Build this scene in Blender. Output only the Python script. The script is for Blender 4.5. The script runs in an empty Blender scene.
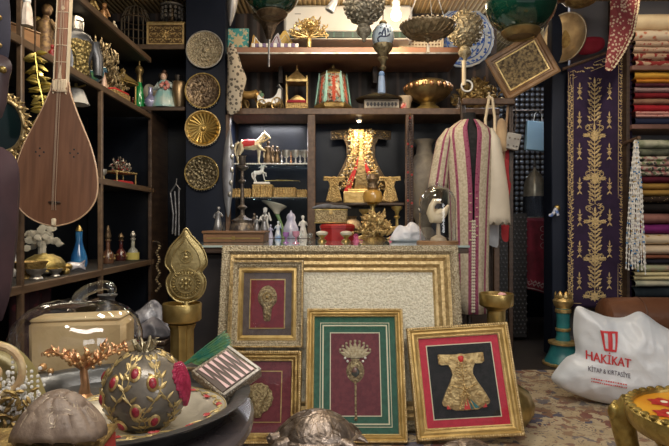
import bpy, bmesh, math, random
from mathutils import Matrix, Vector, noise
from math import pi, sin, cos, radians as R
random.seed(7)
scene = bpy.context.scene
COL = scene.collection
F = 560.0; H = 0.95                       # focal length in pixels, eye height

# ---------------- camera, world, lights, exposure ----------------
cd = bpy.data.cameras.new('camera'); cam = bpy.data.objects.new('camera', cd); COL.objects.link(cam)
cd.sensor_width = 36; cd.lens = F / 669 * 36; cam.location = (0, 0, H); cam.rotation_euler = (pi/2, 0, 0)
cd.clip_start = .02; scene.camera = cam
w = bpy.data.worlds.new('world'); scene.world = w; w.use_nodes = True
w.node_tree.nodes['Background'].inputs[0].default_value = (.95, .93, .95, 1)
w.node_tree.nodes['Background'].inputs[1].default_value = .20
vs = scene.view_settings
vs.view_transform = 'Standard'; vs.look = 'None'; vs.exposure = 0.62; vs.gamma = 1; vs.use_curve_mapping = False

def light(kind, name, loc, energy, color=(1, .85, .65), size=.1, target=None, sy=None, spot=None):
    d = bpy.data.lights.new(name, kind); d.energy = energy; d.color = color
    if kind == 'AREA':
        d.size = size
        if sy: d.shape = 'RECTANGLE'; d.size_y = sy
    else: d.shadow_soft_size = size
    if spot: d.spot_size = R(spot); d.spot_blend = .6
    o = bpy.data.objects.new(name, d); COL.objects.link(o); o.location = loc
    if target is not None:
        o.rotation_euler = (Vector(target) - Vector(loc)).to_track_quat('-Z', 'Y').to_euler()
    return o
light('AREA', 'front_overhead_fill', (.35, .30, 2.53), 34, (1, .95, .87), 1.7, (.2, 2.2, .3), .7)  # added soft fill from overhead, out of view, no real panel
light('AREA', 'right_daylight_fill', (2.5, -.9, 1.5), 14, (1, .97, .93), 1.1, (.9, 2.8, .4), 1.2)  # added daylight-coloured fill from the right, behind the camera
light('AREA', 'ceiling_panel_light', (-.15, 1.95, 2.54), 12, (1, .90, .74), .4, (-.15, 1.9, 0))
light('AREA', 'foreground_ceiling_light', (-.9, .45, 2.54), 7, (1, .92, .80), .4, (-.4, 1.1, .5))
light('AREA', 'counter_ceiling_light', (.1, 3.25, 2.54), 13, (1, .84, .62), .6, (.1, 3.9, 1.2))
light('SPOT', 'textile_ceiling_spot', (1.5, 2.2, 2.5), 38, (1, .85, .66), .06, (1.95, 3.9, 1.0), spot=60)
light('SPOT', 'cabinet_ceiling_spot', (-.5, 1.6, 2.5), 34, (1, .84, .62), .06, (-1.3, 3.0, 1.3), spot=75)
light('SPOT', 'rug_shelf_spot', (1.75, 3.0, 2.50), 14, (1, .82, .58), .04, (2.25, 3.9, 2.2), spot=40)
light('SPOT', 'robe_ceiling_spot', (.6, 2.2, 2.5), 22, (1, .88, .72), .06, (.85, 3.7, 1.2), spot=45)

# ---------------- mesh helpers ----------------
def TR(x=0, y=0, z=0, rx=0, ry=0, rz=0, s=1):
    m = Matrix.Translation((x, y, z)) @ Matrix.Rotation(rz, 4, 'Z') @ Matrix.Rotation(ry, 4, 'Y') @ Matrix.Rotation(rx, 4, 'X')
    if s != 1:
        m = m @ (Matrix.Diagonal((s, s, s, 1)) if not isinstance(s, tuple) else Matrix.Diagonal((*s, 1)))
    return m
class MB:
    def __init__(s, M=None): s.v = []; s.f = []; s.m = []; s.mi = 0; s.M = M
    def mat(s, i): s.mi = i; return s
    def at(s, M): s.M = M; return s
    def add(s, vs, fs, M=None, ms=None):
        b = len(s.v)
        T = s.M if s.M is not None else Matrix.Identity(4)
        if M is not None: T = T @ M
        s.v += [tuple(T @ Vector(p)) for p in vs]
        s.f += [tuple(b + i for i in q) for q in fs]
        s.m += ms if ms else [s.mi] * len(fs)
        return s
    def box(s, c, d, b=0, M=None):
        x, y, z = (k / 2 for k in d); b = min(b, .98*x, .98*y, .98*z)
        if b <= 0:
            vs = [(sx*x, sy*y, sz*z) for sx in (-1, 1) for sy in (-1, 1) for sz in (-1, 1)]
            fs = [(0,1,3,2),(4,6,7,5),(0,4,5,1),(2,3,7,6),(0,2,6,4),(1,5,7,3)]
        else:
            vs = []; ix = {}
            for sx in (-1, 1):
                for sy in (-1, 1):
                    for sz in (-1, 1):
                        for a in range(3):
                            p = [sx*(x-b), sy*(y-b), sz*(z-b)]; p[a] = (sx*x, sy*y, sz*z)[a]
                            ix[(sx, sy, sz, a)] = len(vs); vs.append(tuple(p))
            fs = []
            for a in range(3):
                o = [k for k in range(3) if k != a]
                for g in (-1, 1):
                    q = []
                    for (i, j) in ((-1,-1),(1,-1),(1,1),(-1,1)):
                        k = [0, 0, 0]; k[a] = g; k[o[0]] = i; k[o[1]] = j; q.append(ix[(*k, a)])
                    fs.append(tuple(q))
                for i in (-1, 1):
                    for j in (-1, 1):
                        k1 = [0,0,0]; k1[o[0]] = i; k1[o[1]] = j; k2 = list(k1); k1[a] = -1; k2[a] = 1
                        fs.append((ix[(*k1, o[0])], ix[(*k2, o[0])], ix[(*k2, o[1])], ix[(*k1, o[1])]))
            for sx in (-1, 1):
                for sy in (-1, 1):
                    for sz in (-1, 1): fs.append(tuple(ix[(sx, sy, sz, a)] for a in range(3)))
        return s.add([(p[0]+c[0], p[1]+c[1], p[2]+c[2]) for p in vs], fs, M)
    def lathe(s, prof, n=24, M=None, lobes=0, amp=0, sx=1, sy=1):
        vs = []; fs = []; k = len(prof)
        for i in range(n):
            a = 2*pi*i/n; q = 1 + amp*(abs(cos(a*lobes/2)) - .5) if lobes else 1
            for r, z in prof: vs.append((r*q*cos(a)*sx, r*q*sin(a)*sy, z))
        for i in range(n):
            j = (i+1) % n
            for t in range(k-1):
                fs.append((i*k+t, j*k+t, j*k+t+1, i*k+t+1))
        if prof[0][0] > 1e-5: fs.append(tuple(i*k for i in range(n))[::-1])
        if prof[-1][0] > 1e-5: fs.append(tuple(i*k+k-1 for i in range(n)))
        return s.add(vs, fs, M)
    def tube(s, pts, r, n=8, M=None, closed=False, flat=1):
        P = [Vector(p) for p in pts]; m = len(P)
        rr = r if isinstance(r, (list, tuple)) else [r]*m
        if len(rr) != m: rr = [rr[0] + (rr[-1]-rr[0])*i/(m-1) for i in range(m)]
        vs = []; fs = []; up = None
        for i, p in enumerate(P):
            a = P[i-1] if (i or closed) else p; b = P[(i+1) % m] if (i < m-1 or closed) else p
            t = (b-a).normalized() if (b-a).length > 1e-9 else Vector((0,0,1))
            if up is None:
                up = Vector((0, 1, 0)) if abs(t.y) < .9 else Vector((1, 0, 0))
            u = (up - t*up.dot(t))
            if u.length < 1e-4: u = t.orthogonal()
            u.normalize(); up = u; v = t.cross(u)
            for k in range(n):
                an = 2*pi*k/n; vs.append(tuple(p + (u*cos(an)*flat + v*sin(an))*rr[i]))
        for i in range(m if closed else m-1):
            j = (i+1) % m
            for k in range(n):
                l = (k+1) % n; fs.append((i*n+k, i*n+l, j*n+l, j*n+k))
        if not closed:
            fs.append(tuple(range(n))[::-1]); fs.append(tuple((m-1)*n+k for k in range(n)))
        return s.add(vs, fs, M)
    def ball(s, c, r, sc=(1,1,1), nu=10, nv=6, M=None):
        vs = [(c[0], c[1], c[2]-r*sc[2])]; fs = []
        for j in range(1, nv):
            t = -pi/2 + pi*j/nv
            for i in range(nu):
                a = 2*pi*i/nu; vs.append((c[0]+r*sc[0]*cos(t)*cos(a), c[1]+r*sc[1]*cos(t)*sin(a), c[2]+r*sc[2]*sin(t)))
        vs.append((c[0], c[1], c[2]+r*sc[2])); e = len(vs)-1
        for i in range(nu):
            j = (i+1) % nu; fs.append((0, 1+j, 1+i)); fs.append((e, e-nu+i, e-nu+j))
            for t in range(nv-2): fs.append((1+t*nu+i, 1+t*nu+j, 1+(t+1)*nu+j, 1+(t+1)*nu+i))
        return s.add(vs, fs, M)
    def prism(s, o, d, y=0, M=None, inset=0):          # outline (x,z), thickness d along y, front at y-d/2
        n = len(o); cx = sum(p[0] for p in o)/n; cz = sum(p[1] for p in o)/n
        def sh(k): return [(cx+(p[0]-cx)*k, cz+(p[1]-cz)*k) for p in o]
        ar = sum(o[i][0]*o[(i+1)%n][1]-o[(i+1)%n][0]*o[i][1] for i in range(n))
        if ar < 0: o = o[::-1]
        if inset:
            rings = [(sh(1-inset), -d/2), (o, -d/2+d*.35), (o, d/2)]
        else: rings = [(o, -d/2), (o, d/2)]
        vs = []; fs = []
        for q, yy in rings:
            if ar < 0 and q is not o: q = q[::-1] if False else q
            vs += [(p[0], y+yy, p[1]) for p in q]
        for t in range(len(rings)-1):
            for i in range(n):
                j = (i+1) % n; fs.append((t*n+i, t*n+j, (t+1)*n+j, (t+1)*n+i))
        fs.append(tuple(range(n))[::-1] if False else tuple(range(n))); fs.append(tuple((len(rings)-1)*n+i for i in range(n))[::-1])
        return s.add(vs, fs, M)
    def puff(s, o, df, db, cz=None, rings=6, amp=0, fr=6, M=None, pw=.5, wr=None):   # inflated outline (x,z); front -y
        n = len(o); cx = sum(p[0] for p in o)/n; c2 = sum(p[1] for p in o)/n
        if cz: cx, c2 = cz
        vs = []; fs = []
        for sgn, dd in ((-1, df), (1, db)):
            b = len(vs)
            for t in range(rings+1):
                k = t/rings
                for p in o:
                    x = cx+(p[0]-cx)*k; z = c2+(p[1]-c2)*k
                    y = sgn*dd*max(0, 1-k**2.2)**pw
                    if amp: y += amp*noise.noise(Vector((x*fr, sgn*3, z*fr)))*(1 if k < 1 else 0)
                    if wr and k < .97: y += wr(x, z)
                    vs.append((x, y, z))
            for t in range(rings):
                for i in range(n):
                    j = (i+1) % n; q = (b+t*n+i, b+t*n+j, b+(t+1)*n+j, b+(t+1)*n+i)
                    fs.append(q if sgn > 0 else q[::-1])
        return s.add(vs, fs, M)
    def grid(s, fn, nu, nv, M=None, cu=False, mf=None):
        vs = [fn(i/nu, j/nv) for j in range(nv+1) for i in range(nu if cu else nu+1)]; fs = []; ms = []; q = nu if cu else nu+1
        for j in range(nv):
            for i in range(nu):
                k = (i+1) % q; fs.append((j*q+i, j*q+k, (j+1)*q+k, (j+1)*q+i)); ms.append(mf(i, j) if mf else s.mi)
        return s.add(vs, fs, M, ms)
    def ring(s, rr, r, M=None, n=20, k=6): return s.tube([(rr*cos(2*pi*i/n), rr*sin(2*pi*i/n), 0) for i in range(n)], r, k, M, True)
def L(prof, n=24, **k): return MB().lathe(prof, n, **k)

def mkobj(name, mb, mats, parent=None, ang=40, solid=0, sub=0):
    me = bpy.data.meshes.new(name); me.from_pydata(mb.v, [], mb.f)
    if not isinstance(mats, (list, tuple)): mats = [mats]
    for m in mats: me.materials.append(m)
    me.polygons.foreach_set('material_index', [min(i, len(mats)-1) for i in mb.m])
    bm = bmesh.new(); bm.from_mesh(me); bmesh.ops.recalc_face_normals(bm, faces=bm.faces); bm.to_mesh(me); bm.free()
    me.polygons.foreach_set('use_smooth', [True]*len(me.polygons)); me.update()
    me.set_sharp_from_angle(angle=R(ang))
    o = bpy.data.objects.new(name, me); COL.objects.link(o)
    if parent is not None: o.parent = parent
    if solid:
        q = o.modifiers.new('thickness', 'SOLIDIFY'); q.thickness = solid; q.offset = 0
    if sub:
        q = o.modifiers.new('smooth', 'SUBSURF'); q.levels = q.render_levels = sub
    return o
def tag(o, label, cat, group=None):
    o['label'] = label; o['category'] = cat
    if group: o['group'] = group
    return o
def thing(name, label, cat, loc=(0,0,0), rot=(0,0,0), group=None):
    o = bpy.data.objects.new(name, None); COL.objects.link(o); o.empty_display_size = .03
    if not isinstance(rot, tuple): rot = (0, 0, rot)
    o.location = loc; o.rotation_euler = rot
    return tag(o, label, cat, group)
def part(name, mb, mats, parent, label=None, **k):
    o = mkobj(name, mb, mats, parent, **k)
    if label: o['label'] = label
    return o
def solo(name, mb, mats, label, cat, loc=(0,0,0), rot=(0,0,0), group=None, **k):
    o = mkobj(name, mb, mats, None, **k)
    if not isinstance(rot, tuple): rot = (0, 0, rot)
    o.location = loc; o.rotation_euler = rot
    return tag(o, label, cat, group)
def struct(name, mb, mats, **k):
    o = mkobj(name, mb, mats, None, **k); o['kind'] = 'structure'; return o
def dup(src, label, loc, rot=None, group=None, s=None):
    def cp(o, par):
        c = o.copy(); COL.objects.link(c)
        if par is not None: c.parent = par
        for ch in list(o.children): cp(ch, c)
        return c
    c = cp(src, None); c['label'] = label; c.location = loc
    if rot is not None: c.rotation_euler = rot if isinstance(rot, tuple) else (0, 0, rot)
    if group: c['group'] = group
    if s: c.scale = (s, s, s)
    return c
def on(px, D, z): return ((px-334.5)/F*D, D, z)              # a spot on a surface of height z at distance D
def at(px, py, D): return ((px-334.5)/F*D, D, H-(py-223)/F*D)
def ls(px, z, X=-1.42): return (X, -X*F/(334.5-px), z)        # a spot on a shelf of the left-hand cabinet
def px2m(p, D): return p/F*D

# ---------------- materials ----------------
def mat(name, c, c2=None, sc=12, rough=.5, metal=0, bump=0, bsc=None, kind='noise', lo=.4, hi=.6, emit=0, ramp=None, coat=0, const=False, stretch=None, spec=.5, dist=.02):
    m = bpy.data.materials.new(name); m.use_nodes = True; nt = m.node_tree; N = nt.nodes; b = N['Principled BSDF']
    rough = rough+.06 if metal > .5 else rough
    b.inputs['Roughness'].default_value = rough; b.inputs['Metallic'].default_value = metal*.78
    b.inputs['Specular IOR Level'].default_value = spec
    if coat: b.inputs['Coat Weight'].default_value = coat; b.inputs['Coat Roughness'].default_value = .08
    b.inputs['Base Color'].default_value = (*c, 1)
    tc = N.new('ShaderNodeTexCoord'); vec = tc.outputs['Object']
    if stretch:
        mp = N.new('ShaderNodeMapping'); mp.inputs['Scale'].default_value = stretch; nt.links.new(vec, mp.inputs['Vector']); vec = mp.outputs[0]
    def tex(k, s):
        if k == 'noise':
            t = N.new('ShaderNodeTexNoise'); t.inputs['Scale'].default_value = s; t.inputs['Detail'].default_value = 5; out = t.outputs['Fac']
        elif k in ('voronoi', 'cells'):
            t = N.new('ShaderNodeTexVoronoi'); t.inputs['Scale'].default_value = s
            if k == 'voronoi': out = t.outputs['Distance']
            else:
                sp = N.new('ShaderNodeSeparateColor'); nt.links.new(t.outputs['Color'], sp.inputs[0]); out = sp.outputs[0]
        elif k == 'edge':
            t = N.new('ShaderNodeTexVoronoi'); t.feature = 'DISTANCE_TO_EDGE'; t.inputs['Scale'].default_value = s; out = t.outputs['Distance']
        elif k == 'wave':
            t = N.new('ShaderNodeTexWave'); t.inputs['Scale'].default_value = s; t.inputs['Distortion'].default_value = 3; t.inputs['Detail'].default_value = 2; out = t.outputs['Fac']
        elif k == 'bands':
            t = N.new('ShaderNodeTexWave'); t.inputs['Scale'].default_value = s; out = t.outputs['Fac']
        elif k == 'bandsz':
            t = N.new('ShaderNodeTexWave'); t.bands_direction = 'Z'; t.inputs['Scale'].default_value = s; out = t.outputs['Fac']
        nt.links.new(vec, t.inputs['Vector']); return out
    if c2 or ramp:
        r = N.new('ShaderNodeValToRGB'); nt.links.new(tex(kind, sc), r.inputs[0]); e = r.color_ramp.elements
        st = ramp or sorted([(lo, c), (hi, c2)], key=lambda q: q[0])
        e[0].position = st[0][0]; e[0].color = (*st[0][1], 1); e[1].position = st[-1][0]; e[1].color = (*st[-1][1], 1)
        for p, q in st[1:-1]:
            n = e.new(p); n.color = (*q, 1)
        if const: r.color_ramp.interpolation = 'CONSTANT'
        nt.links.new(r.outputs[0], b.inputs['Base Color'])
        if emit: nt.links.new(r.outputs[0], b.inputs['Emission Color'])
    if emit:
        if not (c2 or ramp): b.inputs['Emission Color'].default_value = (*c, 1)
        b.inputs['Emission Strength'].default_value = emit
    if bump:
        bp = N.new('ShaderNodeBump'); bp.inputs['Strength'].default_value = bump; bp.inputs['Distance'].default_value = dist
        nt.links.new(tex('voronoi' if kind == 'cells' else ('noise' if not (c2 or ramp) and kind == 'noise' else kind), bsc or sc), bp.inputs['Height']); nt.links.new(bp.outputs[0], b.inputs['Normal'])
    return m
def glassmat(name, tint=(1,1,1), base=.05, edge=.55, rough=.02, pw=3):
    m = bpy.data.materials.new(name); m.use_nodes = True; nt = m.node_tree; N = nt.nodes
    N.remove(N['Principled BSDF']); out = N['Material Output']
    t = N.new('ShaderNodeBsdfTransparent'); t.inputs[0].default_value = (*tint, 1)
    g = N.new('ShaderNodeBsdfGlossy'); g.inputs['Roughness'].default_value = rough; g.inputs[0].default_value = (.95, .97, 1, 1)
    lw = N.new('ShaderNodeLayerWeight'); lw.inputs[0].default_value = .5
    p = N.new('ShaderNodeMath'); p.operation = 'POWER'; p.inputs[1].default_value = pw; nt.links.new(lw.outputs['Facing'], p.inputs[0])
    q = N.new('ShaderNodeMath'); q.operation = 'MULTIPLY_ADD'; q.inputs[1].default_value = edge; q.inputs[2].default_value = base; nt.links.new(p.outputs[0], q.inputs[0])
    x = N.new('ShaderNodeMixShader'); nt.links.new(q.outputs[0], x.inputs[0]); nt.links.new(t.outputs[0], x.inputs[1]); nt.links.new(g.outputs[0], x.inputs[2])
    nt.links.new(x.outputs[0], out.inputs[0]); return m
GLASS = glassmat('clear_glass', (.97,.98,.98), .065, .85, .02, 2.2); PANE = glassmat('pane_glass', (.97,.98,.98), .02, .6)
SHELFGLASS = glassmat('shelf_glass', (.85,.93,.92), .12, .6, .1)
AMBER = glassmat('amber_glass', (.85,.5,.12), .1, .5); PLASTIC = glassmat('crinkled_clear_plastic', (.86,.88,.92), .22, .6, .2, 2)
GOLD = mat('gold', (.72,.54,.25), (.52,.36,.14), 30, .32, 1, .15, 60)
GOLDORN = mat('ornate_gold', (.74,.55,.26), (.36,.23,.09), 130, .4, 1, .7, 110, 'noise', .6, .4)
GILT = mat('gilt_wood', (.66,.48,.20), (.50,.34,.12), 18, .38, .75, .2, 90)
GILTROPE = mat('gilt_rope', (.62,.47,.24), (.44,.31,.14), 60, .35, .8, .3)
OLDGOLD = mat('old_gold', (.45,.32,.12), (.25,.16,.06), 25, .42, .9, .4, 80)
BRASS = mat('brass', (.50,.37,.14), (.34,.24,.08), 14, .28, 1, .08, 40)
BRASSENG = mat('engraved_brass', (.56,.45,.26), (.26,.19,.10), 110, .4, 1, .7, 100, 'noise', .6, .4)
BRONZE = mat('bronze', (.24,.17,.10), (.12,.08,.05), 25, .35, 1, .3, 60)
DARKMET = mat('dark_metal', (.07,.06,.06), (.16,.13,.10), 25, .4, .9, .3, 60)
SILVER = mat('silver', (.62,.60,.56), (.40,.38,.35), 22, .3, 1, .15, 60)
SILVERORN = mat('ornate_silver', (.62,.55,.41), (.34,.28,.18), 150, .4, .9, .7, 130, 'noise', .6, .4)
PEWTER = mat('pewter', (.30,.30,.31), (.17,.17,.18), 20, .35, .9, .15, 50)
COPPER = mat('copper', (.72,.40,.22), (.50,.26,.12), 30, .28, 1, .1)
WOODD = mat('dark_wood', (.06,.035,.022), (.028,.016,.011), 5, .45, 0, .1, 9, 'noise', .35, .65, stretch=(1,1,9))
WOODB = mat('brown_wood', (.135,.08,.05), (.08,.045,.028), 4, .42, 0, .1, 8, 'noise', .35, .65, stretch=(9,1,9))
WOODL = mat('light_wood', (.34,.19,.09), (.24,.125,.06), 5, .4, 0, .08, 8, 'noise', .35, .65, stretch=(1,8,8))
WOODSHELF = mat('shelf_wood', (.125,.078,.045), (.08,.048,.028), 5, .5, 0, .05, 8, 'noise', .35, .65, stretch=(6,1,9))
LUTE = mat('lute_mulberry', (.19,.088,.048), (.135,.062,.034), 26, .34, 0, .04, 30, 'noise', .35, .65, stretch=(3,3,.25))
CREAMW = mat('pale_bone', (.72,.60,.42), rough=.4)
BLACK = mat('black', (.012,.012,.014), rough=.5)
BLACKV = mat('black_velvet', (.008,.008,.009), (.018,.016,.018), 40, .9)
NAVY = mat('navy_paint', (.006,.010,.022), (.009,.013,.027), 3, .5, spec=.25)
NAVYDK = mat('navy_backing', (.003,.004,.007), (.007,.009,.014), 3, .3, .0, .02, 3, spec=.25)
WHITE = mat('white', (.80,.80,.78), rough=.45)
PORC = mat('white_porcelain', (.82,.81,.80), rough=.15, coat=.6)
PLASTW = mat('white_plastic_bag', (.80,.83,.88), (.72,.76,.82), 5, .33, 0, .5, 7)
REDTXT = mat('red_print', (.66,.05,.06), rough=.5); DARKTXT = mat('dark_print', (.08,.06,.10), rough=.5)
RED = mat('red', (.55,.03,.03), rough=.5); REDGLOSS = mat('red_lacquer', (.42,.03,.03), (.28,.015,.02), 8, .25, 0, .1, coat=.4)
REDMATB = mat('red_mount', (.60,.02,.055), (.52,.015,.045), 60, .7); MAROON = mat('maroon_mount', (.13,.018,.03), (.17,.028,.04), 50, .75)
GREENMAT = mat('green_mount', (.03,.13,.085), (.022,.10,.065), 50, .75); CREAMLINE = mat('cream_line', (.75,.70,.52), rough=.6)
TEAL = mat('teal_paint', (.02,.13,.15), (.03,.19,.20), 9, .35, 0, .1); 
VELVETP = mat('purple_velvet', (.016,.006,.030), (.024,.010,.042), 14, .9); VELVETM = mat('maroon_velvet', (.20,.016,.035), (.11,.009,.02), 9, .9)
EMB = mat('gold_thread', (.72,.56,.30), (.50,.36,.16), 120, .42, .35, .5, 150)
EMBP = mat('cream_thread', (.62,.52,.36), (.42,.33,.20), 120, .6, 0, .4)
BEADW = mat('white_bead', (.78,.76,.72), rough=.3); BEADB = mat('blue_bead', (.05,.20,.45), rough=.2); PEARL = mat('pearl', (.82,.80,.75), rough=.2, coat=.5)
LEATHER = mat('brown_leather', (.17,.075,.04), (.12,.05,.027), 7, .38, 0, .12, 40)
GREENG = mat('green_glass', (.002,.020,.013), (.004,.042,.024), 5, .06, 0, .1, 16, coat=1); GREENV = mat('bright_green_glass', (.01,.22,.06), (.02,.32,.08), 20, .08, coat=1)
BLUEG = mat('blue_glass', (.015,.10,.30), (.03,.18,.42), 12, .1, coat=1)
LILAC = mat('lilac_glaze', (.40,.40,.58), (.55,.55,.72), 20, .15, coat=.6)
FLAME = mat('lit_bulb', (1,.80,.50), emit=14)
# ---------------- the room ----------------
FLOORW = mat('dark_floor_boards', (.045,.038,.034), (.022,.018,.017), 6, .4, 0, .1, 10, 'noise', .35, .65, stretch=(1,8,1))
struct('floor', MB().box((0.4, 2.2, -.03), (5.2, 7.2, .06)), FLOORW)
CEIL = mat('ceiling_slats', (.72,.56,.30), (.40,.28,.13), 9, .5, 0, .4, 9, 'bands', .08, .16)
struct('ceiling', MB().box((0.4, 2.2, 2.60), (5.2, 7.2, .06)), CEIL)
PANEL = mat('dark_panelling', (.075,.045,.032), (.022,.014,.011), 3.2, .5, 0, .25, 3.2, 'bands', .06, .2)
struct('wall_back', MB().box((-.32, 4.36, 1.285), (3.06, .06, 2.57)), PANEL)
struct('wall_left', MB().box((-1.78, 2.2, 1.285), (.06, 7.2, 2.57)), WOODD)
struct('wall_right', MB().box((3.0, 2.2, 1.285), (.06, 7.2, 2.57)), WOODD)
GREYW = mat('grey_wall', (.17,.165,.175), (.13,.125,.135), 3, .8)
struct('wall_partition', MB().box((2.35, 4.12, 1.285), (1.26, .06, 2.57)), GREYW)
struct('wall_alcove', MB().box((2.1, 5.68, 1.285), (1.8, .06, 2.57)), NAVYDK)
struct('wall_alcove_side', MB().box((1.24, 5.02, 1.285), (.05, 1.3, 2.57)), WOODD)
struct('trim_post', MB().box((1.60, 4.05, 1.285), (.118, .16, 2.57), .006), NAVY)
struct('trim_pier', MB().box((-.905, 4.13, 1.285), (.28, .40, 2.57), .004), NAVY)

CARPET = mat('carpet', (.4,.3,.2), sc=9, rough=.95, kind='cells', const=True, bump=.0, ramp=[
    (0, (.46,.36,.23)), (.36, (.27,.15,.09)), (.50, (.50,.40,.27)), (.66, (.11,.105,.15)), (.78, (.52,.43,.29)), (.90, (.22,.09,.07))])
# break the cells up with warped coordinates and add a finer flower layer
nt = CARPET.node_tree; N = nt.nodes; bs = N['Principled BSDF']
vor = [n for n in N if n.type == 'TEX_VORONOI'][0]; vor.inputs['Scale'].default_value = 24
tcn = [n for n in N if n.type == 'TEX_COORD'][0]
nz = N.new('ShaderNodeTexNoise'); nz.inputs['Scale'].default_value = 11; nz.inputs['Detail'].default_value = 3
mx = N.new('ShaderNodeMix'); mx.data_type = 'VECTOR'; mx.inputs['Factor'].default_value = .16
nt.links.new(tcn.outputs['Object'], nz.inputs['Vector']); nt.links.new(tcn.outputs['Object'], mx.inputs[4]); nt.links.new(nz.outputs['Color'], mx.inputs[5]); nt.links.new(mx.outputs[1], vor.inputs['Vector'])
rmp = [n for n in N if n.type == 'VALTORGB'][0]
v2 = N.new('ShaderNodeTexVoronoi'); v2.inputs['Scale'].default_value = 52; nt.links.new(mx.outputs[1], v2.inputs['Vector'])
r2 = N.new('ShaderNodeValToRGB'); nt.links.new(v2.outputs['Distance'], r2.inputs[0]); r2.color_ramp.elements[0].position = .22; r2.color_ramp.elements[1].position = .34
m2 = N.new('ShaderNodeMix'); m2.data_type = 'RGBA'; nt.links.new(r2.outputs[0], m2.inputs['Factor']); m2.inputs[6].default_value = (.10,.085,.10,1); nt.links.new(rmp.outputs[0], m2.inputs[7])
n3 = N.new('ShaderNodeTexNoise'); n3.inputs['Scale'].default_value = 3.2; n3.inputs['Detail'].default_value = 2; nt.links.new(tcn.outputs['Object'], n3.inputs['Vector'])
r3 = N.new('ShaderNodeValToRGB'); nt.links.new(n3.outputs['Fac'], r3.inputs[0]); r3.color_ramp.elements[0].position = .42; r3.color_ramp.elements[1].position = .55
m3 = N.new('ShaderNodeMix'); m3.data_type = 'RGBA'; nt.links.new(r3.outputs[0], m3.inputs['Factor']); nt.links.new(m2.outputs[2], m3.inputs[6])
m4 = N.new('ShaderNodeMix'); m4.data_type = 'RGBA'; m4.inputs['Factor'].default_value = .28; nt.links.new(m2.outputs[2], m4.inputs[6]); m4.inputs[7].default_value = (.46,.37,.24,1)
nt.links.new(m4.outputs[2], m3.inputs[7]); nt.links.new(m3.outputs[2], bs.inputs['Base Color'])
solo('carpet', MB().box((.75, 2.02, .006), (3.6, 3.12, .012), .004), CARPET, 'faded cream and rust floral carpet covering the shop floor', 'carpet')

# ---------------- left-hand display cabinet along the wall ----------------
SHADEWOOD = mat('shaded_wood', (.018,.013,.011), (.010,.008,.007), 5, .6)  # shelf boards coloured dark to stand for their unlit undersides
lc = thing('display_cabinet', 'long dark wooden display cabinet with open shelves along the left wall', 'cabinet', (-1.5, 2.9, 0))
def lcx(mb): return mb.at(TR(1.5, -2.9, 0))
def lbox(x0, x1, y0, y1, z0, z1, b=.004): return MB(TR(1.5, -2.9, 0)).box(((x0+x1)/2, (y0+y1)/2, (z0+z1)/2), (x1-x0, y1-y0, z1-z0), b)
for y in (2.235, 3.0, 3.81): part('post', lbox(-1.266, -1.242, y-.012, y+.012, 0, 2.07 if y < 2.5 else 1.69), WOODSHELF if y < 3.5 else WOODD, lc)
for z, n in ((.70, 'shelf'), (1.19, 'shelf'), (1.69, 'shelf'), (2.07, 'shelf')):
    part(n, lbox(-1.70, -1.263, 1.6, 3.86 if z < 1.6 else 3.80, z-.022, z), SHADEWOOD, lc)
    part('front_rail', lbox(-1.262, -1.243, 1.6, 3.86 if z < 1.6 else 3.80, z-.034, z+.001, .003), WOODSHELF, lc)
part('back_panel', lbox(-1.74, -1.705, 1.6, 3.86, .05, 2.5, 0), NAVYDK, lc)
part('end_panel', lbox(-1.70, -1.28, 3.862, 3.88, .05, 1.72, 0), NAVYDK, lc)
part('plinth', lbox(-1.70, -1.27, 1.6, 3.86, 0, .09), WOODD, lc)
light('AREA', 'low_shelf_fill', (-1.33, 2.9, 1.15), 1.1, (1, .85, .62), 1.5, (-1.45, 2.9, .7), .05)  # added fill to brighten the low shelf, no fitting there
light('AREA', 'upper_shelf_fill', (-1.33, 2.9, 2.03), 1.2, (1, .80, .55), 1.5, (-1.45, 2.9, 1.6), .05)  # added fill for the upper shelf row, likewise without a fitting
# corner shelves facing the camera
cs = thing('corner_shelf_unit', 'dark corner shelf unit between the left cabinet and the navy pier', 'shelf', (-1.33, 4.1, 0))
def cbox(x0, x1, y0, y1, z0, z1, b=.004): return MB(TR(1.33, -4.1, 0)).box(((x0+x1)/2, (y0+y1)/2, (z0+z1)/2), (x1-x0, y1-y0, z1-z0), b)
part('shelf', cbox(-1.66, -1.048, 3.93, 4.325, 2.178, 2.20), SHADEWOOD, cs); part('front_rail', cbox(-1.66, -1.048, 3.91, 3.929, 2.165, 2.20), WOODSHELF, cs)
part('shelf', cbox(-1.66, -1.048, 3.93, 4.325, 1.743, 1.765), SHADEWOOD, cs); part('front_rail', cbox(-1.66, -1.048, 3.91, 3.929, 1.735, 1.765), WOODD, cs)
part('back_panel', cbox(-1.70, -1.048, 4.305, 4.325, .02, 2.5, 0), NAVYDK, cs)
part('side_panel', cbox(-1.30, -1.28, 3.9, 4.30, 0, 1.735, 0), WOODD, cs)

# ---------------- back vitrine ----------------
vt = thing('vitrine', 'wide dark brown glass-shelved vitrine built along the back wall', 'cabinet', (-.1, 4.1, 0))
def vbox(x0, x1, y0, y1, z0, z1, b=.004): return MB(TR(.1, -4.1, 0)).box(((x0+x1)/2, (y0+y1)/2, (z0+z1)/2), (x1-x0, y1-y0, z1-z0), b)
part('top_board', vbox(-.755, 1.16, 3.93, 4.325, 1.712, 1.757), WOODB, vt)
for x0, x1 in ((-.765, -.735), (-.19, -.135), (.50, .555), (1.12, 1.16)):
    part('post', vbox(x0, x1, 3.93, 3.975, .0, 1.712), WOODB, vt)
part('back_panel', vbox(-.735, 1.12, 4.295, 4.325, 0, 1.712, 0), NAVYDK, vt)
part('base', vbox(-.735, 1.12, 3.985, 4.29, 0, .84, 0), WOODD, vt)
part('niche_shelf', vbox(-.135, .50, 3.985, 4.29, 1.075, 1.095), WOODD, vt)
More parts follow.
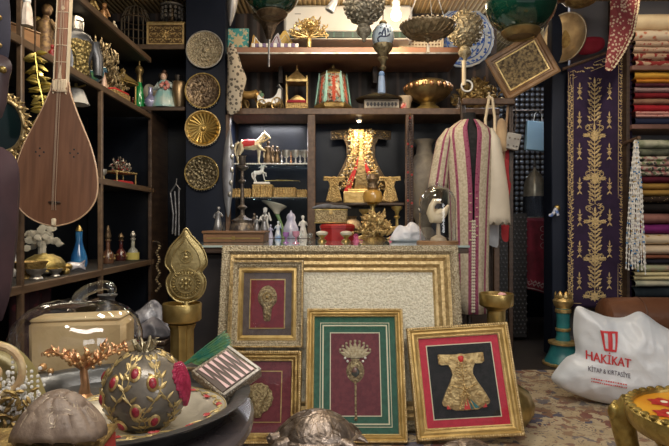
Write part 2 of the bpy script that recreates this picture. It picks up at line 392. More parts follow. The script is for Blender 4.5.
for z in (1.375, 1.135): part('glass_shelf', vbox(-.733, -.192, 3.985, 4.29, z-.008, z), SHELFGLASS, vt)
pe = MB(TR(.1, -4.1, 0))
for i in range(46): pe.ball((-.725+i*.0117, 3.978, 1.371), .0058, nu=6, nv=4)
part('pearl_edging', pe, PEARL, vt)
ft = MB(TR(.1, -4.1, 0))
for i in range(46): ft.ball((-.725+i*.0117, 3.978, 1.129), .003, nu=6, nv=4)
part('shelf_edging', ft, SILVER, vt)
# high shelf with metal-edged front
hs = thing('high_shelf', 'long brown shelf with bright metal lip running high across the back wall', 'shelf', (-.1, 4.1, 2.16))
part('board', MB().box((.17, -.02, -.025), (1.62, .46, .05), .004), mat('shelf_brown', (.32,.17,.11), (.24,.12,.075), 6, .35), hs)
part('metal_lip', MB().box((.17, -.256, -.045), (1.62, .012, .012), .002), SILVER, hs)
part('bracket', MB().box((-.3, .15, -.11), (.03, .2, .12)), WOODD, hs); part('bracket', MB().box((.4, .15, -.11), (.03, .2, .12)), WOODD, hs)

# ---------------- counter ----------------
ct = thing('counter', 'dark glass-topped sales counter behind the leaning frames', 'counter', (-.06, 3.3, 0))
part('body', MB().box((0, 0, .407), (1.36, 1.0, .788), .01), mat('counter_black', (.016,.015,.018), (.028,.024,.026), 6, .4), ct)
part('worktop', MB().box((0, 0, .814), (1.44, 1.10, .028), .004), WOODD, ct)
part('glass_top', MB().box((0, 0, .834), (1.45, 1.11, .012), .003), mat('aqua_glass_edge', (.36,.45,.44), (.28,.36,.36), 5, .08, coat=1), ct)
CT = .84

# ---------------- foreground round table ----------------
TZ = .57
tb = thing('round_table', 'dark round wooden table crowded with trays and curios in the foreground', 'table', (-.66, 1.08, 0))
part('tabletop', L([(0,TZ-.03),(.49,TZ-.03),(.5,TZ-.02),(.5,TZ-.006),(.494,TZ),(0,TZ)], 48), mat('table_top', (.10,.085,.085), (.06,.05,.055), 4, .22), tb)
part('pedestal', L([(.20,.012),(.20,.04),(.06,.08),(.045,.2),(.07,.3),(.04,.42),(.09,TZ-.03)], 20), WOODD, tb)
# ---------------- ornament helpers ----------------
def basis(c, n, d):
    n = Vector(n).normalized(); d = Vector(d); d = d - n*d.dot(n); d = d.normalized() if d.length > 1e-6 else n.orthogonal().normalized(); b = n.cross(d)
    return Matrix(((d.x, b.x, n.x, c[0]), (d.y, b.y, n.y, c[1]), (d.z, b.z, n.z, c[2]), (0, 0, 0, 1)))
def leaf(mb, c, n, d, l, wd, th=.002, k=8):
    """a pointed flat leaf starting at c, lying across normal n, growing along d"""
    M = basis(c, n, d); vs = [(0,0,0)]; m = 4
    for i in range(1, m):
        t = i/m; q = sin(pi*t**.8)*wd/2; vs += [(l*t, -q, 0), (l*t, 0, th), (l*t, q, 0)]
    vs.append((l, 0, 0)); e = len(vs)-1
    fs = [(0,1,2), (0,2,3)]
    for i in range(m-2):
        a = 1+3*i; fs += [(a,a+3,a+4,a+1), (a+1,a+4,a+5,a+2)]
    a = 1+3*(m-2); fs += [(a,e,a+1), (a+1,e,a+2)]
    return mb.add(vs, fs, M)
def frame_mb(mb, w, h, prof, z0=0):
    vs = []; fs = []
    for t, d in prof: vs += [(-w/2+t, -d, z0+t), (w/2-t, -d, z0+t), (w/2-t, -d, z0+h-t), (-w/2+t, -d, z0+h-t)]
    for i in range(len(prof)-1):
        for k in range(4):
            l = (k+1) % 4; fs.append((i*4+k, i*4+l, i*4+4+l, i*4+4+k))
    return mb.add(vs, fs)
def beadrow(mb, w, h, t, d, r, st, z0=0):
    for a, b in (((-w/2+t, z0+t), (w/2-t, z0+t)), ((w/2-t, z0+t), (w/2-t, z0+h-t)), ((w/2-t, z0+h-t), (-w/2+t, z0+h-t)), ((-w/2+t, z0+h-t), (-w/2+t, z0+t))):
        ln = math.hypot(b[0]-a[0], b[1]-a[1]); n = max(2, int(ln/st))
        for i in range(n):
            f = (i+.5)/n; mb.ball((a[0]+(b[0]-a[0])*f, -d, a[1]+(b[1]-a[1])*f), r, nu=6, nv=4)
    return mb
def panel(w, h, t, d, th=.004): return MB().box((0, -d+th/2, h/2), (w-2*t, th, h-2*t))
def lines(w, h, t, d, k=.003, th=.002): return frame_mb(MB(), w, h, [(t, d), (t, d+th), (t+k, d+th), (t+k, d)])
def smooth(pts, n=4, closed=True):
    P = [Vector((*p, 0)) if len(p) == 2 else Vector(p) for p in pts]; m = len(P); out = []
    for i in range(m if closed else m-1):
        p0 = P[(i-1) % m] if closed or i else P[0]; p1 = P[i]; p2 = P[(i+1) % m]; p3 = P[(i+2) % m] if closed or i+2 < m else P[-1]
        for k in range(n):
            t = k/n; out.append(.5*((2*p1)+(p2-p0)*t+(2*p0-5*p1+4*p2-p3)*t*t+(3*p1-p0-3*p2+p3)*t**3))
    if not closed: out.append(P[-1])
    return [tuple(v[:len(pts[0])]) for v in out]
def mirror(half): return half + [(-x, z) for x, z in half[::-1] if abs(x) > 1e-6]

# ---------------- the leaning frames ----------------
LEAN = math.atan2(.21, .833)
bf = thing('picture_frame', 'largest silver and gold frame round a cream carved panel, leaning on the counter', 'picture frame', (.027, 2.535, .012), (-LEAN, 0, 0))
W_, H_ = 1.14, .845
part('outer_moulding', beadrow(frame_mb(MB(), W_, H_, [(0,0),(0,.035),(.008,.05),(.03,.055),(.045,.04),(.047,.02)]), W_, H_, .006, .045, .006, .014), SILVERORN, bf)
part('inner_moulding', beadrow(frame_mb(MB(), W_, H_, [(.045,.0),(.045,.043),(.06,.047),(.075,.034),(.09,.036),(.105,.024),(.118,.028),(.126,.014),(.126,.0)]), W_, H_, .052, .044, .004, .012), GILTROPE, bf)
CARVED = mat('carved_panel', (.86,.82,.68), (.68,.63,.49), 110, .7, 0, .7, 110, 'noise', .42, .6)
cv = panel(W_, H_, .125, .012)
part('carved_panel', cv, CARVED, bf)
part('backing_board', MB().box((0, .001, H_/2), (W_-.02, .004, H_-.02)), WOODD, bf)

def gilt_frame(label, loc, rot, w, h, fw, m_frame, rope=True, mname='picture_frame'):
    t = thing(mname, label, 'picture frame', loc, rot)
    p = frame_mb(MB(), w, h, [(0,0),(0,.02),(fw*.12,.03),(fw*.3,.032),(fw*.45,.024),(fw*.62,.027),(fw*.8,.018),(fw,.014),(fw,0)])
    part('moulding', p, m_frame, t)
    if rope:
        part('rope_edging', beadrow(MB(), w, h, fw*.14, .031, fw*.13, fw*.2), GILTROPE, t)
        part('inner_beading', beadrow(MB(), w, h, fw*.9, .017, fw*.07, fw*.13), GOLD, t)
    part('backing_board', MB().box((0, -.001, h/2), (w-.01, .004, h-.01)), WOODD, t)
    return t
def pane(t, w, h, fw, d=.013): part('glass_pane', MB().box((0, -d, h/2), (w-2*fw, .0015, h-2*fw)), PANE, t)

# centre: green and maroon mount, pear-shaped emblem with a spray
w, h = .437, .572
fc = gilt_frame('gilt rope-edged frame with green mount and pear-shaped emblem, in the centre', (.092, 2.385, .013), (-.34, 0, 0), w, h, .036, GILT)
part('green_mount', panel(w, h, .034, .007), GREENMAT, fc)
part('mount_line', lines(w, h, .062, .007), CREAMLINE, fc); part('mount_line', lines(w, h, .072, .007, .006), CREAMLINE, fc)
part('maroon_mount', panel(w, h, .110, .0095, .003), MAROON, fc); part('mount_line', lines(w, h, .106, .0075, .004, .003), CREAMLINE, fc)
em = MB()
em.puff(smooth(mirror([(0, .245), (.028, .262), (.040, .292), (.034, .322), (.020, .342), (.018, .356)]), 3), .014, 0, rings=4, M=TR(0, -.0095))
em.box((0, -.012, .172), (.009, .006, .15), .002); em.ball((0, -.012, .097), .008)
part('pear_emblem', em, BRASSENG, fc)
part('emblem_inlay', MB().puff(smooth(mirror([(0, .262), (.02, .275), (.024, .295), (.014, .317), (0, .325)]), 3), .012, 0, rings=3, M=TR(0, -.0145)), mat('dark_enamel', (.04,.05,.04), (.16,.06,.04), 60, .3), fc)
sp = MB()
for row, (n, ln, zz) in enumerate(((9, .075, .355), (7, .052, .352), (5, .034, .35))):
    for i in range(n):
        a = (i-(n-1)/2)*.29; leaf(sp, (a*.012, -.013-.003*row, zz), (0, -1, 0), (sin(a), -.1, cos(a)), ln*(1-.12*abs(a)), .02, .004)
for i in range(9):
    a = (i-4)*.27; sp.ball((.075*sin(a), -.014, .355+.072*cos(a)), .006, nu=6, nv=4)
part('spray', sp, EMBP, fc)
pr = MB()
for x in (-.034, .034, -.045, .045): pr.ball((x, -.014, .338 if abs(x) < .04 else .352), .006, nu=8, nv=5)
part('pearl_drops', pr, PEARL, fc)
pane(fc, w, h, .034, .026)

# right: kaftan on black with red mount
w, h = .452, .478
fk = gilt_frame('tilted gilt frame with a miniature gold kaftan on black inside a red mount', (.575, 2.375, .035), (-.34, -.075, -.05), w, h, .05, GILT)
part('red_mount', panel(w, h, .048, .007), REDMATB, fk)
part('mount_line', lines(w, h, .081, .007, .004), CREAMLINE, fk)
part('black_panel', panel(w, h, .085, .0095, .003), BLACKV, fk)
kz = .112
half = [(0,.225),(.018,.222),(.088,.226),(.092,.222),(.092,.188),(.086,.184),(.056,.184),(.046,.165),(.042,.142),(.056,.112),(.080,.07),(.096,.036),(.092,.024),(.045,.004),(0,.002)]
kb = MB().at(TR(0, -.0175, kz, s=1.07)).prism(mirror(half), .012, inset=.05)
part('kaftan', kb, mat('gold_brocade', (.70,.52,.26), (.46,.31,.13), 60, .42, .85, .6, 60), fk)
st = MB(TR(0, -.025, kz, s=1.07)).box((0, 0, .12), (.006, .004, .2))
for i in range(7):
    for s in (-1, 1): leaf(st, (s*.004, -.001, .19-i*.012), (0, -1, 0), (s, 0, .2), .022, .006, .002)
for s in (-1, 1):
    st.tube([(s*.05, 0, .1), (s*.01, -.001, .085), (-s*.02, 0, .055)], .003, 6)
    st.box((s*.089, 0, .206), (.008, .004, .036)); st.tube([(0, -.001, .1), (s*.01, -.001, .05), (s*.03, -.001, .005)], .0035, 6)
part('braid_trim', st, GOLDORN, fk)
part('lining', MB(TR(0, -.0245, kz, s=1.07)).prism([(-.012,.005),(.014,.005),(.002,.055)], .003), RED, fk)
part('collar', MB(TR(0, -.025, kz, s=1.07)).puff(smooth([(-.012,.21),(0,.218),(.012,.21),(.006,.19),(-.006,.19)], 2), .005, .002, rings=3), RED, fk)
cn = MB(TR(0, -.0245, kz, s=1.07))
cn.prism([(.016,.006),(.05,.01),(.01,.052)], .003); part('skirt_lining', cn, TEAL, fk)
part('corner_trim', MB(TR(0, -.0245, kz, s=1.07)).prism([(-.08,.011),(-.064,.009),(-.076,.026)], .003).prism([(.08,.011),(.064,.009),(.076,.026)], .003), RED, fk)
pane(fk, w, h, .048, .026)

# left pair, one above the other
def alem_mb(k=1):
    e = MB(); e.puff(smooth(mirror([(0,0),(.014,.004),(.019,.03),(.022,.06),(.04,.085),(.046,.115),(.036,.145),(.016,.162),(0,.168)]), 3), .016, 0, rings=5, amp=.002, fr=60)
    return e
w, h = .363, .385
fl = gilt_frame('bronze-gold frame with maroon mount and round-backed brass emblem, lower of the left pair', (-.325, 2.375, .013), (-.30, 0, 0), w, h, .045, OLDGOLD)
part('maroon_mount', panel(w, h, .043, .007), MAROON, fl)
part('mount_line', lines(w, h, .085, .007, .004), GOLD, fl)
part('halo', MB(TR(-.005, -.009, .185)).lathe([(.062,0),(.064,.004),(.05,.007),(.03,.005),(.0,.005)], 28, M=TR(rx=pi/2), lobes=14, amp=.06), BRASSENG, fl)
part('emblem', alem_mb().at(None) if False else MB(TR(-.005, -.016, .105)).puff(smooth(mirror([(0,0),(.016,.004),(.02,.03),(.022,.055),(.038,.08),(.040,.105),(.03,.13),(.0,.142)]), 3), .016, 0, rings=5, amp=.002, fr=60), BRASSENG, fl)
pane(fl, w, h, .043, .032)
w, h = .332, .395
fu = gilt_frame('silvery-gold frame with maroon mount and long brass emblem, upper of the left pair', (-.308, 2.545, .3835), (-.17, 0, 0), w, h, .038, SILVERORN)
part('inner_moulding', frame_mb(MB(), w, h, [(.036,.004),(.036,.018),(.045,.021),(.055,.012),(.055,.004)]), GILT, fu)
part('dark_mount', panel(w, h, .05, .006), mat('dark_mount', (.12,.09,.09), (.09,.065,.065), 40, .6), fu)
part('maroon_mount', panel(w, h, .087, .0075, .003), mat('crimson_mount', (.22,.02,.035), (.17,.015,.028), 50, .75), fu); part('mount_line', lines(w, h, .084, .007, .005), GOLD, fu)
part('emblem', MB(TR(0, -.009, .118)).puff(smooth(mirror([(0,0),(.014,.004),(.019,.03),(.022,.06),(.04,.085),(.044,.115),(.034,.142),(.016,.158),(0,.163)]), 3), .016, 0, rings=5, amp=.002, fr=60), BRASSENG, fu)
eh = MB(TR(0, -.022, .118)).ring(.02, .004, TR(0, 0, .108, rx=pi/2)); eh.ball((0,0,.108), .008); eh.box((0,.002,.045), (.006,.008,.06), .002)
part('emblem_relief', eh, OLDGOLD, fu)
pane(fu, w, h, .05, .026)

# ---------------- brass stands, alem finial ----------------
ls_ = thing('pillar_stand', 'fluted brass pillar stand with shallow bowl holding the pointed finial', 'stand', (-.531, 1.95, 0))
part('base', L([(.11,0),(.11,.02),(.08,.05),(.05,.09),(.05,.12)], 28), BRASS, ls_)
part('column', L([(.036,.12),(.038,.58),(.046,.60)], 32, lobes=12, amp=.16), BRASS, ls_)
part('bowl', L([(.03,.595),(.048,.605),(.062,.61),(.066,.615),(.067,.668),(.0655,.671),(.062,.671),(.060,.63),(0,.625)], 32), BRASS, ls_)
al = thing('finial', 'pointed leaf-shaped gilt standard top embossed with two rosettes, on the left brass stand', 'finial', (-.516, 1.95, .6255), (0, 0, .12)); al.scale = (1,1,.965)
ao = smooth(mirror([(0,.318),(.018,.292),(.052,.252),(.068,.215),(.070,.185),(.053,.160),(.064,.138),(.067,.116),(.058,.083),(.034,.058),(0,.05)]), 3)
ALEM = mat('embossed_gilt_brass', (.50,.40,.19), (.36,.28,.12), 20, .36, 1, .15, 60)
part('plate', MB().puff(ao, .012, .006, rings=6, pw=.4), ALEM, al)
rm = MB(); rm.tube([(x, -.004, z) for x, z in ao], .003, 6, closed=True)
rm.tube([(x*.7, -.0115, .07+(z-.07)*.80+.02) for x, z in ao if z > .15], .0025, 6)
part('rim', rm, ALEM, al)
rs = MB(TR(0, -.010, .118)).ring(.052, .004, TR(rx=pi/2)); rs.ring(.033, .003, TR(0, -.002, 0, rx=pi/2))
for i in range(26):
    a = 2*pi*i/26; leaf(rs, (.036*cos(a), -.003, .036*sin(a)), (0,-1,0), (cos(a),0,sin(a)), .015, .007, .004)
for i in range(8):
    a = 2*pi*i/8; rs.ball((.017*cos(a), -.002, .017*sin(a)), .007, nu=6, nv=4)
rs.ball((0,-.002,0), .008)
part('rosette', rs, ALEM, al)
r2_ = MB(TR(0, -.012, .215)).ring(.021, .003, TR(rx=pi/2)); r2_.ball((0,-.001,-.003), .01, (1,.5,.7)); r2_.ball((0,-.001,.009), .006, (1,.5,1)); r2_.ring(.012, .002, TR(0,-.001,0,rx=pi/2))
part('small_rosette', r2_, ALEM, al)
part('socket', L([(.030,0),(.026,.006),(.014,.03),(.009,.055)], 18), BRASS, al)

rs_ = thing('pillar_stand', 'brass candle stand with gourd-shaped foot and shallow bowl, right of the frames', 'stand', (.757, 2.62, .012))
part('foot', L([(.0,0),(.10,0),(.14,.02),(.163,.06),(.168,.10),(.15,.15),(.09,.19),(.05,.21),(.045,.23)], 32, lobes=16, amp=.05), BRASS, rs_)
part('column', L([(.04,.23),(.042,.53),(.055,.545)], 24), BRASS, rs_)
part('bowl', L([(.05,.54),(.075,.552),(.078,.556),(.079,.606),(.077,.61),(.073,.61),(.071,.575),(0,.572)], 32), BRASS, rs_)
cd_ = thing('candle', 'broken pale pink candle stub lying in the right brass bowl', 'candle', (.774, 2.60, .584))
part('wax', MB().box((0,0,.022), (.04,.035,.044), .01, TR(rz=.4, ry=.2)).ball((-.03,.005,.016), .018, (1.1,1,.8)), mat('pink_wax', (.72,.36,.34), (.80,.50,.46), 20, .5), cd_)
part('wick', MB().tube([(0,0,.04),(.002,0,.056)], .0015, 5), BLACK, cd_)

# ---------------- round table: trays and curios ----------------
dk = thing('serving_tray', 'big dark pewter round tray with raised rim under the silver tray', 'tray', (-.44, 1.10, TZ)); dk.scale = (.95,.95,1)
part('dish', L([(0,.003),(.235,.003),(.245,.006),(.268,.034),(.284,.038),(.286,.041),(.27,.041),(.255,.036),(.238,.011),(0,.009)], 64), mat('dark_pewter', (.17,.17,.17), (.09,.09,.09), 10, .3, .9, .1, 30), dk)
DZ = TZ+.009
sx, sy, sr = -.352, 1.035, .15
svt = thing('serving_tray', 'silver round tray with gilt vine and red flower border under the pomegranate', 'tray', (sx, sy, DZ))
part('dish', L([(0,.001),(.08,.001),(.10,.006),(.112,.016),(sr,.024),(sr,.027),(.11,.021),(.098,.011),(.08,.006),(0,.006)], 64), mat('satin_silver', (.66,.62,.52), (.54,.50,.41), 14, .3, .7, .1, 40), svt)
REDEN = mat('red_enamel', (.42,.06,.06), rough=.3)
vn = MB(); vn.tube([((.132+.006*sin(i*14*2*pi/140))*cos(2*pi*i/140), (.132+.006*sin(i*14*2*pi/140))*sin(2*pi*i/140), .0255) for i in range(140)], .0013, 5, closed=True)
for i in range(56):
    a = 2*pi*i/56; s = 1 if i % 2 else -1
    leaf(vn, (.132*cos(a), .132*sin(a), .0262), (0,0,1), (cos(a+s*.9), sin(a+s*.9), 0), .017, .007, .002)
for i in range(14):
    a = 2*pi*(i+.5)/14
    fl_ = MB()
    for k in range(5):
        b = a+(k-2)*.5; leaf(fl_, (.13*cos(a), .13*sin(a), .0268), (0,0,1), (cos(b+pi*(i%2)), sin(b+pi*(i%2)), 0), .012, .006, .002)
    part('flower', fl_, REDEN, svt)
vn.tube([(.148*cos(2*pi*i/60), .148*sin(2*pi*i/60), .0268) for i in range(60)], .0014, 5, closed=True)
part('vine_border', vn, mat('vine_border_gilt', (.62,.50,.24), (.46,.34,.14), 40, .4, .8), svt)

pz = DZ+.006+.0705; pr_ = .0725
pg = thing('pomegranate_ornament', 'grey and gilt pomegranate ornament with red flowers and an open side of crimson seeds', 'ornament', (-.333, .985, pz), (0, 0, .1))
def sph(lon, lat, k=1.0):
    return Vector((sin(lon)*cos(lat)*pr_*k, -cos(lon)*cos(lat)*pr_*k, sin(lat)*pr_*k*.985))
part('body', MB().ball((0,0,0), pr_, (1,1,.985), 40, 26), mat('grey_lacquer', (.13,.115,.095), (.23,.20,.16), 16, .3, .35, .1, 40, coat=.3), pg)
vine = MB()
for k in range(15):
    l0 = -3.0+k*.42; sgn = 1 if k % 2 else -1
    pts = []
    for i in range(19):
        t = i/18; la = -1.25+2.25*t; lo = l0+.30*sgn*sin(t*6.0)
        pts.append(sph(lo, la, 1.003))
        if i > 1 and i % 2 == 0:
            for s in (-1, 1):
                p = sph(lo, la, 1.004); q = sph(lo+s*.22, la+.20, 1.004); leaf(vine, p, p, q-p, .017, .0062, .0014)
    vine.tube(pts, .0011, 5)
part('gilt_vines', vine, mat('vine_gilt', (.60,.46,.22), (.42,.31,.13), 40, .4, .8), pg)
GARNET = mat('garnet', (.36,.03,.05), (.22,.02,.03), 200, .35)
for lo, la in ((-.62,.42),(-.05,.66),(.40,.42),(.02,-.20),(-.98,-.02),(-.45,-.62),(-1.5,.40),(.45,-.5)):
    p = sph(lo, la, 1.004); up = sph(lo, la+.2, 1.004)-p
    o_ = part('flower', MB().ball((0,0,0), .0125, (1.15,.8,.26), 12, 6, basis(p, p, up)), GOLD, pg)
    part('red_centre', MB().ball((0,0,0), .0092, (1.1,.75,.46), 10, 6, basis(p*1.02, p, up)), GARNET, o_)
sd = MB(); rnd = random.Random(3)
ax = Vector((.99, .02, .14)).normalized(); u1 = ax.orthogonal().normalized(); v1 = ax.cross(u1)
for i in range(210):
    rr = math.sqrt((i+.5)/210)*.66; an = i*2.39996
    d = (ax+u1*rr*cos(an)*.75+v1*rr*sin(an)*1.15).normalized()
    sd.ball(d*pr_*1.02, .0048, (1,1,1), 6, 4)
part('seeds', sd, mat('ruby_seeds', (.46,.04,.10), (.30,.02,.06), 90, .2, coat=.6), pg)
cr = MB()
cr.lathe([(.020,.064),(.017,.072),(.014,.078)], 16)
for i in range(9):
    a = 2*pi*i/9; c, s = cos(a), sin(a)
    cr.tube([(c*.012, s*.012, .074), (c*.02, s*.02, .084), (c*.026, s*.026, .094+.004*(i%3)), (c*.034, s*.034, .093+.005*(i%2))], [.004,.0045,.003,.001], 6)
cr.v = [(x*.8, y*.8, .064+(z-.064)*.72) for x, y, z in cr.v]
part('crown', cr, mat('tarnished_silver_gilt', (.50,.44,.30), (.30,.25,.16), 60, .3, 1), pg)

# backgammon set propped on the tray edge
bg = thing('backgammon_board', 'folded inlaid backgammon case with pink points propped on the tray rim', 'game', (0, 0, 0))
bl_, bt_, bb_ = Vector((-.302,1.185,.632)), Vector((-.236,1.255,.668)), Vector((-.222,1.125,.592))
by = (bt_-bl_).normalized(); bx0 = (bb_-bl_); bx0 = (bx0-by*bx0.dot(by)).normalized(); bz = bx0.cross(by); bctr = (bt_+bb_)/2
bg.matrix_world = Matrix(((bx0.x,by.x,bz.x,bctr.x),(bx0.y,by.y,bz.y,bctr.y),(bx0.z,by.z,bz.z,bctr.z),(0,0,0,1)))
bg.scale = (.92,.60,.85)
part('case', MB().box((0,0,0), (.115,.175,.026), .003), mat('inlaid_silver_wood', (.46,.42,.34), (.22,.17,.12), 130, .45, .2, .4, 130, 'voronoi', .2, .45), bg)
part('playing_field', MB().box((0,-.006,.0135), (.095,.145,.003), .001), mat('dark_field', (.055,.03,.022), rough=.4), bg)
pt = MB()
for i in range(6):
    y = -.068+i*.0225
    pt.add([(-.045,y,.0155),(-.045,y+.013,.0155),(.005,y+.0065,.0155),(-.045,y,.0165),(-.045,y+.013,.0165),(.005,y+.0065,.0165)], [(0,1,2),(3,4,5),(0,1,4,3),(1,2,5,4),(2,0,3,5)])
    y += .010
    pt.add([(.045,y,.0155),(.045,y+.013,.0155),(-.005,y+.0065,.0155),(.045,y,.0165),(.045,y+.013,.0165),(-.005,y+.0065,.0165)], [(0,1,2),(3,4,5),(0,1,4,3),(1,2,5,4),(2,0,3,5)])
part('points', pt, mat('pink_inlay', (.66,.44,.44), rough=.35), bg)
part('edge_strip', MB().box((0,.08,.014), (.113,.012,.004), .001).box((.053,0,.014), (.008,.17,.004), .001), mat('mother_of_pearl', (.36,.32,.27), (.24,.21,.18), 120, .25), bg)
ft_ = thing('feather_bundle', 'green peacock feathers with tied stems fanned behind the backgammon case', 'feathers', (-.325, 1.245, .630), (0, 0, .35))
fb = MB(); rnd = random.Random(5)
for k in range(5):
    a = (k-2)*.12; base = Vector((-.02, 0, .0)); tip = Vector((.085*cos(a), .11*sin(a)+.02, .045+.004*k))
    fb.mat(0).tube([base, (base+tip)/2, tip], [.0016,.0012,.0006], 5)
    for i in range(34):
        t = .25+.75*i/33; p = base+(tip-base)*t
        for s in (-1, 1):
            d = Vector((.5, s*(.8-.3*t), .35+rnd.uniform(-.2,.3))); leaf(fb, p, (0,-.3,1), d, .026*(1.1-.4*t)+rnd.uniform(-.004,.004), .004, .0006)
part('vanes', fb, mat('peacock_green', (.012,.13,.09), (.07,.17,.06), 60, .35, .3), ft_)
sb = MB()
for k in range(4): sb.tube([(-.02,0,.0),(.03,-.045-.008*k,-.004+.004*k),(.055+.004*k,-.09,-.012)], [.003,.004,.004], 6)
part('stems', sb, mat('horn_brown', (.25,.17,.09), (.12,.075,.04), 40, .4), ft_)

# jewelled copper tree
tr = thing('ornament_tree', 'copper miniature tree with curling branches and beads in front of the glass pumpkin', 'ornament', (-.532, 1.19, DZ))
tk = MB(); tk.tube([(0,0,0),(.002,0,.03),(-.001,0,.055),(.0,0,.066)], [.014,.0085,.008,.006], 10); tk.lathe([(.02,0),(.017,.004),(.012,.01)], 16)
part('trunk', tk, COPPER, tr)
br = MB(); bd = MB(); rnd = random.Random(11)
for k in range(11):
    a = (k-5)/5.0; y = rnd.uniform(-.02,.02)
    p = [(0,0,.058),(a*.03,y*.4,.072+rnd.uniform(0,.01)),(a*.06,y,.076+.010*rnd.random()+.012*abs(a)),(a*.085,y*1.4,.09+rnd.uniform(-.012,.022)*(1.1-abs(a)*.4))]
    p = smooth(p, 4, False); br.tube(p, [.0042,.0016], 6)
    br.tube([(p[-1][0]+.007*cos(t)*(.3+t/8), p[-1][1], p[-1][2]+.007*sin(t)*(.3+t/8)) for t in [i*.6 for i in range(8)]], .0014, 5)
    for j in range(4, len(p), 2):
        leaf(br, p[j], (0,-1,.3), (rnd.uniform(-1,1), 0, 1), .018, .007, .002)
        bd.ball((p[j][0]+rnd.uniform(-.006,.006), p[j][1]-.004, p[j][2]+rnd.uniform(-.006,.006)), .0042, nu=8, nv=5)
bd.ball((-.085,-.006,.066), .009); bd.ball((-.068,-.006,.058), .007)
part('branches', br, COPPER, tr); part('beads', bd, mat('amber_bead', (.55,.30,.12), (.65,.40,.18), 90, .25, .5), tr)

# blown-glass pumpkin over a parchment box
gp = thing('glass_pumpkin', 'big clear blown-glass pumpkin dome with curled stem on the left of the table', 'glass dome', (-.655, 1.43, TZ))
part('dome', L([(.118,0),(.143,.025),(.157,.06),(.157,.095),(.145,.132),(.120,.158),(.085,.176),(.048,.183),(.022,.180),(.015,.183)], 56, lobes=10, amp=.045), GLASS, gp)
gs = smooth([(0,0,.178),(.004,0,.192),(.02,0,.206),(.048,0,.217),(.072,-.004,.222),(.086,-.006,.217),(.09,-.006,.208),(.084,-.006,.202)], 4, False)
part('stem', MB().tube(gs, [.016-.006*(i/(len(gs)-1)) for i in range(len(gs))], 14), glassmat('stem_glass', (.93,.95,.93), .14, .6, .03), gp)
pb = thing('parchment_box', 'pale tan hide-covered box seen inside the glass pumpkin', 'box', (-.648, 1.445, TZ), .1)
part('body', MB().box((0,0,.068), (.235,.10,.136), .012), mat('parchment', (.66,.48,.26), (.52,.36,.18), 9, .6, 0, .2, 20), pb)
part('lid', MB().box((0,0,.138), (.222,.092,.012), .005, TR(ry=-.03)), mat('parchment_lid', (.70,.54,.32), (.58,.42,.22), 9, .6), pb)

# jewelled nautilus
nu_ = thing('jewelled_shell', 'large olive-gold spiral shell encrusted with pearls at the left edge', 'shell', (-.592, .93, DZ+.005), (0, 0, .1))
NAUT = mat('olive_shell', (.34,.28,.12), (.22,.18,.07), 8, .35, .2, .1, 20)
sh = MB(TR(.01, .015, .088))
sh.puff(smooth([(-.10,-.03),(-.085,.04),(-.04,.075),(.02,.078),(.062,.05),(.088,0.0),(.094,-.055),(.03,-.08),(-.06,-.082)], 4), .045, .04, rings=8, pw=.5)
part('shell', sh, NAUT, nu_)
spi = MB(TR(.046, -.030, .122, 0, 0, 0)); q = [((.006+.0052*t)*cos(t), -.012+.0012*t, (.006+.0052*t)*sin(t)) for t in [i*.3 for i in range(38)]]
spi.tube(q, [.004+.0001*i for i in range(38)], 8); part('spiral', spi, mat('shell_band', (.50,.34,.18), (.62,.48,.26), 60, .35), nu_)
pe1 = MB(); rnd = random.Random(9)
for i in range(240):
    x = rnd.gauss(.060, .034); z = .085+rnd.gauss(0, .026)-max(0, x-.06)*.35; pe1.ball((max(-.06,min(.135,x)), -.030-rnd.random()*.018+.012*abs(x)/.1, max(.012, z)), rnd.choice((.0026,.0034,.0042)), nu=6, nv=4)
for j in range(5):
    for i in range(10): pe1.ball((.070+.008*j, -.034+.004*j, .150-i*.0085-j*.009), .0030, nu=6, nv=4)
part('pearl_encrustation', pe1, PEARL, nu_)
gs_ = MB()
for i in range(60): 
    a = rnd.uniform(0, 6.28); leaf(gs_, (rnd.uniform(.0,.10), -.040-rnd.random()*.008, rnd.uniform(.04,.10)), (0,-1,.2), (cos(a),0,sin(a)), .016, .007, .003)
part('gilt_leaves', gs_, OLDGOLD, nu_)

# red patterned box and tortoise shell
bx_ = thing('patterned_box', 'small red and blue woven-covered box under the tortoise shell', 'box', (-.44, .73, TZ), .12)
part('body', MB().box((0,0,.039), (.26,.155,.078), .004), mat('woven_red', (.40,.03,.03), (.03,.04,.10), 34, .8, 0, .1, kind='cells', const=True, ramp=[(0,(.42,.04,.03)),(.55,(.03,.04,.10)),(.7,(.50,.10,.05)),(.85,(.04,.03,.03))]), bx_)
part('gilt_rim', MB().box((0,0,.082), (.264,.159,.008), .003), OLDGOLD, bx_)
to = thing('tortoise_shell', 'dry brown tortoise shell with pale highlighted ridges in front of the silver tray', 'shell', (-.366, .745, TZ+.087), (0, 0, -.25)); to.scale = (.80,.80,.86)
cr_ = MB()
SCU = [(0,0,1.0),(-.42,0,.9),(.42,0,.9)]+[(.5*cos(q), .62*sin(q), .9) for q in (.9,2.24,-.9,-2.24,pi/2,-pi/2)]+[(.86*cos(q*2*pi/14), .86*sin(q*2*pi/14), .6) for q in range(14)]
def carap(u, v):
    a = 2*pi*u; rr = v; d = .064*(1+.05*cos(3*a)); ux, uy = rr*cos(a), rr*sin(a); x = d*1.1*ux; y = d*.88*uy
    z = .010+.066*max(0, 1-rr**2.1)**.62+.010*rr**6*(.5+.5*cos(a-.3))-.006*rr**6*cos(2*a)
    q = sorted(math.hypot(ux-p[0], uy-p[1]) for p in SCU); z += .0048*min(1, (q[1]-q[0])/.10)**.7*(1-.4*rr)
    return (x*(1+.10*rr**6), y*(1+.10*rr**6), z)
cr_.grid(carap, 84, 34, cu=True)
TORT = mat('tortoise_horn', (.27,.20,.15), (.17,.12,.09), 40, .45, 0, .15, 60)
part('carapace', cr_, TORT, to, solid=.004)
sc_ = MB()
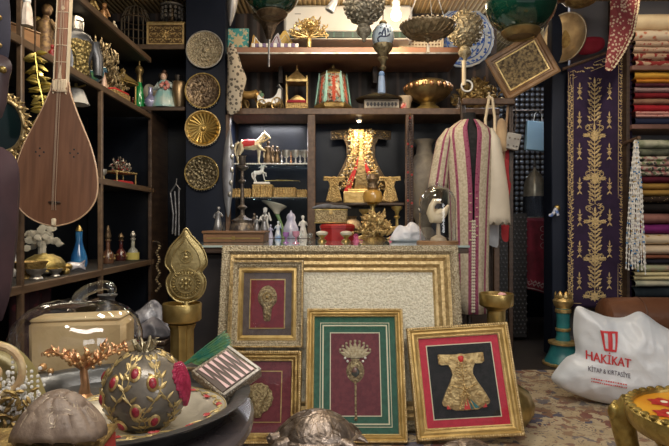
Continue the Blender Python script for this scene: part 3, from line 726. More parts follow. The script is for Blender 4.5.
def onc(a, rr, k=.0015):
    p = Vector(carap(a/(2*pi), rr)); return (p.x*1.008, p.y*1.008, p.z+k*.6)
for (a0, r0, sz) in ((-1.5,.42,.30),(-2.4,.55,.26),(-.6,.55,.26),(1.0,.5,.3),(2.2,.5,.3),(-1.5,.02,.22),(-3.0,.75,.17),(0,.78,.17),(-1.15,.8,.15),(-1.9,.8,.15)):
    c = Vector((r0*cos(a0), r0*sin(a0)))
    for k in (1, .62):
        pts = []
        for i in range(7):
            b = 2*pi*i/7+.3; q = c+Vector((cos(b), sin(b)))*sz*k*.8; rr = min(.97, q.length); pts.append(onc(math.atan2(q.y, q.x), rr))
        sc_.tube(pts, .0013, 5, closed=True)
part('scute_ridges', sc_, mat('pale_ridge_highlight', (.58,.48,.35), (.34,.26,.19), 120, .45, .3), to)  # pale ridge lines with the highlights painted into their colour
part('plastron', MB().ball((0,0,.012), .05, (1,.8,.2), 16, 6), mat('plastron_horn', (.10,.075,.05), rough=.5), to)
gh = MB(); gh.ball((.0,-.054,.008), .012, (1,1.3,.65)); gh.ball((-.0,-.066,.009), .007, (1,1,.8))
part('brass_head', gh, BRASS, to)

# bronze turtle box on a block
bk = solo('display_block', MB().box((0,0,.1325), (.17,.12,.264), .006), WOODD, 'dark block under the bronze turtle', 'stand', (-.062, 1.70, .012))
tt = thing('turtle_box', 'shiny bronze turtle with domed shell in front of the leaning frames', 'turtle ornament', (-.054, 1.70, .277), (0, 0, -.06)); tt.scale = (.82,.82,.80)
TUR = mat('turtle_bronze', (.34,.28,.24), (.18,.14,.11), 24, .27, 1, .35, 40)
ts = MB()
def tsh(u, v):
    a = 2*pi*u; rr = v; x = .15*rr*cos(a); y = .115*rr*sin(a); z = .045+.088*(max(0, 1-rr**2.0))**.8; return (x, y, z+.002*sin(14*rr)*(1-rr)-.008*rr**8)
ts.grid(tsh, 48, 16, cu=True); ts.lathe([(.151,.036),(.158,.04),(.15,.046)], 48, sy=.77); ts.lathe([(0,.03),(.10,.026),(.15,.038)], 48, sy=.77)
part('shell', ts, TUR, tt)
sr_ = MB()
def ont(x, y):
    rr = min(.98, math.hypot(x/.15, y/.115)); p = tsh(math.atan2(y/.115, x/.15)/(2*pi), rr); return (p[0], p[1], p[2]+.001)
for cx, cy, k in ((-.07,0,1),(0,0,1),(.07,0,1),(-.1,-.055,.8),(-.035,-.07,.95),(.035,-.07,.95),(.1,-.055,.8),(-.035,.07,.9),(.035,.07,.9)):
    sr_.tube([ont(cx+.034*k*cos(2*pi*i/6), cy+.034*k*sin(2*pi*i/6)) for i in range(6)], .0013, 5, closed=True)
part('scute_lines', sr_, BRONZE, tt)
hd = MB(); hd.tube([(-.12,-.02,.035),(-.148,-.035,.036),(-.163,-.045,.035),(-.176,-.05,.03)], [.022,.02,.022,.012], 12); hd.ball((-.168,-.06,.042), .004); hd.ball((-.17,-.035,.042), .004)
part('head', hd, TUR, tt)
for (a, b) in ((-.10,-.085),(.10,-.085),(-.10,.085),(.10,.085)):
    lg = MB().tube([(a*.8,b*.7,.035),(a*1.25,b*1.0,.03),(a*1.45,b*1.08,.014),(a*1.55,b*1.12,.008)], [.026,.024,.018,.012], 10)
    for k in (-1,0,1): lg.ball((a*1.6, b*1.12+k*.01, .007), .006, nu=6, nv=4)
    part('flipper', lg, TUR, tt)
part('tail', MB().tube([(.14,0,.035),(.17,-.01,.03),(.19,-.02,.02)], [.018,.012,.003], 8), TUR, tt)

t2_ = dup(tt, 'brown bronze turtle shell just peeking up at the bottom edge below the kaftan frame', (.395, 1.68, .192), (0, 0, .4))
b2_ = dup(bk, 'dark block under the turtle below the kaftan frame', (.395, 1.68, .012), (0, 0, .4)); b2_.scale = (1,1,.69)
# gilt footstool with a painted top
fs_ = thing('gilt_stool', 'low round gilt table with carved legs and yellow top painted with red flowers', 'stool', (.99, 1.46, .0), .3)
GS = mat('stool_gilt', (.52,.40,.13), (.26,.18,.05), 18, .3, .9, .3, 40)
apr = MB(); apr.lathe([(.19,.40),(.203,.415),(.21,.44),(.208,.455),(.198,.464),(.188,.46),(.186,.448),(.184,.40)], 48)
for i in range(40):
    a = 2*pi*i/40; apr.ball((.199*cos(a), .199*sin(a), .463), .010, (1.3,1,.6), 8, 5, None)
part('rim', apr, GS, fs_)
TOPY = mat('painted_yellow', (.72,.36,.03), (.62,.26,.02), 9, .35, 0, 0)
part('painted_top', L([(0,.43),(.187,.43),(.187,.452),(0,.455)], 48), TOPY, fs_)
PRED = mat('painted_red', (.48,.04,.03), (.36,.02,.02), 60, .4)
for k in range(7):
    fl2 = MB(); fl3 = MB()
    a = 2*pi*k/7+2.0; c = (.118*cos(a), .118*sin(a)) if k else (.118*cos(a), .118*sin(a))
    for j in range(6):
        b = 2*pi*j/6; fl2.mat(0); leaf(fl2, (c[0]+.004*cos(b), c[1]+.004*sin(b), .4545), (0,0,1), (cos(b),sin(b),0), .040, .036, .0015)
    fl3.ball((c[0],c[1],.456), .010, (1,1,.25), 10, 5)
    o_ = part('painted_flower', fl2, PRED, fs_); part('flower_centre', fl3, CREAMLINE, o_)
for k in range(4):
    a = 2*pi*k/4+.62+pi; c, s = cos(a), sin(a)
    lg = MB(); lg.tube([(c*.19,s*.19,.445),(c*.218,s*.218,.40),(c*.205,s*.205,.33),(c*.165,s*.165,.2),(c*.14,s*.14,.10),(c*.16,s*.16,.03),(c*.18,s*.18,.02)], [.034,.036,.030,.022,.018,.02,.02], 12)
    for j in (-1,0,1): lg.ball((c*.235-s*j*.018, s*.235+c*j*.018, .415), .017, (1,1,1.5), 10, 6)
    lg.ball((c*.18,s*.18,.020), .020)
    part('leg', lg, GS, fs_)
un = MB()
for k in range(8):
    a = 2*pi*k/8; un.tube([(.15*cos(a),.15*sin(a),.40),(.10*cos(a+.2),.10*sin(a+.2),.33),(.05*cos(a),.05*sin(a),.26)], [.012,.014,.008], 8)
un.ball((0,0,.25), .05); part('scrolled_brace', un, GS, fs_)
# ---------------- printed shopping bag ----------------
def text_mb(body, size):
    cu = bpy.data.curves.new('lettering', 'FONT'); cu.body = body; cu.size = size; cu.align_x = 'CENTER'; cu.extrude = .0004; cu.resolution_u = 3
    ob = bpy.data.objects.new('lettering', cu); COL.objects.link(ob); bpy.context.view_layer.update()
    me = bpy.data.meshes.new_from_object(ob.evaluated_get(bpy.context.evaluated_depsgraph_get()))
    mb = MB(); mb.add([tuple(v.co) for v in me.vertices], [tuple(p.vertices) for p in me.polygons])
    bpy.data.objects.remove(ob); bpy.data.curves.remove(cu); bpy.data.meshes.remove(me); return mb
bp_ = [(575,306),(588,310),(603,316),(617,317),(630,311),(638,314),(650,323),(672,335),(692,350),(702,380),(695,401),(660,402.4),(630,402.4),(600,400),(577,393),(560,385),(552,376),(557,366),(566,355),(574,350),(572,328)]
bo = smooth([((x-625)*.00548, (402.4-y-max(0, 615-x)*.06)*.00548) for x, y in bp_], 4)
bo = [(x, max(z, 0)) for x, z in bo]; bc = (0.02, .22)
bt = thing('shopping_bag', 'stuffed white plastic bag printed with red HAKİKAT lettering on the carpet', 'bag', ((632-334.5)/F*2.86, 2.86, .013), -.22); bt.scale = (.97, 1.0, .97)
def crease(x, z): return .030*abs(noise.noise(Vector((x*5+z*3, 1, z*6-x*2))))+.012*abs(noise.noise(Vector((x*15, 7, z*11+x*5))))-.010
part('sack', MB().puff(smooth(bo, 2), .125, .13, bc, 26, .010, 7, pw=.55, wr=crease), PLASTW, bt, ang=60)
def bagy(x, z):
    th = math.atan2(z-bc[1], x-bc[0]); best = 1
    for i in range(len(bo)):
        a, b = bo[i], bo[(i+1) % len(bo)]; dx, dz = cos(th), sin(th); ex, ez = b[0]-a[0], b[1]-a[1]; den = dx*ez-dz*ex
        if abs(den) < 1e-9: continue
        t = ((a[0]-bc[0])*ez-(a[1]-bc[1])*ex)/den; s = ((a[0]-bc[0])*dz-(a[1]-bc[1])*dx)/den
        if t > 0 and 0 <= s <= 1: best = t; break
    k = math.hypot(x-bc[0], z-bc[1])/best
    return -(.125*max(0, 1-k**2.2)**.55) + .010*noise.noise(Vector((x*7, -3, z*7))) + crease(x, z)
def onbag(mb, x0, z0, slope=-.10, off=.005):
    mb.v = [(x0+x, bagy(x0+x, z0+y+x*slope)-off-z, z0+y+x*slope) for x, y, z in mb.v]; return mb
def bpx(x, y): return ((x-625)*.00548, (402.4-y-max(0,615-x)*.06)*.00548)
for body, size, (px, py), m, nm, sl in (('HAKİKAT', .066, (599, 357.0), REDTXT, 'lettering', -.12), ('KİTAP & KIRTASİYE', .0335, (599.5, 366.5), DARKTXT, 'lettering', -.12)):
    t_ = text_mb(body, size); wd = max(v[0] for v in t_.v)-min(v[0] for v in t_.v); k = (.20 if size > .05 else .195)/wd
    t_.v = [(x*k, y*(1.0 if size > .05 else 1), z) for x, y, z in t_.v]
    if size > .05: t_.add([(x+.0022, y, z-.0001) for x, y, z in t_.v], [tuple(f) for f in t_.f])
    part(nm, onbag(t_, *bpx(px, py), slope=sl), m, bt)
sm = MB()
for r, n in ((0, 15), (1, 17)):
    for i in range(n): sm.box((-.085+.17*i/n, -r*.016, 0), (.0075 if i % 5 else .004, .006, .0006))
part('small_print', onbag(sm, *bpx(600, 373), slope=-.12), REDTXT, bt)
cup = MB()
cup.add([(-.045,.1,0),(.045,.1,0),(.028,0,0),(-.028,0,0),(-.03,.09,0),(-.022,.012,0),(-.01,.012,0),(-.012,.09,0),(.012,.09,0),(.010,.012,0),(.022,.012,0),(.03,.09,0)], [(0,4,5,3),(1,2,10,11),(3,5,10,2),(6,7,8,9),(0,1,11,4)])
cup.v = [(x, y, z) for x, y, z in cup.v]
sub = MB()
for f in cup.f:      # subdivide so it follows the bag
    P = [Vector(cup.v[i]) for i in f]
    sub.grid(lambda u, v: tuple((P[0]*(1-u)+P[1]*u)*(1-v)+(P[3]*(1-u)+P[2]*u)*v), 6, 6)
part('cup_emblem', onbag(sub, *bpx(600.5, 345)), REDTXT, bt)

# ---------------- leather ottoman, teal pillar ----------------
lo = thing('leather_ottoman', 'long brown leather bolster seat behind the white shopping bag', 'seat', (2.15, 3.42, .012))
part('bolster', MB().lathe([(0,-.52),(.09,-.52),(.115,-.50),(.12,-.4),(.118,0),(.12,.4),(.115,.50),(.09,.52),(0,.52)], 24, M=TR(0,0,.365,ry=pi/2)), LEATHER, lo)
part('seat_base', MB().box((0,.0,.13), (1.06,.30,.26), .03), LEATHER, lo)
SEAM = mat('leather_seam', (.08,.032,.018), rough=.5)
for x in (-.3,0,.3): part('seam', MB().ring(.1195, .004, TR(x,0,.365,ry=pi/2), 28), SEAM, lo)
tp = thing('pillar_stand', 'teal painted wooden pillar with gilt bands and crown top beside the purple hanging', 'stand', (1.535, 3.76, .0), 0)
part('base', L([(0,0),(.125,0),(.125,.015),(.118,.028),(.098,.07),(.082,.115),(.088,.14)], 12), TEAL, tp)
part('base_band', L([(.118,.0),(.132,.004),(.132,.016),(.118,.022)], 32).lathe([(.08,.138),(.096,.142),(.096,.156),(.06,.165)], 32), GOLD, tp)
part('shaft', L([(.050,.16),(.042,.20),(.042,.30),(.045,.385)], 24), TEAL, tp)
part('gilt_band', L([(.042,.225),(.050,.23),(.050,.243),(.042,.248)], 24), GOLD, tp); part('gilt_band', L([(.042,.345),(.052,.352),(.052,.37),(.042,.377)], 24), GOLD, tp)
ctp = MB().lathe([(.045,.38),(.06,.40),(.066,.43),(.05,.452),(.052,.46),(0,.46)], 24, lobes=8, amp=.06)
for i in range(8): leaf(ctp, (.056*cos(2*pi*i/8), .056*sin(2*pi*i/8), .44), (cos(2*pi*i/8), sin(2*pi*i/8), .1), (0,0,1), .05, .036, .006)
part('crown', ctp, GOLD, tp)

# ---------------- purple embroidered hanging ----------------
HX, HY = 1.85, 3.90
def hy(x, z): return .006*sin(x*26+.6*z)+.004*sin(z*5)
HW = .225; ZB = .36
def ztop(x): return 2.02+.17*(x+HW)/(2*HW)
hg = thing('wall_hanging', 'tall purple velvet hanging embroidered with gold scrolls beside the navy post', 'textile', (HX, HY, 0))
part('velvet', MB().grid(lambda u, v: ((u-.5)*2*HW, hy((u-.5)*2*HW, ZB+v*(ztop((u-.5)*2*HW)-ZB)), ZB+v*(ztop((u-.5)*2*HW)-ZB)), 20, 60), VELVETP, hg, solid=.006)
eb = MB()
def E(x, z, dx, dz, l, wd): leaf(eb, (x, hy(x, z)-.0045, z), (0,-1,0), (dx, 0, dz), l, wd, .003)
def V(pts, r=.0022): eb.tube([(x, hy(x, z)-.005, z) for x, z in pts], r, 5)
def border(x, z0, z1, amp, st):
    n = int((z1-z0)/st*8); V([(x+amp*sin(i*pi/8*1.0), z0+(z1-z0)*i/n) for i in range(n+1)])
    k = int((z1-z0)/st); 
    for i in range(k*2):
        z = z0+st*i/2; s = 1 if i % 2 else -1
        E(x+amp*s*.3, z, s, .8, .028, .011); E(x-amp*s*.5, z+.012, -s, .6, .02, .009)
        V([(x+s*amp*.2+.009*cos(a)*s, z+.02+.009*sin(a)) for a in [j*.7 for j in range(8)]], .0018)
for x, amp in ((-.205, .006), (.150, .012)): border(x, ZB+.05, ztop(x)-.06, amp, .06)
for x in (-.220, -.190, .122, .178): V([(x, ZB+.02), (x, ztop(x)-.02)], .0018)
V([(-HW+.015, ztop(-HW)-.02), (HW-.02, ztop(HW)-.025)]); V([(-HW+.03, ztop(-HW)-.065), (.12, ztop(.12)-.07)]); V([(-HW+.02, ZB+.03), (.2, ZB+.03)])
for i in range(12):
    x = -.20+i*.032; s = 1 if i % 2 else -1; z = ztop(x)-.045; E(x, z, 1, .4*s, .028, .011); E(x, z, -1, s, .018, .009)
CX = -.04
def pine(z, k=1.0):
    V([(CX, z-.02), (CX, z+.30*k)], .003)
    for i in range(9):
        q = z+.30*k*i/9; l = (.068-.0055*i)*k
        for s in (-1, 1): E(CX, q, s*1.0, .9, l, .016*k); E(CX+s*l*.55, q+l*.3, s, 1.6, .02, .009)
    E(CX, z+.28*k, 0, 1, .06*k, .02*k)
    for s in (-1, 1):
        V([(CX+s*(.01+.055*sin(t)), z-.02-.06*t/3) for t in [j*.4 for j in range(9)]])
        V([(CX+s*.05+.016*cos(a)*s, z-.045+.016*sin(a)) for a in [j*.6 for j in range(10)]])
def rosette(x, z, r, n=8):
    for i in range(n): E(x, z, cos(2*pi*i/n), sin(2*pi*i/n), r, r*.5)
for z in (1.66, 1.34, 1.10, .76, .50): pine(z, .9)
for i in range(52):
    z = .46+i*.029; s = 1 if i % 2 else -1
    V([(CX+s*(.012+.022*(1-cos(a))*.5+.006), z+.018*sin(a)) for a in [j*.7 for j in range(9)]], .0018); E(CX+s*.03, z, s, .8, .03, .012); E(CX-s*.022, z+.01, -s, .5, .028, .011)
for z in (1.56, 1.26, .96, .70, .44):
    rosette(CX, z, .04, 8)
    for s in (-1, 1): E(CX+s*.03, z, s, .2, .05, .016); E(CX+s*.03, z, s, -.3, .04, .014); rosette(CX+s*.07, z, .017, 6)
for i, z in enumerate((1.86, 1.66, 1.44, 1.20, .98, .76, .54)):
    for x in (CX-.105, CX+.105):
        V([(x, z-.04), (x, z+.05)]); rosette(x, z, .019, 6); E(x, z+.03, 0, 1, .04, .012); E(x, z-.03, .8, -1, .03, .011); E(x, z-.03, -.8, -1, .03, .011); E(x, z+.02, 1, .7, .024, .009); E(x, z+.02, -1, .7, .024, .009)
part('embroidery', eb, EMB, hg)
part('hanging_rod', MB().tube([(-HW-.03, .012, ztop(-HW)+.004), (HW+.03, .012, ztop(HW)+.024)], .011, 10), WOODB, hg)
rc = solo('folded_cloth', MB().puff(smooth([(-.08,-.05),(-.09,.03),(-.02,.07),(.09,.065),(.1,.0),(.03,-.045)], 4), .04, .04, rings=5, amp=.012, fr=14), mat('crimson_cloth', (.42,.02,.05), (.30,.015,.03), 10, .8), 'crimson cloth bundle slung over the top of the purple hanging', 'cloth', at(590, 47, 3.97))

# ---------------- textile shelves ----------------
tx = thing('textile_shelf', 'dark open shelves packed with folded textiles at the right edge', 'shelf', (2.42, 4.0, 0))
for z in (2.02, 1.62, .42): part('board', MB().box((0, 0, z-.015), (.80, .40, .03), .003), mat('shelf_pink_brown', (.20,.10,.08), (.13,.065,.05), 6, .5), tx)
part('side_panel', MB().box((-.41, .02, 1.28), (.022, .38, 2.56), .002), WOODD, tx); part('plinth', MB().box((0,.03,.2), (.80,.34,.405)), BLACK, tx)
def cloth(w, d, t, lay, seed=0):
    m = MB(); r = random.Random(seed); h = t/lay
    for k in range(lay):
        z0 = h*k; dd = d*(1-.03*r.random()); ww = w*(1-.02*r.random()); sh = r.uniform(-.008,.008); n = 10; cs = []
        for i in range(n):
            a = pi*i/(n-1)+pi/2; cs.append((-dd/2+h*.9+h*.9*cos(a), h/2+h/2*.98*sin(a)))
        cs += [(dd/2, 0.01*h), (dd/2, h*.98)][::1]
        def fn(u, v):
            y, z = cs[int(round(v*len(cs))) % len(cs)]; x = (u-.5)*ww+sh
            wv = .006*noise.noise(Vector((x*7, seed*3.1, k*2.0)))+.003*noise.noise(Vector((x*19, seed, k)))
            return (x, y+(wv*1.6 if y < 0 else 0), z0+z*(1-.10*abs(noise.noise(Vector((x*6, seed+5, k))))))
        m.grid(fn, 22, len(cs))
    return m
def fab(name, c1, c2, sc=30, kind='noise', **k): return mat(name, c1, c2, sc, .85, 0, .15, kind=kind, spec=.2, **k)
stk = [ # (top px, bottom px, layers, material, label)   each stack is listed from the bottom up
 (2.02, [(50,65,2,fab('red_cream_rug',(.24,.03,.03),(.44,.30,.21),40,'cells',lo=.45,hi=.55),'red and cream patterned rug folded at the bottom of the top shelf'),
         (38,50,2,fab('red_scroll_rug',(.36,.06,.05),(.52,.38,.28),36,'voronoi',lo=.2,hi=.35),'crimson scroll-patterned rug second from top on the highest shelf'),
         (26,38,1,fab('rust_white_rug',(.50,.16,.09),(.72,.60,.46),26,'voronoi',lo=.2,hi=.4),'rust and white rug just under the cream roll'),
         (8,26,1,fab('bright_cream',(.80,.66,.44),(.72,.56,.36),8),'bright cream cloth lit by the spot on top of the highest shelf')]),
 (1.62, [(116,124,1,fab('navy_white_motif',(.018,.022,.05),(.45,.42,.38),15,'voronoi',lo=.86,hi=.9),'navy cloth with sparse white motifs at the bottom of the middle shelf'),
         (110,116,2,fab('red_white_print',(.36,.03,.04),(.58,.30,.26),38,'voronoi',lo=.15,hi=.3),'red and pinkish printed cloth above the navy one'),
         (103,110,1,fab('plain_scarlet',(.38,.02,.03),(.28,.015,.02),12),'plain scarlet folded cloth in the middle shelf'),
         (97,103,1,fab('beige_brown',(.30,.17,.11),(.20,.10,.07),12),'brown-beige folded cloth in the middle shelf'),
         (91,97,1,fab('dark_red',(.20,.015,.02),(.13,.01,.015),12),'dark red folded cloth in the middle shelf'),
         (86,91,1,fab('plum_white_edge',(.10,.02,.035),(.30,.20,.19),40,'voronoi',lo=.1,hi=.2),'plum cloth with light speckled edge in the middle shelf'),
         (82,86,1,fab('black_maroon',(.05,.015,.02),(.10,.02,.03),30),'blackish maroon cloth under the orange one'),
         (78,82,1,fab('orange',(.50,.20,.025),(.42,.15,.02),12),'plain orange folded cloth second from top of the middle shelf'),
         (70,78,1,fab('yellow_red_motif',(.52,.28,.04),(.45,.05,.03),17,'voronoi',lo=.28,hi=.22),'yellow cloth with red flowers topping the middle shelf')]),
 (.42, [(287,300,1,fab('midnight_teal',(.010,.016,.022),(.018,.026,.034),12),'midnight teal cloth at the very bottom of the lower stack'),
        (280,287,1,fab('white_green',(.52,.50,.38),(.40,.42,.32),12),'greenish white cloth second from the bottom of the lower stack'),
        (272,280,2,fab('pale_butter',(.66,.58,.34),(.56,.48,.28),12),'pale butter-yellow cloth low in the lower stack'),
        (264,272,1,fab('sage_rose',(.34,.38,.24),(.44,.26,.22),9),'sage and rose cloth under the black one'),
        (259,264,1,fab('ink_black',(.012,.012,.02),(.02,.018,.03),12),'ink black cloth between sage and cream cloths'),
        (255,259,1,fab('russet',(.20,.075,.045),(.14,.05,.03),12),'thin russet cloth under the plain cream one'),
        (245,255,1,fab('plain_cream',(.64,.52,.38),(.56,.44,.31),8),'plain cream cloth below the gold-embroidered cream'),
        (234,245,1,fab('cream_gold',(.66,.54,.38),(.45,.29,.10),22,'voronoi',lo=.75,hi=.8),'cream cloth with gold embroidery below the purple'),
        (224,234,1,fab('violet',(.17,.02,.14),(.13,.015,.11),9),'violet purple cloth with gold sprig in the lower stack'),
        (213,224,1,fab('pink_brown',(.28,.13,.11),(.20,.09,.075),12),'dusty pink-brown cloth above the violet'),
        (203,213,1,fab('jet',(.010,.008,.008),(.018,.013,.013),12),'jet black cloth in the upper half of the lower stack'),
        (196,203,1,fab('black_gold_dots',(.03,.018,.012),(.50,.38,.20),60,'voronoi',lo=.22,hi=.16),'black cloth with gold dotted edge in the lower stack'),
        (183,196,2,fab('bronze_silk',(.34,.20,.05),(.22,.13,.035),6),'bronze-gold silk cloth in the lower stack'),
        (176,183,1,fab('wine',(.09,.012,.025),(.05,.008,.015),12),'wine-dark cloth under the multicoloured scarf pile'),
        (166,176,2,fab('multi_a',(.3,.3,.2),kind='cells',c2=(.2,.2,.2),sc=55,const=True,ramp=[(0,(.48,.42,.34)),(.35,(.10,.13,.08)),(.55,(.38,.16,.16)),(.75,(.05,.045,.05))]),'multicoloured mosaic scarf, lower of the two busy ones'),
        (156,166,2,fab('multi_b',(.3,.3,.2),kind='cells',c2=(.2,.2,.2),sc=48,const=True,ramp=[(0,(.52,.48,.38)),(.35,(.20,.24,.12)),(.6,(.05,.05,.05)),(.8,(.40,.22,.20))]),'green and pink busy scarf below the dark scarf'),
        (148,156,1,fab('dark_scarf',(.06,.065,.05),(.16,.17,.12),14),'dark olive scarf near the top of the lower stack'),
        (139,148,1,fab('olive_white',(.48,.48,.36),(.20,.23,.13),12),'olive and white crumpled scarf topping the lower stack')])]
sd_ = 0
for z0, lst in stk:
    z = z0+.001
    for (t, b, lay, m, lab) in lst:
        th = (b-t)/F*3.80; sd_ += 1
        solo('folded_textile', cloth(.74 if sd_ % 3 else .72, .34, th, lay, sd_), m, lab, 'textile', (2.42, 4.0, z), (0,0,0), {2.02:'rugs on the highest textile shelf',1.62:'cloths on the middle textile shelf',.42:'cloths in the tall lower textile stack'}[z0])
        z += th+.0008
# maroon brocade cloth hanging from the ceiling
mo = [(px2m(x-620, 3.5), (223-y)/F*3.5+H) for x, y in ((606,-32),(610,0),(609,35),(605,66),(608,71),(614,69),(624,54),(634,34),(639,8),(641,-32))]
mc = thing('brocade_cloth', 'maroon brocade cloth with cream pattern hanging from the ceiling at top right', 'textile', ((620-334.5)/F*3.5, 3.5, 0))
part('cloth', MB().puff(smooth(mo, 3), .02, .012, rings=5, amp=.010, fr=9), mat('maroon_brocade', (.18,.025,.03), (.46,.33,.24), 52, .8, 0, .2, kind='voronoi', lo=.40, hi=.33), mc)
bb = MB()
for i in range(4, 9):
    a, b = mo[i], mo[i+1] if i+1 < len(mo) else mo[i]
    n = max(1, int(math.hypot(b[0]-a[0], b[1]-a[1])/.02))
    for k in range(n):
        x = a[0]+(b[0]-a[0])*k/n; z = a[1]+(b[1]-a[1])*k/n; leaf(bb, (x-.012, -.016, z), (-.2,-1,0), (b[0]-a[0],0,b[1]-a[1]), .024, .014, .002); leaf(bb, (x-.03, -.02, z+.01), (-.2,-1,0), (b[0]-a[0],0,b[1]-a[1]), .02, .007, .002)
part('cream_border', bb, EMBP, mc)

# bead strands on a peg
pk = solo('peg', MB().tube([(0,.13,0),(0,-.05,.012)], .012, 10), WOODB, 'wooden peg on the textile shelf side holding white bead strands', 'hook', (1.995, 3.77, 1.50))
pk.location = (1.985, 3.70, 1.495)
for k in range(10):
    r = random.Random(40+k+(20 if k == 3 else 0)); m1 = MB(); x0 = (k-4.5)*.0012; zb = -.92+.10*r.random(); spread = (k-4.5)*.0135; y0 = -.012-.006*(k % 3)-.003*(k == 3)
    pts = []
    for i in range(54):
        t = i/53; s = t*2 if t < .5 else 2-2*t
        side = -1 if t < .5 else 1
        pts.append((x0+spread*s**.8+side*.007*sin(pi*min(1, s*.98))**.6+.002*sin(t*30+k), y0+(-.002 if side < 0 else .005), .0165+zb*s))
    m1.mat(0).tube(pts, .0018, 4)
    for i, p in enumerate(pts[1:-1]):
        c = r.random(); m1.mat(1 if c > .20 else (2 if c > .08 else 3)); L_ = .0105
        m1.ball(p, .0062, (1,1,1.45 if m1.mi == 1 else 1), 6, 4)
    solo('bead_necklace', m1, [WHITE, BEADW, BEADB, GOLD], 'strand of white beads with a few blue ones hanging from the wooden peg', 'necklace', (1.985, 3.70, 1.495), (0,0,0), 'white bead strands beside the purple hanging')

# ---------------- kaftan robe on a mannequin ----------------
mq = thing('mannequin', 'black mannequin torso on a stand wearing the striped robe', 'mannequin', (.895, 3.72, 0))
part('torso', MB().lathe([(0,.96),(.08,.97),(.10,1.0),(.105,1.15),(.125,1.35),(.12,1.48),(.09,1.56),(.045,1.60),(.04,1.66),(.042,1.68),(0,1.685)], 24, sy=.72), BLACKV, mq)
part('stand', MB().lathe([(0,0),(.15,0),(.15,.012),(.018,.03),(.016,.9)], 20), DARKMET, mq)
rb_ = thing('robe', 'cream striped kaftan robe with magenta bands worn by the black mannequin', 'garment', (.895, 3.72, 0))
RB = mat('cream_brocade', (.54,.47,.36), (.40,.34,.25), 70, .8, 0, .2, kind='noise', lo=.4, hi=.6, spec=.2); RP = mat('magenta_band', (.17,.012,.055), (.27,.075,.13), 60, .8, kind='voronoi', lo=.15, hi=.4, spec=.2)
RS = mat('cream_satin', (.62,.56,.46), (.54,.48,.39), 5, .5)
prof = [(.36,.125,.11),(.60,.122,.11),(.85,.128,.115),(1.05,.134,.118),(1.25,.143,.115),(1.42,.152,.108),(1.52,.158,.095),(1.57,.145,.08),(1.605,.10,.065),(1.63,.062,.055)]
def rob(u, v):
    q = v*(len(prof)-1); i = min(int(q), len(prof)-2); f = q-i; a, b = prof[i], prof[i+1]; z, rx, ry = [a[k]+(b[k]-a[k])*f for k in range(3)]
    op = .05+.20*max(0, (z-1.15)/.48)**1.2
    an = -pi/2+op+u*(2*pi-2*op); fold = 1+.05*sin(9*an)*max(0, (1.3-z)/1.0)
    return (rx*fold*cos(an), ry*fold*sin(an), z)
part('body', MB().grid(rob, 88, 27, mf=lambda i, j: 1 if min(i, 87-i) in (0,1,2,9,10,17,18,28,29,36,37) else 0), [RB, RP], rb_, solid=.004)
def sleeve(path, wid, dep, sc_=0):
    def fn(u, v):
        q = v*(len(path)-1); i = min(int(q), len(path)-2); f = q-i; p = Vector(path[i]).lerp(Vector(path[i+1]), f); wv = wid[i]+(wid[i+1]-wid[i])*f; dv = dep[i]+(dep[i+1]-dep[i])*f
        a = 2*pi*u; z = p.z + (-.025*abs(sin(a*5))*sc_ if v > .97 else 0); return (p.x+wv*cos(a), p.y+dv*sin(a), z)
    return fn
part('sleeve', MB().grid(sleeve([(-.135,0,1.575),(-.165,0,1.50),(-.190,-.005,1.36),(-.215,-.01,1.18)], [.02,.05,.055,.062], [.03,.062,.058,.05]), 48, 14, cu=True, mf=lambda i, j: 1 if i in (33,34,39,40,24) else 0), [RB, RP], rb_, solid=.004)
part('sleeve', MB().grid(sleeve([(.135,0,1.575),(.150,0,1.50),(.168,-.01,1.34),(.180,-.015,1.15),(.172,-.02,.96)], [.02,.05,.06,.075,.095], [.03,.062,.058,.055,.05], 1), 40, 20, cu=True, mf=lambda i, j: 0), [RS, RP], rb_, solid=.004)
bt2 = MB()
for i in range(11): bt2.ball((.020*(1 if i % 2 else -1), -.120+.0004*i, .84+i*.030), .006, (1.5,.6,.7), 8, 5)
part('toggle_fastenings', bt2, EMBP, rb_)
fr_ = MB()
for s in (0, 1):
    for i in range(30):
        z = .38+i*.02; p = rob(s, (z-.36)/1.27*.62); fr_.ball((p[0], p[1]-.003, z), .008, (1,.5,1.2), 6, 4)
part('scalloped_edge', fr_, RS, rb_)
wg = solo('white_garment', MB().puff(smooth([(-.05,.40),(-.08,.2),(-.075,0),(-.04,-.015),(0,.0),(.04,-.015),(.07,0),(.07,.2),(.04,.40)], 3), .03, .03, rings=5, amp=.012, fr=16), mat('pale_linen', (.62,.64,.68), (.52,.54,.58), 9, .7), 'white lace-edged garment hanging behind the right sleeve of the robe', 'garment', (1.06, 3.86, .80))
# garment rail and things hanging from it
rl = thing('garment_rail', 'brown wooden rail above the robe carrying hangers and straps', 'rail', (1.05, 3.83, 1.78))
part('bar', MB().box((0,0,0), (.36,.035,.045), .006), WOODB, rl); part('upright', MB().box((.165,.035,-.89), (.03,.03,1.78), .003), WOODD, rl); part('upright', MB().box((-.165,.035,-.89), (.03,.03,1.78), .003), WOODD, rl)
hr = thing('strap', 'cream cloth straps looped over the rail beside the robe shoulder', 'strap', (1.055, 3.795, 1.80))
part('loop', MB().tube([(-.03,0,-.34),(-.035,-.01,-.15),(-.012,-.015,-.01),(0,.03,.006),(.012,-.012,-.01),(.028,-.01,-.14),(.03,0,-.30)], .010, 8), CREAMW, hr)
solo('pouch', MB().puff(smooth([(-.03,.20),(-.045,.05),(-.03,0),(.02,-.005),(.035,.03),(.02,.20)], 3), .025, .02, rings=4, amp=.004), mat('tan_suede', (.42,.30,.18), (.32,.22,.13), 12, .8), 'tan cloth pouch hanging under the rail by the grey box', 'pouch', (1.135, 3.79, 1.44))
gb = thing('tin_box', 'small pale grey box with dark studs hanging under the rail', 'box', (1.205, 3.79, 1.50), (0, .22, -.2))
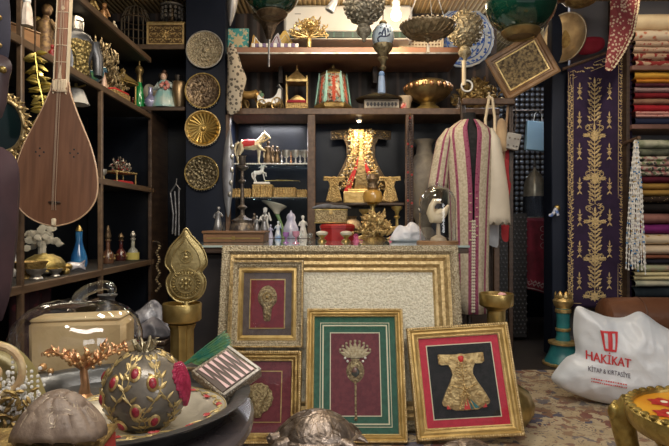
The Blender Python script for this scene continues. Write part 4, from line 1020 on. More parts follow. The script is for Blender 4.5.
part('case', MB().box((0,0,0), (.095,.05,.11), .004), mat('grey_tin', (.26,.25,.23), (.18,.17,.16), 12, .5), gb)
q_ = MB(); [q_.ball((x,-.026,z), .006, nu=6, nv=4) for x in (-.025,.01,.03) for z in (-.03,.02)]; part('studs', q_, DARKMET, gb)
part('cord', MB().tube([(0,0,.05),(-.01,.0,.16),(-.05,.02,.29)], .003, 5), WOODD, gb)
sa = thing('sash', 'narrow scarlet sash with tan strap hanging right of the robe', 'sash', (1.185, 3.86, 1.24))
part('band', MB().puff(smooth([(-.02,.30),(-.04,.1),(-.035,-.25),(-.03,-.40),(.02,-.40),(.02,-.2),(.045,.08),(.01,.30)], 3), .012, .012, rings=4, amp=.008, fr=12), mat('scarlet_cloth', (.36,.012,.02), (.25,.01,.015), 8, .7), sa)
part('strap', MB().tube([(-.03,-.012,.05),(-.02,-.014,.2),(.01,0,.52)], .009, 6), mat('tan_strap', (.34,.22,.13), rough=.6), sa)

# ---------------- alcove behind the post ----------------
sp_ = thing('studded_screen', 'black screen covered in rows of shiny studs below the robe sleeve', 'screen', (1.355, 4.52, 0))
part('panel', MB().box((0,0,.53), (.38,.05,1.0), .004), BLACK, sp_)
q_ = MB()
for i in range(12):
    for j in range(29): q_.ball((-.17+i*.031+(.0155 if j % 2 else 0), -.026, .07+j*.033), .0085, (1,.6,1), 6, 4)
part('studs', q_, mat('dark_stud', (.12,.12,.13), rough=.25, metal=.8), sp_)
lt_ = thing('lattice_screen', 'blue-grey lattice of round bosses on the alcove back wall', 'screen', (1.93, 5.62, 1.35))
part('panel', MB().box((0,0,.2), (.9,.03,1.6), .004), NAVYDK, lt_)
q_ = MB(); bs_ = MB()
for i in range(17):
    for j in range(30):
        q_.ball((-.42+i*.052, -.022, -.57+j*.052), .018, (1,.5,1), 8, 5)
        bs_.ring(.024, .004, TR(-.42+i*.052, -.018, -.57+j*.052, rx=pi/2), 10, 5)
part('bosses', q_, mat('blue_steel', (.42,.47,.56), rough=.25, metal=.8), lt_); part('boss_rings', bs_, DARKMET, lt_)
light('POINT', 'alcove_fill', (1.62, 4.30, 2.4), 9, (.85, .90, 1), .1)  # added fill to lift the helmet and bag, no lamp stands here
ac_ = thing('side_table', 'dark table in the alcove draped with maroon velvet', 'table', (1.78, 4.75, 0))
part('top', MB().box((0,0,.985), (.62,.34,.03), .004), WOODD, ac_)
for x in (-.28,.28):
    for y in (-.14,.14): part('leg', MB().box((x,y,.485), (.04,.04,.97), .003), WOODD, ac_)
vc = thing('velvet_cloth', 'maroon velvet cloth with silver scrollwork hanging from the alcove table', 'textile', (1.71, 4.556, 1.003))
def vel(u, v): return ((u-.5)*.42, (0 if v > .9 else -.012-.03*(1-v)+.012*sin(u*17+v*2))+(.13*(v-.9)/.1 if v > .9 else 0), -.62+.60*min(1, v/.9)+.03*sin(u*5+1)*(1-v)+.018*max(0, (v-.9)/.1))
part('cloth', MB().grid(vel, 30, 24), VELVETM, vc, solid=.004)
ev = MB()
for i in range(12):
    u = .06+i*.08; p = vel(u, .06); n = (0,-1,0)
    for a in range(4): leaf(ev, (p[0], p[1]-.006, p[2]+.02), n, (cos(a*1.57+.5), 0, sin(a*1.57+.5)), .035, .010, .003)
for i in range(9):
    for j in range(3):
        u = .45+i*.06; v = .58+j*.1; p = vel(min(u,.98), v); ev.tube([(p[0]+.022*cos(a), p[1]-.008, p[2]+.022*sin(a)) for a in [k*.6 for k in range(9)]], .0025, 5)
ev.tube([(vel(i/20, .015)[0], vel(i/20, .015)[1]-.005, vel(i/20, .015)[2]+.004) for i in range(21)], .004, 5)
part('scrollwork', ev, mat('dull_silver_thread', (.34,.24,.24), rough=.5, metal=.3), vc)
hl = thing('helmet', 'fluted silvery dome helmet with spike and mail curtain on the alcove table', 'helmet', (1.68, 4.70, 1.001))
part('dome', L([(.088,.17),(.09,.20),(.088,.25),(.075,.31),(.045,.36),(.015,.39),(.009,.42)], 36, lobes=10, amp=.07), mat('helmet_steel', (.56,.53,.44), (.38,.36,.30), 14, .3, .7), hl)
part('spike', MB().ball((0,0,.435), .018, (1,1,1.1)).tube([(0,0,.43),(0,0,.50)], [.006,.002], 6), PEWTER, hl)
part('mail_curtain', L([(.096,0),(.094,.10),(.09,.172)], 28, lobes=14, amp=.05), mat('mail', (.14,.16,.21), (.04,.05,.07), 180, .4, .8, .5, kind='voronoi', lo=.1, hi=.4), hl)
bl = thing('paper_bag', 'pale blue paper bag hanging in the alcove', 'bag', at(535, 151, 4.55), (0, .08, .05)); bl.scale = (1.18,1,1.15)
part('bag', MB().box((0,0,.105), (.145,.045,.205), .004), mat('pale_blue_paper', (.42,.68,.88), (.36,.60,.80), 4, .7), bl)
part('handle', MB().tube([(-.03,-.01,.205),(-.025,-.01,.26),(0,.0,.29),(.025,-.01,.26),(.03,-.01,.205)], .003, 5), WHITE, bl)
solo('hook_rail', MB().tube([(-.30,0,0),(.30,0,0)], .010, 8).tube([(-.055,0,0),(-.055,-.02,-.02),(-.055,-.01,-.03)], .004, 6).tube([(-.3,0,0),(-.3,.2,0)],.01,6), DARKMET, 'dark rail across the alcove from which bags hang', 'rail', (1.73, 4.55, 1.862))
solo('hanging_coat', MB().puff(smooth([(-.10,.40),(-.14,.2),(-.13,-.25),(-.0,-.28),(.12,-.2),(.12,.2),(.08,.40)], 3), .05, .05, rings=5, amp=.02, fr=9), mat('dark_wool', (.018,.019,.026), (.03,.03,.04), 9, .9), 'black coat hanging in the alcove behind the pale blue bag', 'garment', (1.87, 4.56, 1.45))
dk_ = thing('door_knob', 'brass knob on the navy post', 'knob', at(556, 208, 3.955))
part('knob', MB().ball((0,-.02,0), .022).tube([(0,.012,0),(0,-.02,0)], .010, 8), BRASS, dk_)
solo('ribbon', MB().tube([(0,0,.0),(-.02,-.01,-.03),(-.035,0,-.05),(-.045,-.01,-.045)], .012, 6).tube([(0,0,0),(.01,-.01,-.05)], .010, 6), mat('blue_white_ribbon', (.10,.18,.45), (.65,.66,.70), 40, .6), 'blue and white ribbon tied to the brass knob', 'ribbon', (at(556,208,3.955)[0]-.012, 3.925, at(556,208,3.955)[2]-.005))

# ---------------- glass cloche with carved bird ----------------
cl = thing('glass_cloche', 'clear glass bell jar on the right end of the counter', 'glass dome', (.555, 3.02, CT))
part('base', L([(0,0),(.112,0),(.112,.012),(.10,.016),(0,.016)], 36), WOODL, cl)
part('jar', L([(.100,.017),(.100,.20),(.096,.24),(.080,.275),(.05,.30),(.02,.31),(.012,.315)], 40), GLASS, cl); part('knob', MB().ball((0,0,.322), .013), GLASS, cl)
bd_ = thing('bird_figure', 'pale carved bird on a slim stand inside the glass bell jar', 'figurine', (.560, 3.02, CT+.0165), .3)
part('stand', L([(0,0),(.045,0),(.04,.014),(.012,.03),(.009,.09)], 20), mat('carved_tan', (.50,.40,.28), (.40,.30,.2), 20, .5), bd_)
bb2 = MB(); bb2.tube([(.06,0,.19),(.035,0,.15),(.0,0,.125),(-.03,0,.125),(-.045,0,.15),(-.04,0,.185),(-.022,0,.21),(-.0,0,.212),(.015,0,.20)], [.006,.02,.036,.034,.024,.016,.018,.013,.003], 12)
for s in (-1,1): leaf(bb2, (-.03, s*.028, .14), (0,s,.2), (1,0,.3), .075, .045, .008)
part('bird', bb2, CREAMW, bd_)
solo('plastic_bundle', MB().puff(smooth([(-.09,.0),(-.085,.05),(-.05,.095),(-.01,.09),(.02,.115),(.06,.10),(.09,.05),(.095,0)], 4), .06, .06, (0,.03), 14, .016, 16, wr=lambda x, z: .035*abs(noise.noise(Vector((x*16+z*9, 2, z*18))))-.012), mat('milky_plastic', (.70,.70,.76), (.60,.60,.67), 14, .3, 0, .5, 18), 'crumpled milky plastic bag on the counter left of the bell jar', 'bag', (.425, 3.28, CT+.001), .1)
# ---------------- small figure builders ----------------
def horse_mb(s=1.0, raise_leg=True):
    """a walking horse facing +x, hooves at z=0, about 1 unit tall at the ears"""
    m = MB(TR(s=s)); t = m.tube
    t([(-.36,0,.62),(-.30,0,.63),(-.12,0,.58),(.08,0,.57),(.24,0,.62),(.30,0,.66)], [.05,.14,.135,.14,.14,.08], 12)
    t([(.20,0,.64),(.32,0,.78),(.40,0,.92),(.43,0,.96)], [.13,.095,.065,.05], 10)
    t([(.40,0,.95),(.50,0,.88),(.60,0,.80)], [.062,.05,.032], 10)
    for y in (-.03,.03): t([(.41,y,.98),(.42,y,1.06)], [.022,.004], 6)
    for y, o in ((-.07,.04),(.07,-.06)): t([(-.29,y,.60),(-.32+o,y,.42),(-.38+o,y,.30),(-.35+o,y,.08),(-.33+o,y,0)], [.10,.07,.04,.028,.036], 8)
    t([(.22,.07,.58),(.24,.07,.34),(.23,.07,.12),(.24,.07,0)], [.08,.045,.028,.036], 8)
    if raise_leg: t([(.22,-.07,.58),(.36,-.07,.44),(.44,-.07,.42),(.40,-.07,.26),(.42,-.07,.20)], [.08,.048,.035,.026,.032], 8)
    else: t([(.22,-.07,.58),(.28,-.07,.34),(.29,-.07,.12),(.30,-.07,0)], [.08,.045,.028,.036], 8)
    t([(-.36,0,.68),(-.46,0,.62),(-.50,0,.45),(-.48,0,.25)], [.03,.045,.045,.01], 8)
    for i in range(7): t([(.22+i*.03,0,.79+i*.032),(.17+i*.03,.02,.70+i*.032)], [.03,.012], 6)
    return m
def figure_mb(s=1.0, lean=0, arm=.6):
    """a robed standing figurine one unit tall: robe, torso, head and two arms"""
    m = MB(TR(s=s)); m.lathe([(0,0),(.20,0),(.21,.03),(.17,.2),(.13,.40),(.10,.52),(.125,.64),(.12,.72),(.05,.78),(.04,.82),(0,.83)], 18, lobes=8, amp=.06)
    m.ball((lean*.05,0,.895), .075, (.9,.95,1.15), 12, 8); m.ball((lean*.05,.02,.93), .078, (1,1,.9), 10, 6)
    m.tube([(-.11,0,.70),(-.18,-.04,.55),(-.10,-.12,.50+arm*.1)], [.042,.036,.024], 8); m.tube([(.11,0,.70),(.19,-.05,.58),(.13,-.13,.62+arm*.2)], [.042,.036,.024], 8)
    return m
def simple(name, label, cat, loc, m, mb, rot=(0,0,0), group=None): return solo(name, mb, m, label, cat, loc, rot, group)
def goblet(s): return L([(0,0),(.32*s,0),(.30*s,.04*s),(.06*s,.12*s),(.05*s,.45*s),(.16*s,.52*s),(.30*s,.68*s),(.32*s,1.0*s),(.29*s,1.0*s),(.27*s,.70*s),(0,.56*s)], 16)
def candlestick(s): return L([(0,0),(.30*s,0),(.32*s,.03*s),(.20*s,.10*s),(.08*s,.15*s),(.06*s,.25*s),(.12*s,.30*s),(.05*s,.36*s),(.045*s,.62*s),(.10*s,.68*s),(.05*s,.74*s),(.07*s,.85*s),(.16*s,.93*s),(.17*s,1.0*s),(.10*s,1.0*s),(.08*s,.93*s),(0,.93*s)], 18)
def bottle(s, neck=.10): return L([(0,0),(.24*s,0),(.27*s,.06*s),(.27*s,.30*s),(.20*s,.48*s),(neck*s,.60*s),(neck*.9*s,.92*s),(neck*1.3*s,.95*s),(neck*1.3*s,1.0*s),(0,1.0*s)], 20)
TUFT = random.Random(77)
def bush_mb(R_, n, up=.5, seed=1, leafl=.04, stem=.003, flat=1.0):
    r = random.Random(seed); m = MB()
    for i in range(n):
        a = r.uniform(0, 2*pi); e = r.uniform(max(.05, up-.7), 1.45); d = Vector((cos(a)*cos(e), sin(a)*cos(e)*flat, sin(e))); ln = R_*r.uniform(.55, 1)
        p1 = d*ln*.5+Vector((r.uniform(-.1,.1), 0, r.uniform(-.1,.1)))*R_; p2 = d*ln
        m.mat(0).tube([(0,0,0), p1, p2], [stem*1.3, stem*.7], 5)
        for k in range(4):
            q = p1.lerp(p2, .3+k*.23); leaf(m, q, (r.uniform(-1,1), -1, r.uniform(-.5,.5)), (r.uniform(-1,1), r.uniform(-.3,.3), r.uniform(-.4,1)), leafl*r.uniform(.7,1.2), leafl*.42, leafl*.12)
        if i % 2 == 0: m.mat(1).ball(p2, leafl*.22, nu=6, nv=4)
    return m

# ---------------- on the counter ----------------
wb = thing('wooden_box', 'flat brown wooden writing box on the left end of the counter', 'box', (-.565, 3.25, CT), 0)
BOXW = mat('walnut_box', (.20,.10,.05), (.13,.065,.033), 5, .4)
part('body', MB().box((0,0,.025), (.34,.24,.05), .004), BOXW, wb); part('lid', MB().box((0,0,.058), (.355,.255,.016), .005), BOXW, wb)
part('inlay', MB().box((0,-.1205,.025), (.30,.003,.006)).box((0,-.121,.025), (.02,.004,.02), .002), BRASS, wb)
ck = thing('candlestick', 'tall dark metal candlestick on the flat wooden box', 'candlestick', (-.535, 3.25, CT+.0665))
part('foot', L([(0,0),(.075,0),(.072,.02),(.058,.045),(.062,.06),(.03,.075),(.014,.09)], 20, lobes=8, amp=.05), DARKMET, ck)
part('stem', L([(.014,.085),(.012,.12),(.03,.135),(.012,.15),(.010,.27),(.024,.285),(.010,.30),(.009,.345),(.035,.362),(.038,.37),(.012,.38)], 18), DARKMET, ck)
part('socket', L([(.012,.375),(.02,.385),(.02,.43),(.026,.435),(.0,.43)], 16), DARKMET, ck)
for k in range(5):
    simple('figurine', ['small dark pointed statuette left of the tall candlestick','small dark carved bird statuette just right of the candlestick','small grey kneeling statuette on the wooden box','small black cat statuette on the wooden box','small pewter figure at the right end of the wooden box'][k], 'figurine',
        (-.675+[0,.205,.235,.05,.265][k], 3.25+[.0,.02,-.08,-.085,.03][k], CT+.0665), [PEWTER, DARKMET, PEWTER, BLACK, PEWTER][k], figure_mb([.14,.10,.085,.05,.11][k], .3, [.1,1,.4,.2,.8][k]), .4*k, 'dark statuettes on the wooden box')
rt = thing('beaded_tassel', 'dark red beaded fringe hanging over the left end of the counter', 'tassel', (-.79, 2.86, CT-.20))
q_ = MB()
for i in range(5):
    for j in range(18): q_.mat(j % 2 if j % 5 else 1).ball((.012*sin(i*2), -.04+i*.02, .012*j), .008, nu=6, nv=4)
part('fringe', q_, [mat('dark_red_bead', (.22,.015,.02), rough=.25), BEADW], rt); part('braid', MB().box((.006,0,.215), (.03,.12,.016), .005), VELVETM, rt)
# red lacquer box with brass casket on top
rx_ = thing('lacquer_box', 'red octagonal lacquered box on the counter under the brass casket', 'box', (.015, 3.56, CT), .1)
OCT = [(.098*cos(pi/8+pi/4*i)*1.12, .098*sin(pi/8+pi/4*i)) for i in range(8)]
q_ = MB(); q_.lathe([(0,0),(.112,0),(.112,.075),(0,.075)], 8, M=TR(rz=pi/8)); part('body', q_, REDGLOSS, rx_, ang=20)
part('lid', MB().lathe([(0,.076),(.118,.076),(.118,.094),(.105,.104),(0,.106)], 8, M=TR(rz=pi/8)), REDGLOSS, rx_, ang=20)
bc_ = thing('casket', 'embossed brass casket standing on the red lacquered box', 'box', (-.02, 3.56, CT+.1075), (0, R(5)*0, -.05))
part('body', MB().box((0,0,.045), (.20,.13,.085), .006), BRASSENG, bc_); part('rim', MB().box((0,0,.086), (.208,.138,.008), .003).box((0,0,.004), (.208,.138,.008), .003), BRASS, bc_)
part('lock', MB().box((0,-.068,.07), (.022,.008,.028), .003), GOLD, bc_)
solo('dark_scarf', MB().puff(smooth([(-.11,0),(-.10,.02),(-.03,.034),(.03,.024),(.09,.022),(.115,.0)], 4), .06, .06, (0,.008), 5, .006, 22), mat('charcoal_lace', (.06,.06,.07), (.11,.11,.12), 30, .8), 'crumpled charcoal lace scarf lying on the brass casket', 'textile', (-.02, 3.56, CT+.199))
# gilt bouquet candelabrum and oil lamp
bq = thing('ornament', 'gilt flower bouquet ornament at the middle of the counter', 'ornament', (.25, 3.50, CT))
part('leaves', bush_mb(.135, 34, .5, 4, .055, .004).at(None), [GOLDORN, GOLD], bq).location = (0,0,.05)
part('base', L([(0,0),(.07,0),(.06,.02),(.03,.035),(.025,.07)], 20, lobes=8, amp=.08), OLDGOLD, bq)
ol = thing('oil_lamp', 'brass oil lamp with amber glass bowl on a tall column behind the gilt bouquet', 'lamp', (.255, 3.74, CT))
part('column', L([(0,0),(.065,0),(.06,.02),(.025,.05),(.018,.10),(.03,.14),(.016,.17),(.014,.22),(.035,.235)], 20), BRASS, ol)
part('amber_bowl', L([(.03,.235),(.06,.25),(.068,.285),(.058,.32),(.03,.335)], 24), mat('amber_bowl', (.42,.22,.04), (.55,.32,.08), 12, .1, coat=1), ol)
part('burner', L([(.03,.333),(.038,.345),(.03,.37),(.032,.385),(.045,.40),(.03,.435),(.012,.44)], 20), BRONZE, ol)
simple('candlestick', 'slim brass candlestick right of the gilt bouquet', 'candlestick', (.415, 3.72, CT), BRASS, candlestick(.22))
simple('candlestick', 'short brass cup candlestick behind the gilt bouquet', 'candlestick', (.195, 3.70, CT), BRASS, candlestick(.20))
for px, lab in ((322,'small brass and marble salt cup left of the red box front'),(346,'small brass and marble salt cup right of the red box front')):
    o = thing('salt_cup', lab, 'cup', on(px, 3.30, CT), 0, 'pair of little marble-topped cups')
    part('foot', L([(0,0),(.028,0),(.024,.01),(.010,.02),(.022,.034),(.03,.04)], 16), BRASS, o); part('cup', L([(.03,.04),(.036,.05),(.034,.056),(.02,.062),(0,.064)], 16), mat('marble', (.62,.56,.46), (.45,.38,.3), 20, .3), o)
PINK = mat('pink_silk', (.55,.08,.22), (.62,.16,.30), 20, .6)
for px, D, s, lab in ((356,3.38,.034,'pink silk rose lying between the red box and the gilt bouquet'),(391,3.42,.022,'small pink silk bud right of the gilt bouquet')):
    m = MB()
    for i in range(14):
        a = i*2.4; leaf(m, (.2*s*cos(a), .2*s*sin(a), s*.4), (cos(a),sin(a),.6), (cos(a), sin(a), .8-.05*i), s*1.1, s*.9, .003)
    m.ball((0,0,s*.45), s*.45); m.tube([(0,0,s*.3),(s*1.2,.0,.004)], .0025, 5)
    solo('silk_flower', m, PINK, lab, 'flower', on(px, D, CT+.001))
for k, (px, D, s) in enumerate(((286,3.12,.045),(296,3.05,.05),(310,3.2,.04),(300,3.3,.05))):
    simple('glass_goblet', ['small violet glass cup, leftmost by the wooden box','small pink glass cup second from the wooden box','small clear glass cup near the red box','small clear glass cup behind the pink one'][k], 'cup', on(px, D, CT), [mat('violet_glass',(.30,.12,.38),rough=.1,coat=1), mat('pink_glass',(.5,.2,.3),rough=.1,coat=1), GLASS, GLASS][k], goblet(s*1.3), 0, 'little glass cups at the front of the counter')

# ---------------- vitrine, left bay ----------------
VB = CT+.0005; VY = 4.08
hz_ = thing('horse_figurine', 'gilt horse figurine with red saddle stepping right on the upper glass shelf', 'figurine', on(251, 4.06, 1.3755), 0)
part('body', horse_mb(.235), mat('pale_gilt', (.80,.70,.50), (.62,.50,.30), 20, .35, .6), hz_)
part('saddle', MB().tube([(-.06,0,.142),(-.02,0,.146),(.03,0,.146)], [.033,.036,.035], 14), RED, hz_)
part('bridle', MB().tube([(.14,-.012,.195),(.10,-.02,.17),(.05,-.033,.15)], .0025, 5).tube([(.14,.012,.195),(.10,.02,.17),(.05,.033,.15)], .0025, 5), GOLD, hz_)
for k in range(9):
    px = 268+k*4.6; D = 4.05+.05*((k*2) % 4)
    if k in (0,1,2): m, mb_ = (BRONZE, figure_mb(.17-.02*k, .2, k*.5)); nm, lab, ct_ = 'figurine', ['tall bronze warrior statuette behind the gilt horse','bronze robed statuette right of the horse','short bronze statuette third right of the horse'][k], 'figurine'
    elif k % 2: m, mb_ = (COPPER if k == 5 else SILVER, candlestick(.10)); nm, lab, ct_ = 'candlestick', {3:'silver candlestick among the goblets on the upper glass shelf',5:'copper candlestick among the silver goblets',7:'small silver candlestick near the right post of the upper glass shelf'}[k], 'candlestick'
    else: m, mb_ = (SILVER, goblet(.10)); nm, lab, ct_ = 'goblet', {4:'silver goblet left of the copper candlestick',6:'silver goblet right of the copper candlestick',8:'silver goblet closest to the right post'}[k], 'goblet'
    simple(nm, lab, ct_, on(px, D, 1.3755), m, mb_)
# middle glass shelf: gilt carved caskets
GZ = 1.1355
def casket(label, px0, px1, hh, D=4.05, dome=False):
    wd = (px1-px0)/F*D; t = thing('gilt_casket', label, 'box', on((px0+px1)/2, D, GZ), 0, 'gilt carved caskets on the middle glass shelf')
    q = MB().box((0,0,hh*.45), (wd,.10,hh*.9), .003)
    n = max(3, int(wd/.018))
    for i in range(n): q.lathe([(.006,0),(.004,hh*.2),(.004,hh*.7),(.008,hh*.9)], 8, M=TR(-wd/2+(i+.5)*wd/n, -.053, 0)); q.ball((-wd/2+(i+.5)*wd/n, -.05, hh*.96), .007, nu=6, nv=4)
    part('body', q, GOLDORN, t); part('lid', MB().box((0,0,hh*.95), (wd*1.02,.106,hh*.12), .003), GOLD, t); return wd
casket('low gilt carved casket at the left end of the middle glass shelf', 230, 252, .058)
casket('tallest gilt carved casket carrying the white rider statuette', 253, 273, .088)
casket('long gilt carved casket right of the white rider', 274, 296, .066)
casket('short gilt carved casket by the right post of the middle glass shelf', 297, 307, .05)
rd = thing('rider_statuette', 'white statuette of a rearing horse and rider on the tallest gilt casket', 'figurine', on(262, 4.05, GZ+.0945), 0); rd.scale = (1.3,1.3,1.3)
part('base', MB().box((0,0,.006), (.09,.045,.012), .003), PORC, rd)
q_ = horse_mb(.085); q_.at(TR(-.012,0,.012,ry=-.35)); q_ = MB(TR(-.005,0,.018,ry=-.25)); q_.add(horse_mb(.085).v, horse_mb(.085).f)
part('horse', q_, PORC, rd); part('rider', figure_mb(.055).at(None), PORC, rd).location = (-.002, 0, .062)
solo('sabre', MB().tube([(-.13,0,.0),(.0,0,.004),(.13,0,.0)], [.003,.005,.002], 6).tube([(.13,0,0),(.13,.10,0)], .003, 5).tube([(-.13,0,0),(-.13,.10,0)], .003, 5), BRASS, 'thin brass rod fixed to the vitrine back above the gilt caskets', 'rod', (-.395, 4.19, 1.265))
# bottom of the left bay
simple('figurine', 'tall white porcelain lady figurine in front of the calla lily', 'figurine', on(265, 3.995+.08, VB), PORC, figure_mb(.225, .1, 1))
cl_ = thing('lily_vase', 'green and white glass calla lily flower ornament', 'ornament', on(281, 4.12, VB))
part('stem', MB().tube([(.02,0,0),(.015,0,.06),(-.01,0,.13),(-.03,0,.18)], [.022,.014,.012,.016], 10), mat('leaf_green_glass', (.20,.34,.14), (.32,.45,.22), 9, .15, coat=.6), cl_)
part('flower', MB().grid(lambda u, v: (-.03-.0+(.018+.075*v**1.5)*cos(2*pi*u)-.02*v, (.018+.05*v**1.5)*sin(2*pi*u), .175+.075*v+.025*v*cos(2*pi*u+2.6)), 24, 8, cu=True), mat('lily_cream', (.62,.58,.50), (.48,.46,.38), 9, .2, coat=.5), cl_, solid=.003)
simple('figurine', 'white and blue porcelain dancer figurine with arms out', 'figurine', on(278, 4.02, VB), [mat('blue_white_glaze', (.75,.78,.82), (.25,.42,.72), 14, .15, coat=.6)], figure_mb(.125, .3, 1.2))
simple('pear_ornament', 'lilac glazed gourd-shaped bottle with pointed stopper', 'bottle', on(291, 4.02, VB), LILAC, L([(0,0),(.045,0),(.055,.03),(.056,.07),(.038,.11),(.03,.13),(.034,.15),(.026,.172),(.008,.185),(.004,.20),(0,.20)], 22))
simple('figurine', 'white porcelain couple figurine by the right post', 'figurine', on(303, 4.03, VB), PORC, figure_mb(.165, -.2, .4).add(figure_mb(.13, .3, .2).v, figure_mb(.13, .3, .2).f, TR(-.045,-.01,0)))
simple('figurine', 'small grey and white porcelain figure left of the tall lady', 'figurine', on(249, 4.03, VB), [mat('grey_glaze',(.45,.47,.52),(.7,.7,.72),14,.2,coat=.5)], figure_mb(.13, 0, .3))
simple('figurine', 'lavender seated porcelain figure just right of the tall lady', 'figurine', on(270.5, 4.0, VB), LILAC, figure_mb(.10, .2, .6))
simple('figurine', 'little white porcelain swan-like figure at the left of the bay', 'figurine', on(240, 4.08, VB), PORC, MB().ball((0,0,.028), .03, (1.3,.8,.9), 12, 8).tube([(.03,0,.035),(.045,0,.06),(.035,0,.085),(.05,0,.09)], [.014,.009,.008,.004], 8))

# ---------------- vitrine, middle bay: jewelled kaftan ----------------
KZ = 1.0955
kt = thing('kaftan_display', 'lit jewelled gold kaftan ornament on a stand in the middle of the vitrine', 'ornament', on(361, 4.12, KZ)); kt.scale = (.95,.9,.86)
part('stand', MB().box((0,0,.05), (.27,.12,.10), .006).box((0,.0,.105), (.20,.10,.03), .004), GILT, kt)
part('pillar', MB().box((0,.02,.36), (.05,.04,.55), .004), OLDGOLD, kt)
kh = [(0,.64),(.05,.64),(.11,.635),(.235,.622),(.235,.55),(.14,.56),(.115,.50),(.11,.40),(.15,.30),(.20,.20),(.225,.12),(.12,.10),(0,.11)]
part('robe', MB().at(TR(0,.03,0)).prism(mirror(kh), .02, inset=.04), mat('dark_gold_cloth', (.13,.08,.035), (.06,.04,.02), 40, .5, .5), kt)
rn = random.Random(21); jw = MB()
for i in range(820):
    z = rn.uniform(.12, .625); half = .075+.11*max(0, (.42-z)/.3)+.03*max(0, (z-.5)/.14); x = rn.choice((-1,1))*rn.uniform(.028+.05*max(0,(.34-z)/.24), min(half, .21)); y = .004-.022*rn.random(); jw.mat(0 if rn.random() < .7 else 1)
    if rn.random() < .5: jw.ball((x,y,z), rn.uniform(.005,.0105), nu=6, nv=4)
    else: a = rn.uniform(0,6.28); leaf(jw, (x,y,z), (0,-1,rn.uniform(-.4,.4)), (cos(a),0,sin(a)), .03, .015, .006)
for i in range(70): x = rn.uniform(-.22,.22); jw.ball((x, .008, rn.uniform(.56,.618)), .006, nu=6, nv=4)
part('jewelled_trim', jw, [GOLDORN, mat('crystal_bead', (.75,.66,.48), rough=.15, metal=.6)], kt)
cb = MB()
for i in range(14):
    for s in (-1, 1): cb.box((s*.035, -.006, (.605-i*.023)), (.05,.008,.007), .002)
part('braid_bars', cb, GOLD, kt)
part('lining', MB().prism([(-.012,.42),(-.045,.33),(-.10,.19),(-.135,.10),(-.085,.10),(-.03,.30)], .012, -.012).prism([(.012,.42),(.045,.33),(.085,.24),(.10,.15),(.06,.20),(.03,.30)], .012, -.012), mat('scarlet_velvet', (.55,.02,.02), (.42,.015,.015), 12, .6), kt)
part('front_panel', MB().prism([(-.012,.46),(.012,.46),(.055,.10),(-.055,.10)], .014, -.018, inset=.05), mat('old_gold_panel', (.40,.29,.13), (.28,.20,.09), 60, .4, .7, .4), kt)
for px, lab in ((334,'small gold kaftan ornament left of the big lit kaftan'),(390,'small gold kaftan ornament right of the big lit kaftan')):
    t = thing('kaftan_ornament', lab, 'ornament', on(px, 4.03, KZ), .15 if px < 350 else -.15, 'pair of small gold kaftans')
    k2 = [(0,.19),(.015,.186),(.075,.19),(.078,.16),(.04,.158),(.03,.12),(.05,.05),(.06,.012),(0,.0)]
    part('robe', MB().prism(mirror(k2), .02, inset=.05), GOLDORN, t); j = MB()
    for i in range(60): z = rn.uniform(.02,.17); x = rn.uniform(-1,1)*(.03+.025*max(0,(.1-z)/.1)); j.ball((x,-.014,z), .005, nu=6, nv=4)
    for i in range(16): j.ball((-.07+i*.0093, -.012, .18), .005, nu=6, nv=4)
    part('jewelled_trim', j, GOLD, t)
vsp = thing('spot_lamp', 'small lit spot lamp under the vitrine top above the kaftan', 'lamp', at(359, 114, 4.06), 0)
vsp.location.z = 1.7115
part('housing', L([(.0,0),(.026,0),(.026,-.014),(.020,-.02)], 20), SILVER, vsp); part('bulb', MB().ball((0,0,-.018), .015), FLAME, vsp)
light('SPOT', 'vitrine_spot', (vsp.location.x, 4.0, 1.683), 9, (1, .78, .48), .02, (vsp.location.x, 4.13, 1.35), spot=100)
light('AREA', 'vitrine_left_fill', (-.46, 4.12, 1.703), 4.0, (.95, .95, 1), .4, (-.46, 4.10, 0), .08)  # added fill to brighten the porcelain in the left bay
light('AREA', 'vitrine_niche_strip', (.2, 4.05, 1.07), .5, (1, .85, .6), .4, (.2, 4.05, 0), .06)
# dark niche and right bay
simple('brass_vase', 'round brass vase in the dark niche left of the oil lamp', 'vase', on(352, 4.12, VB), BRONZE, L([(0,0),(.04,0),(.05,.02),(.075,.07),(.06,.12),(.03,.14),(.04,.16),(0,.155)], 20))
simple('glass_bowl', 'cut glass bowl in the dark niche behind the casket', 'bowl', on(338, 4.15, VB), GLASS, L([(0,0),(.04,0),(.03,.02),(.06,.06),(.085,.12),(.082,.12),(.05,.06),(0,.03)], 20, lobes=12, amp=.08))
simple('marble_bust', 'shadowy grey stone vase in the right bay of the vitrine', 'vase', (.66, 4.12, VB), mat('grey_stone', (.22,.19,.15), (.14,.12,.10), 12, .6), L([(0,0),(.09,0),(.085,.04),(.05,.08),(.08,.16),(.13,.30),(.145,.42),(.12,.54),(.06,.62),(.055,.68),(.08,.72),(0,.72)], 28))
simple('vase', 'tall dark bronze vase behind the robe in the right bay', 'vase', (.95, 4.17, VB), BRONZE, L([(0,0),(.07,0),(.06,.04),(.1,.2),(.11,.3),(.05,.45),(.04,.5),(.07,.54),(0,.54)], 24))
pb_ = MB(); pts = []
for i in range(90):
    t = i/89; s = t*2 if t < .5 else 2-2*t; side = -1 if t < .5 else 1
    p = (side*.013*min(1, s*6), -.003*side, -.80*s); pb_.mat(1 if i % 11 == 0 else 0).ball(p, .0092, nu=6, nv=4)
solo('prayer_beads', pb_, [mat('dark_wood_bead', (.045,.025,.02), rough=.3), mat('red_bead', (.35,.02,.02), rough=.3)], 'long string of dark prayer beads hanging from the vitrine top', 'beads', (.527, 3.912, 1.70))
solo('hook', MB().tube([(0,.02,0),(0,-.02,0),(0,-.022,.012)], .004, 6), BRASS, 'small brass hook carrying the prayer beads', 'hook', (.527, 3.915, 1.702))

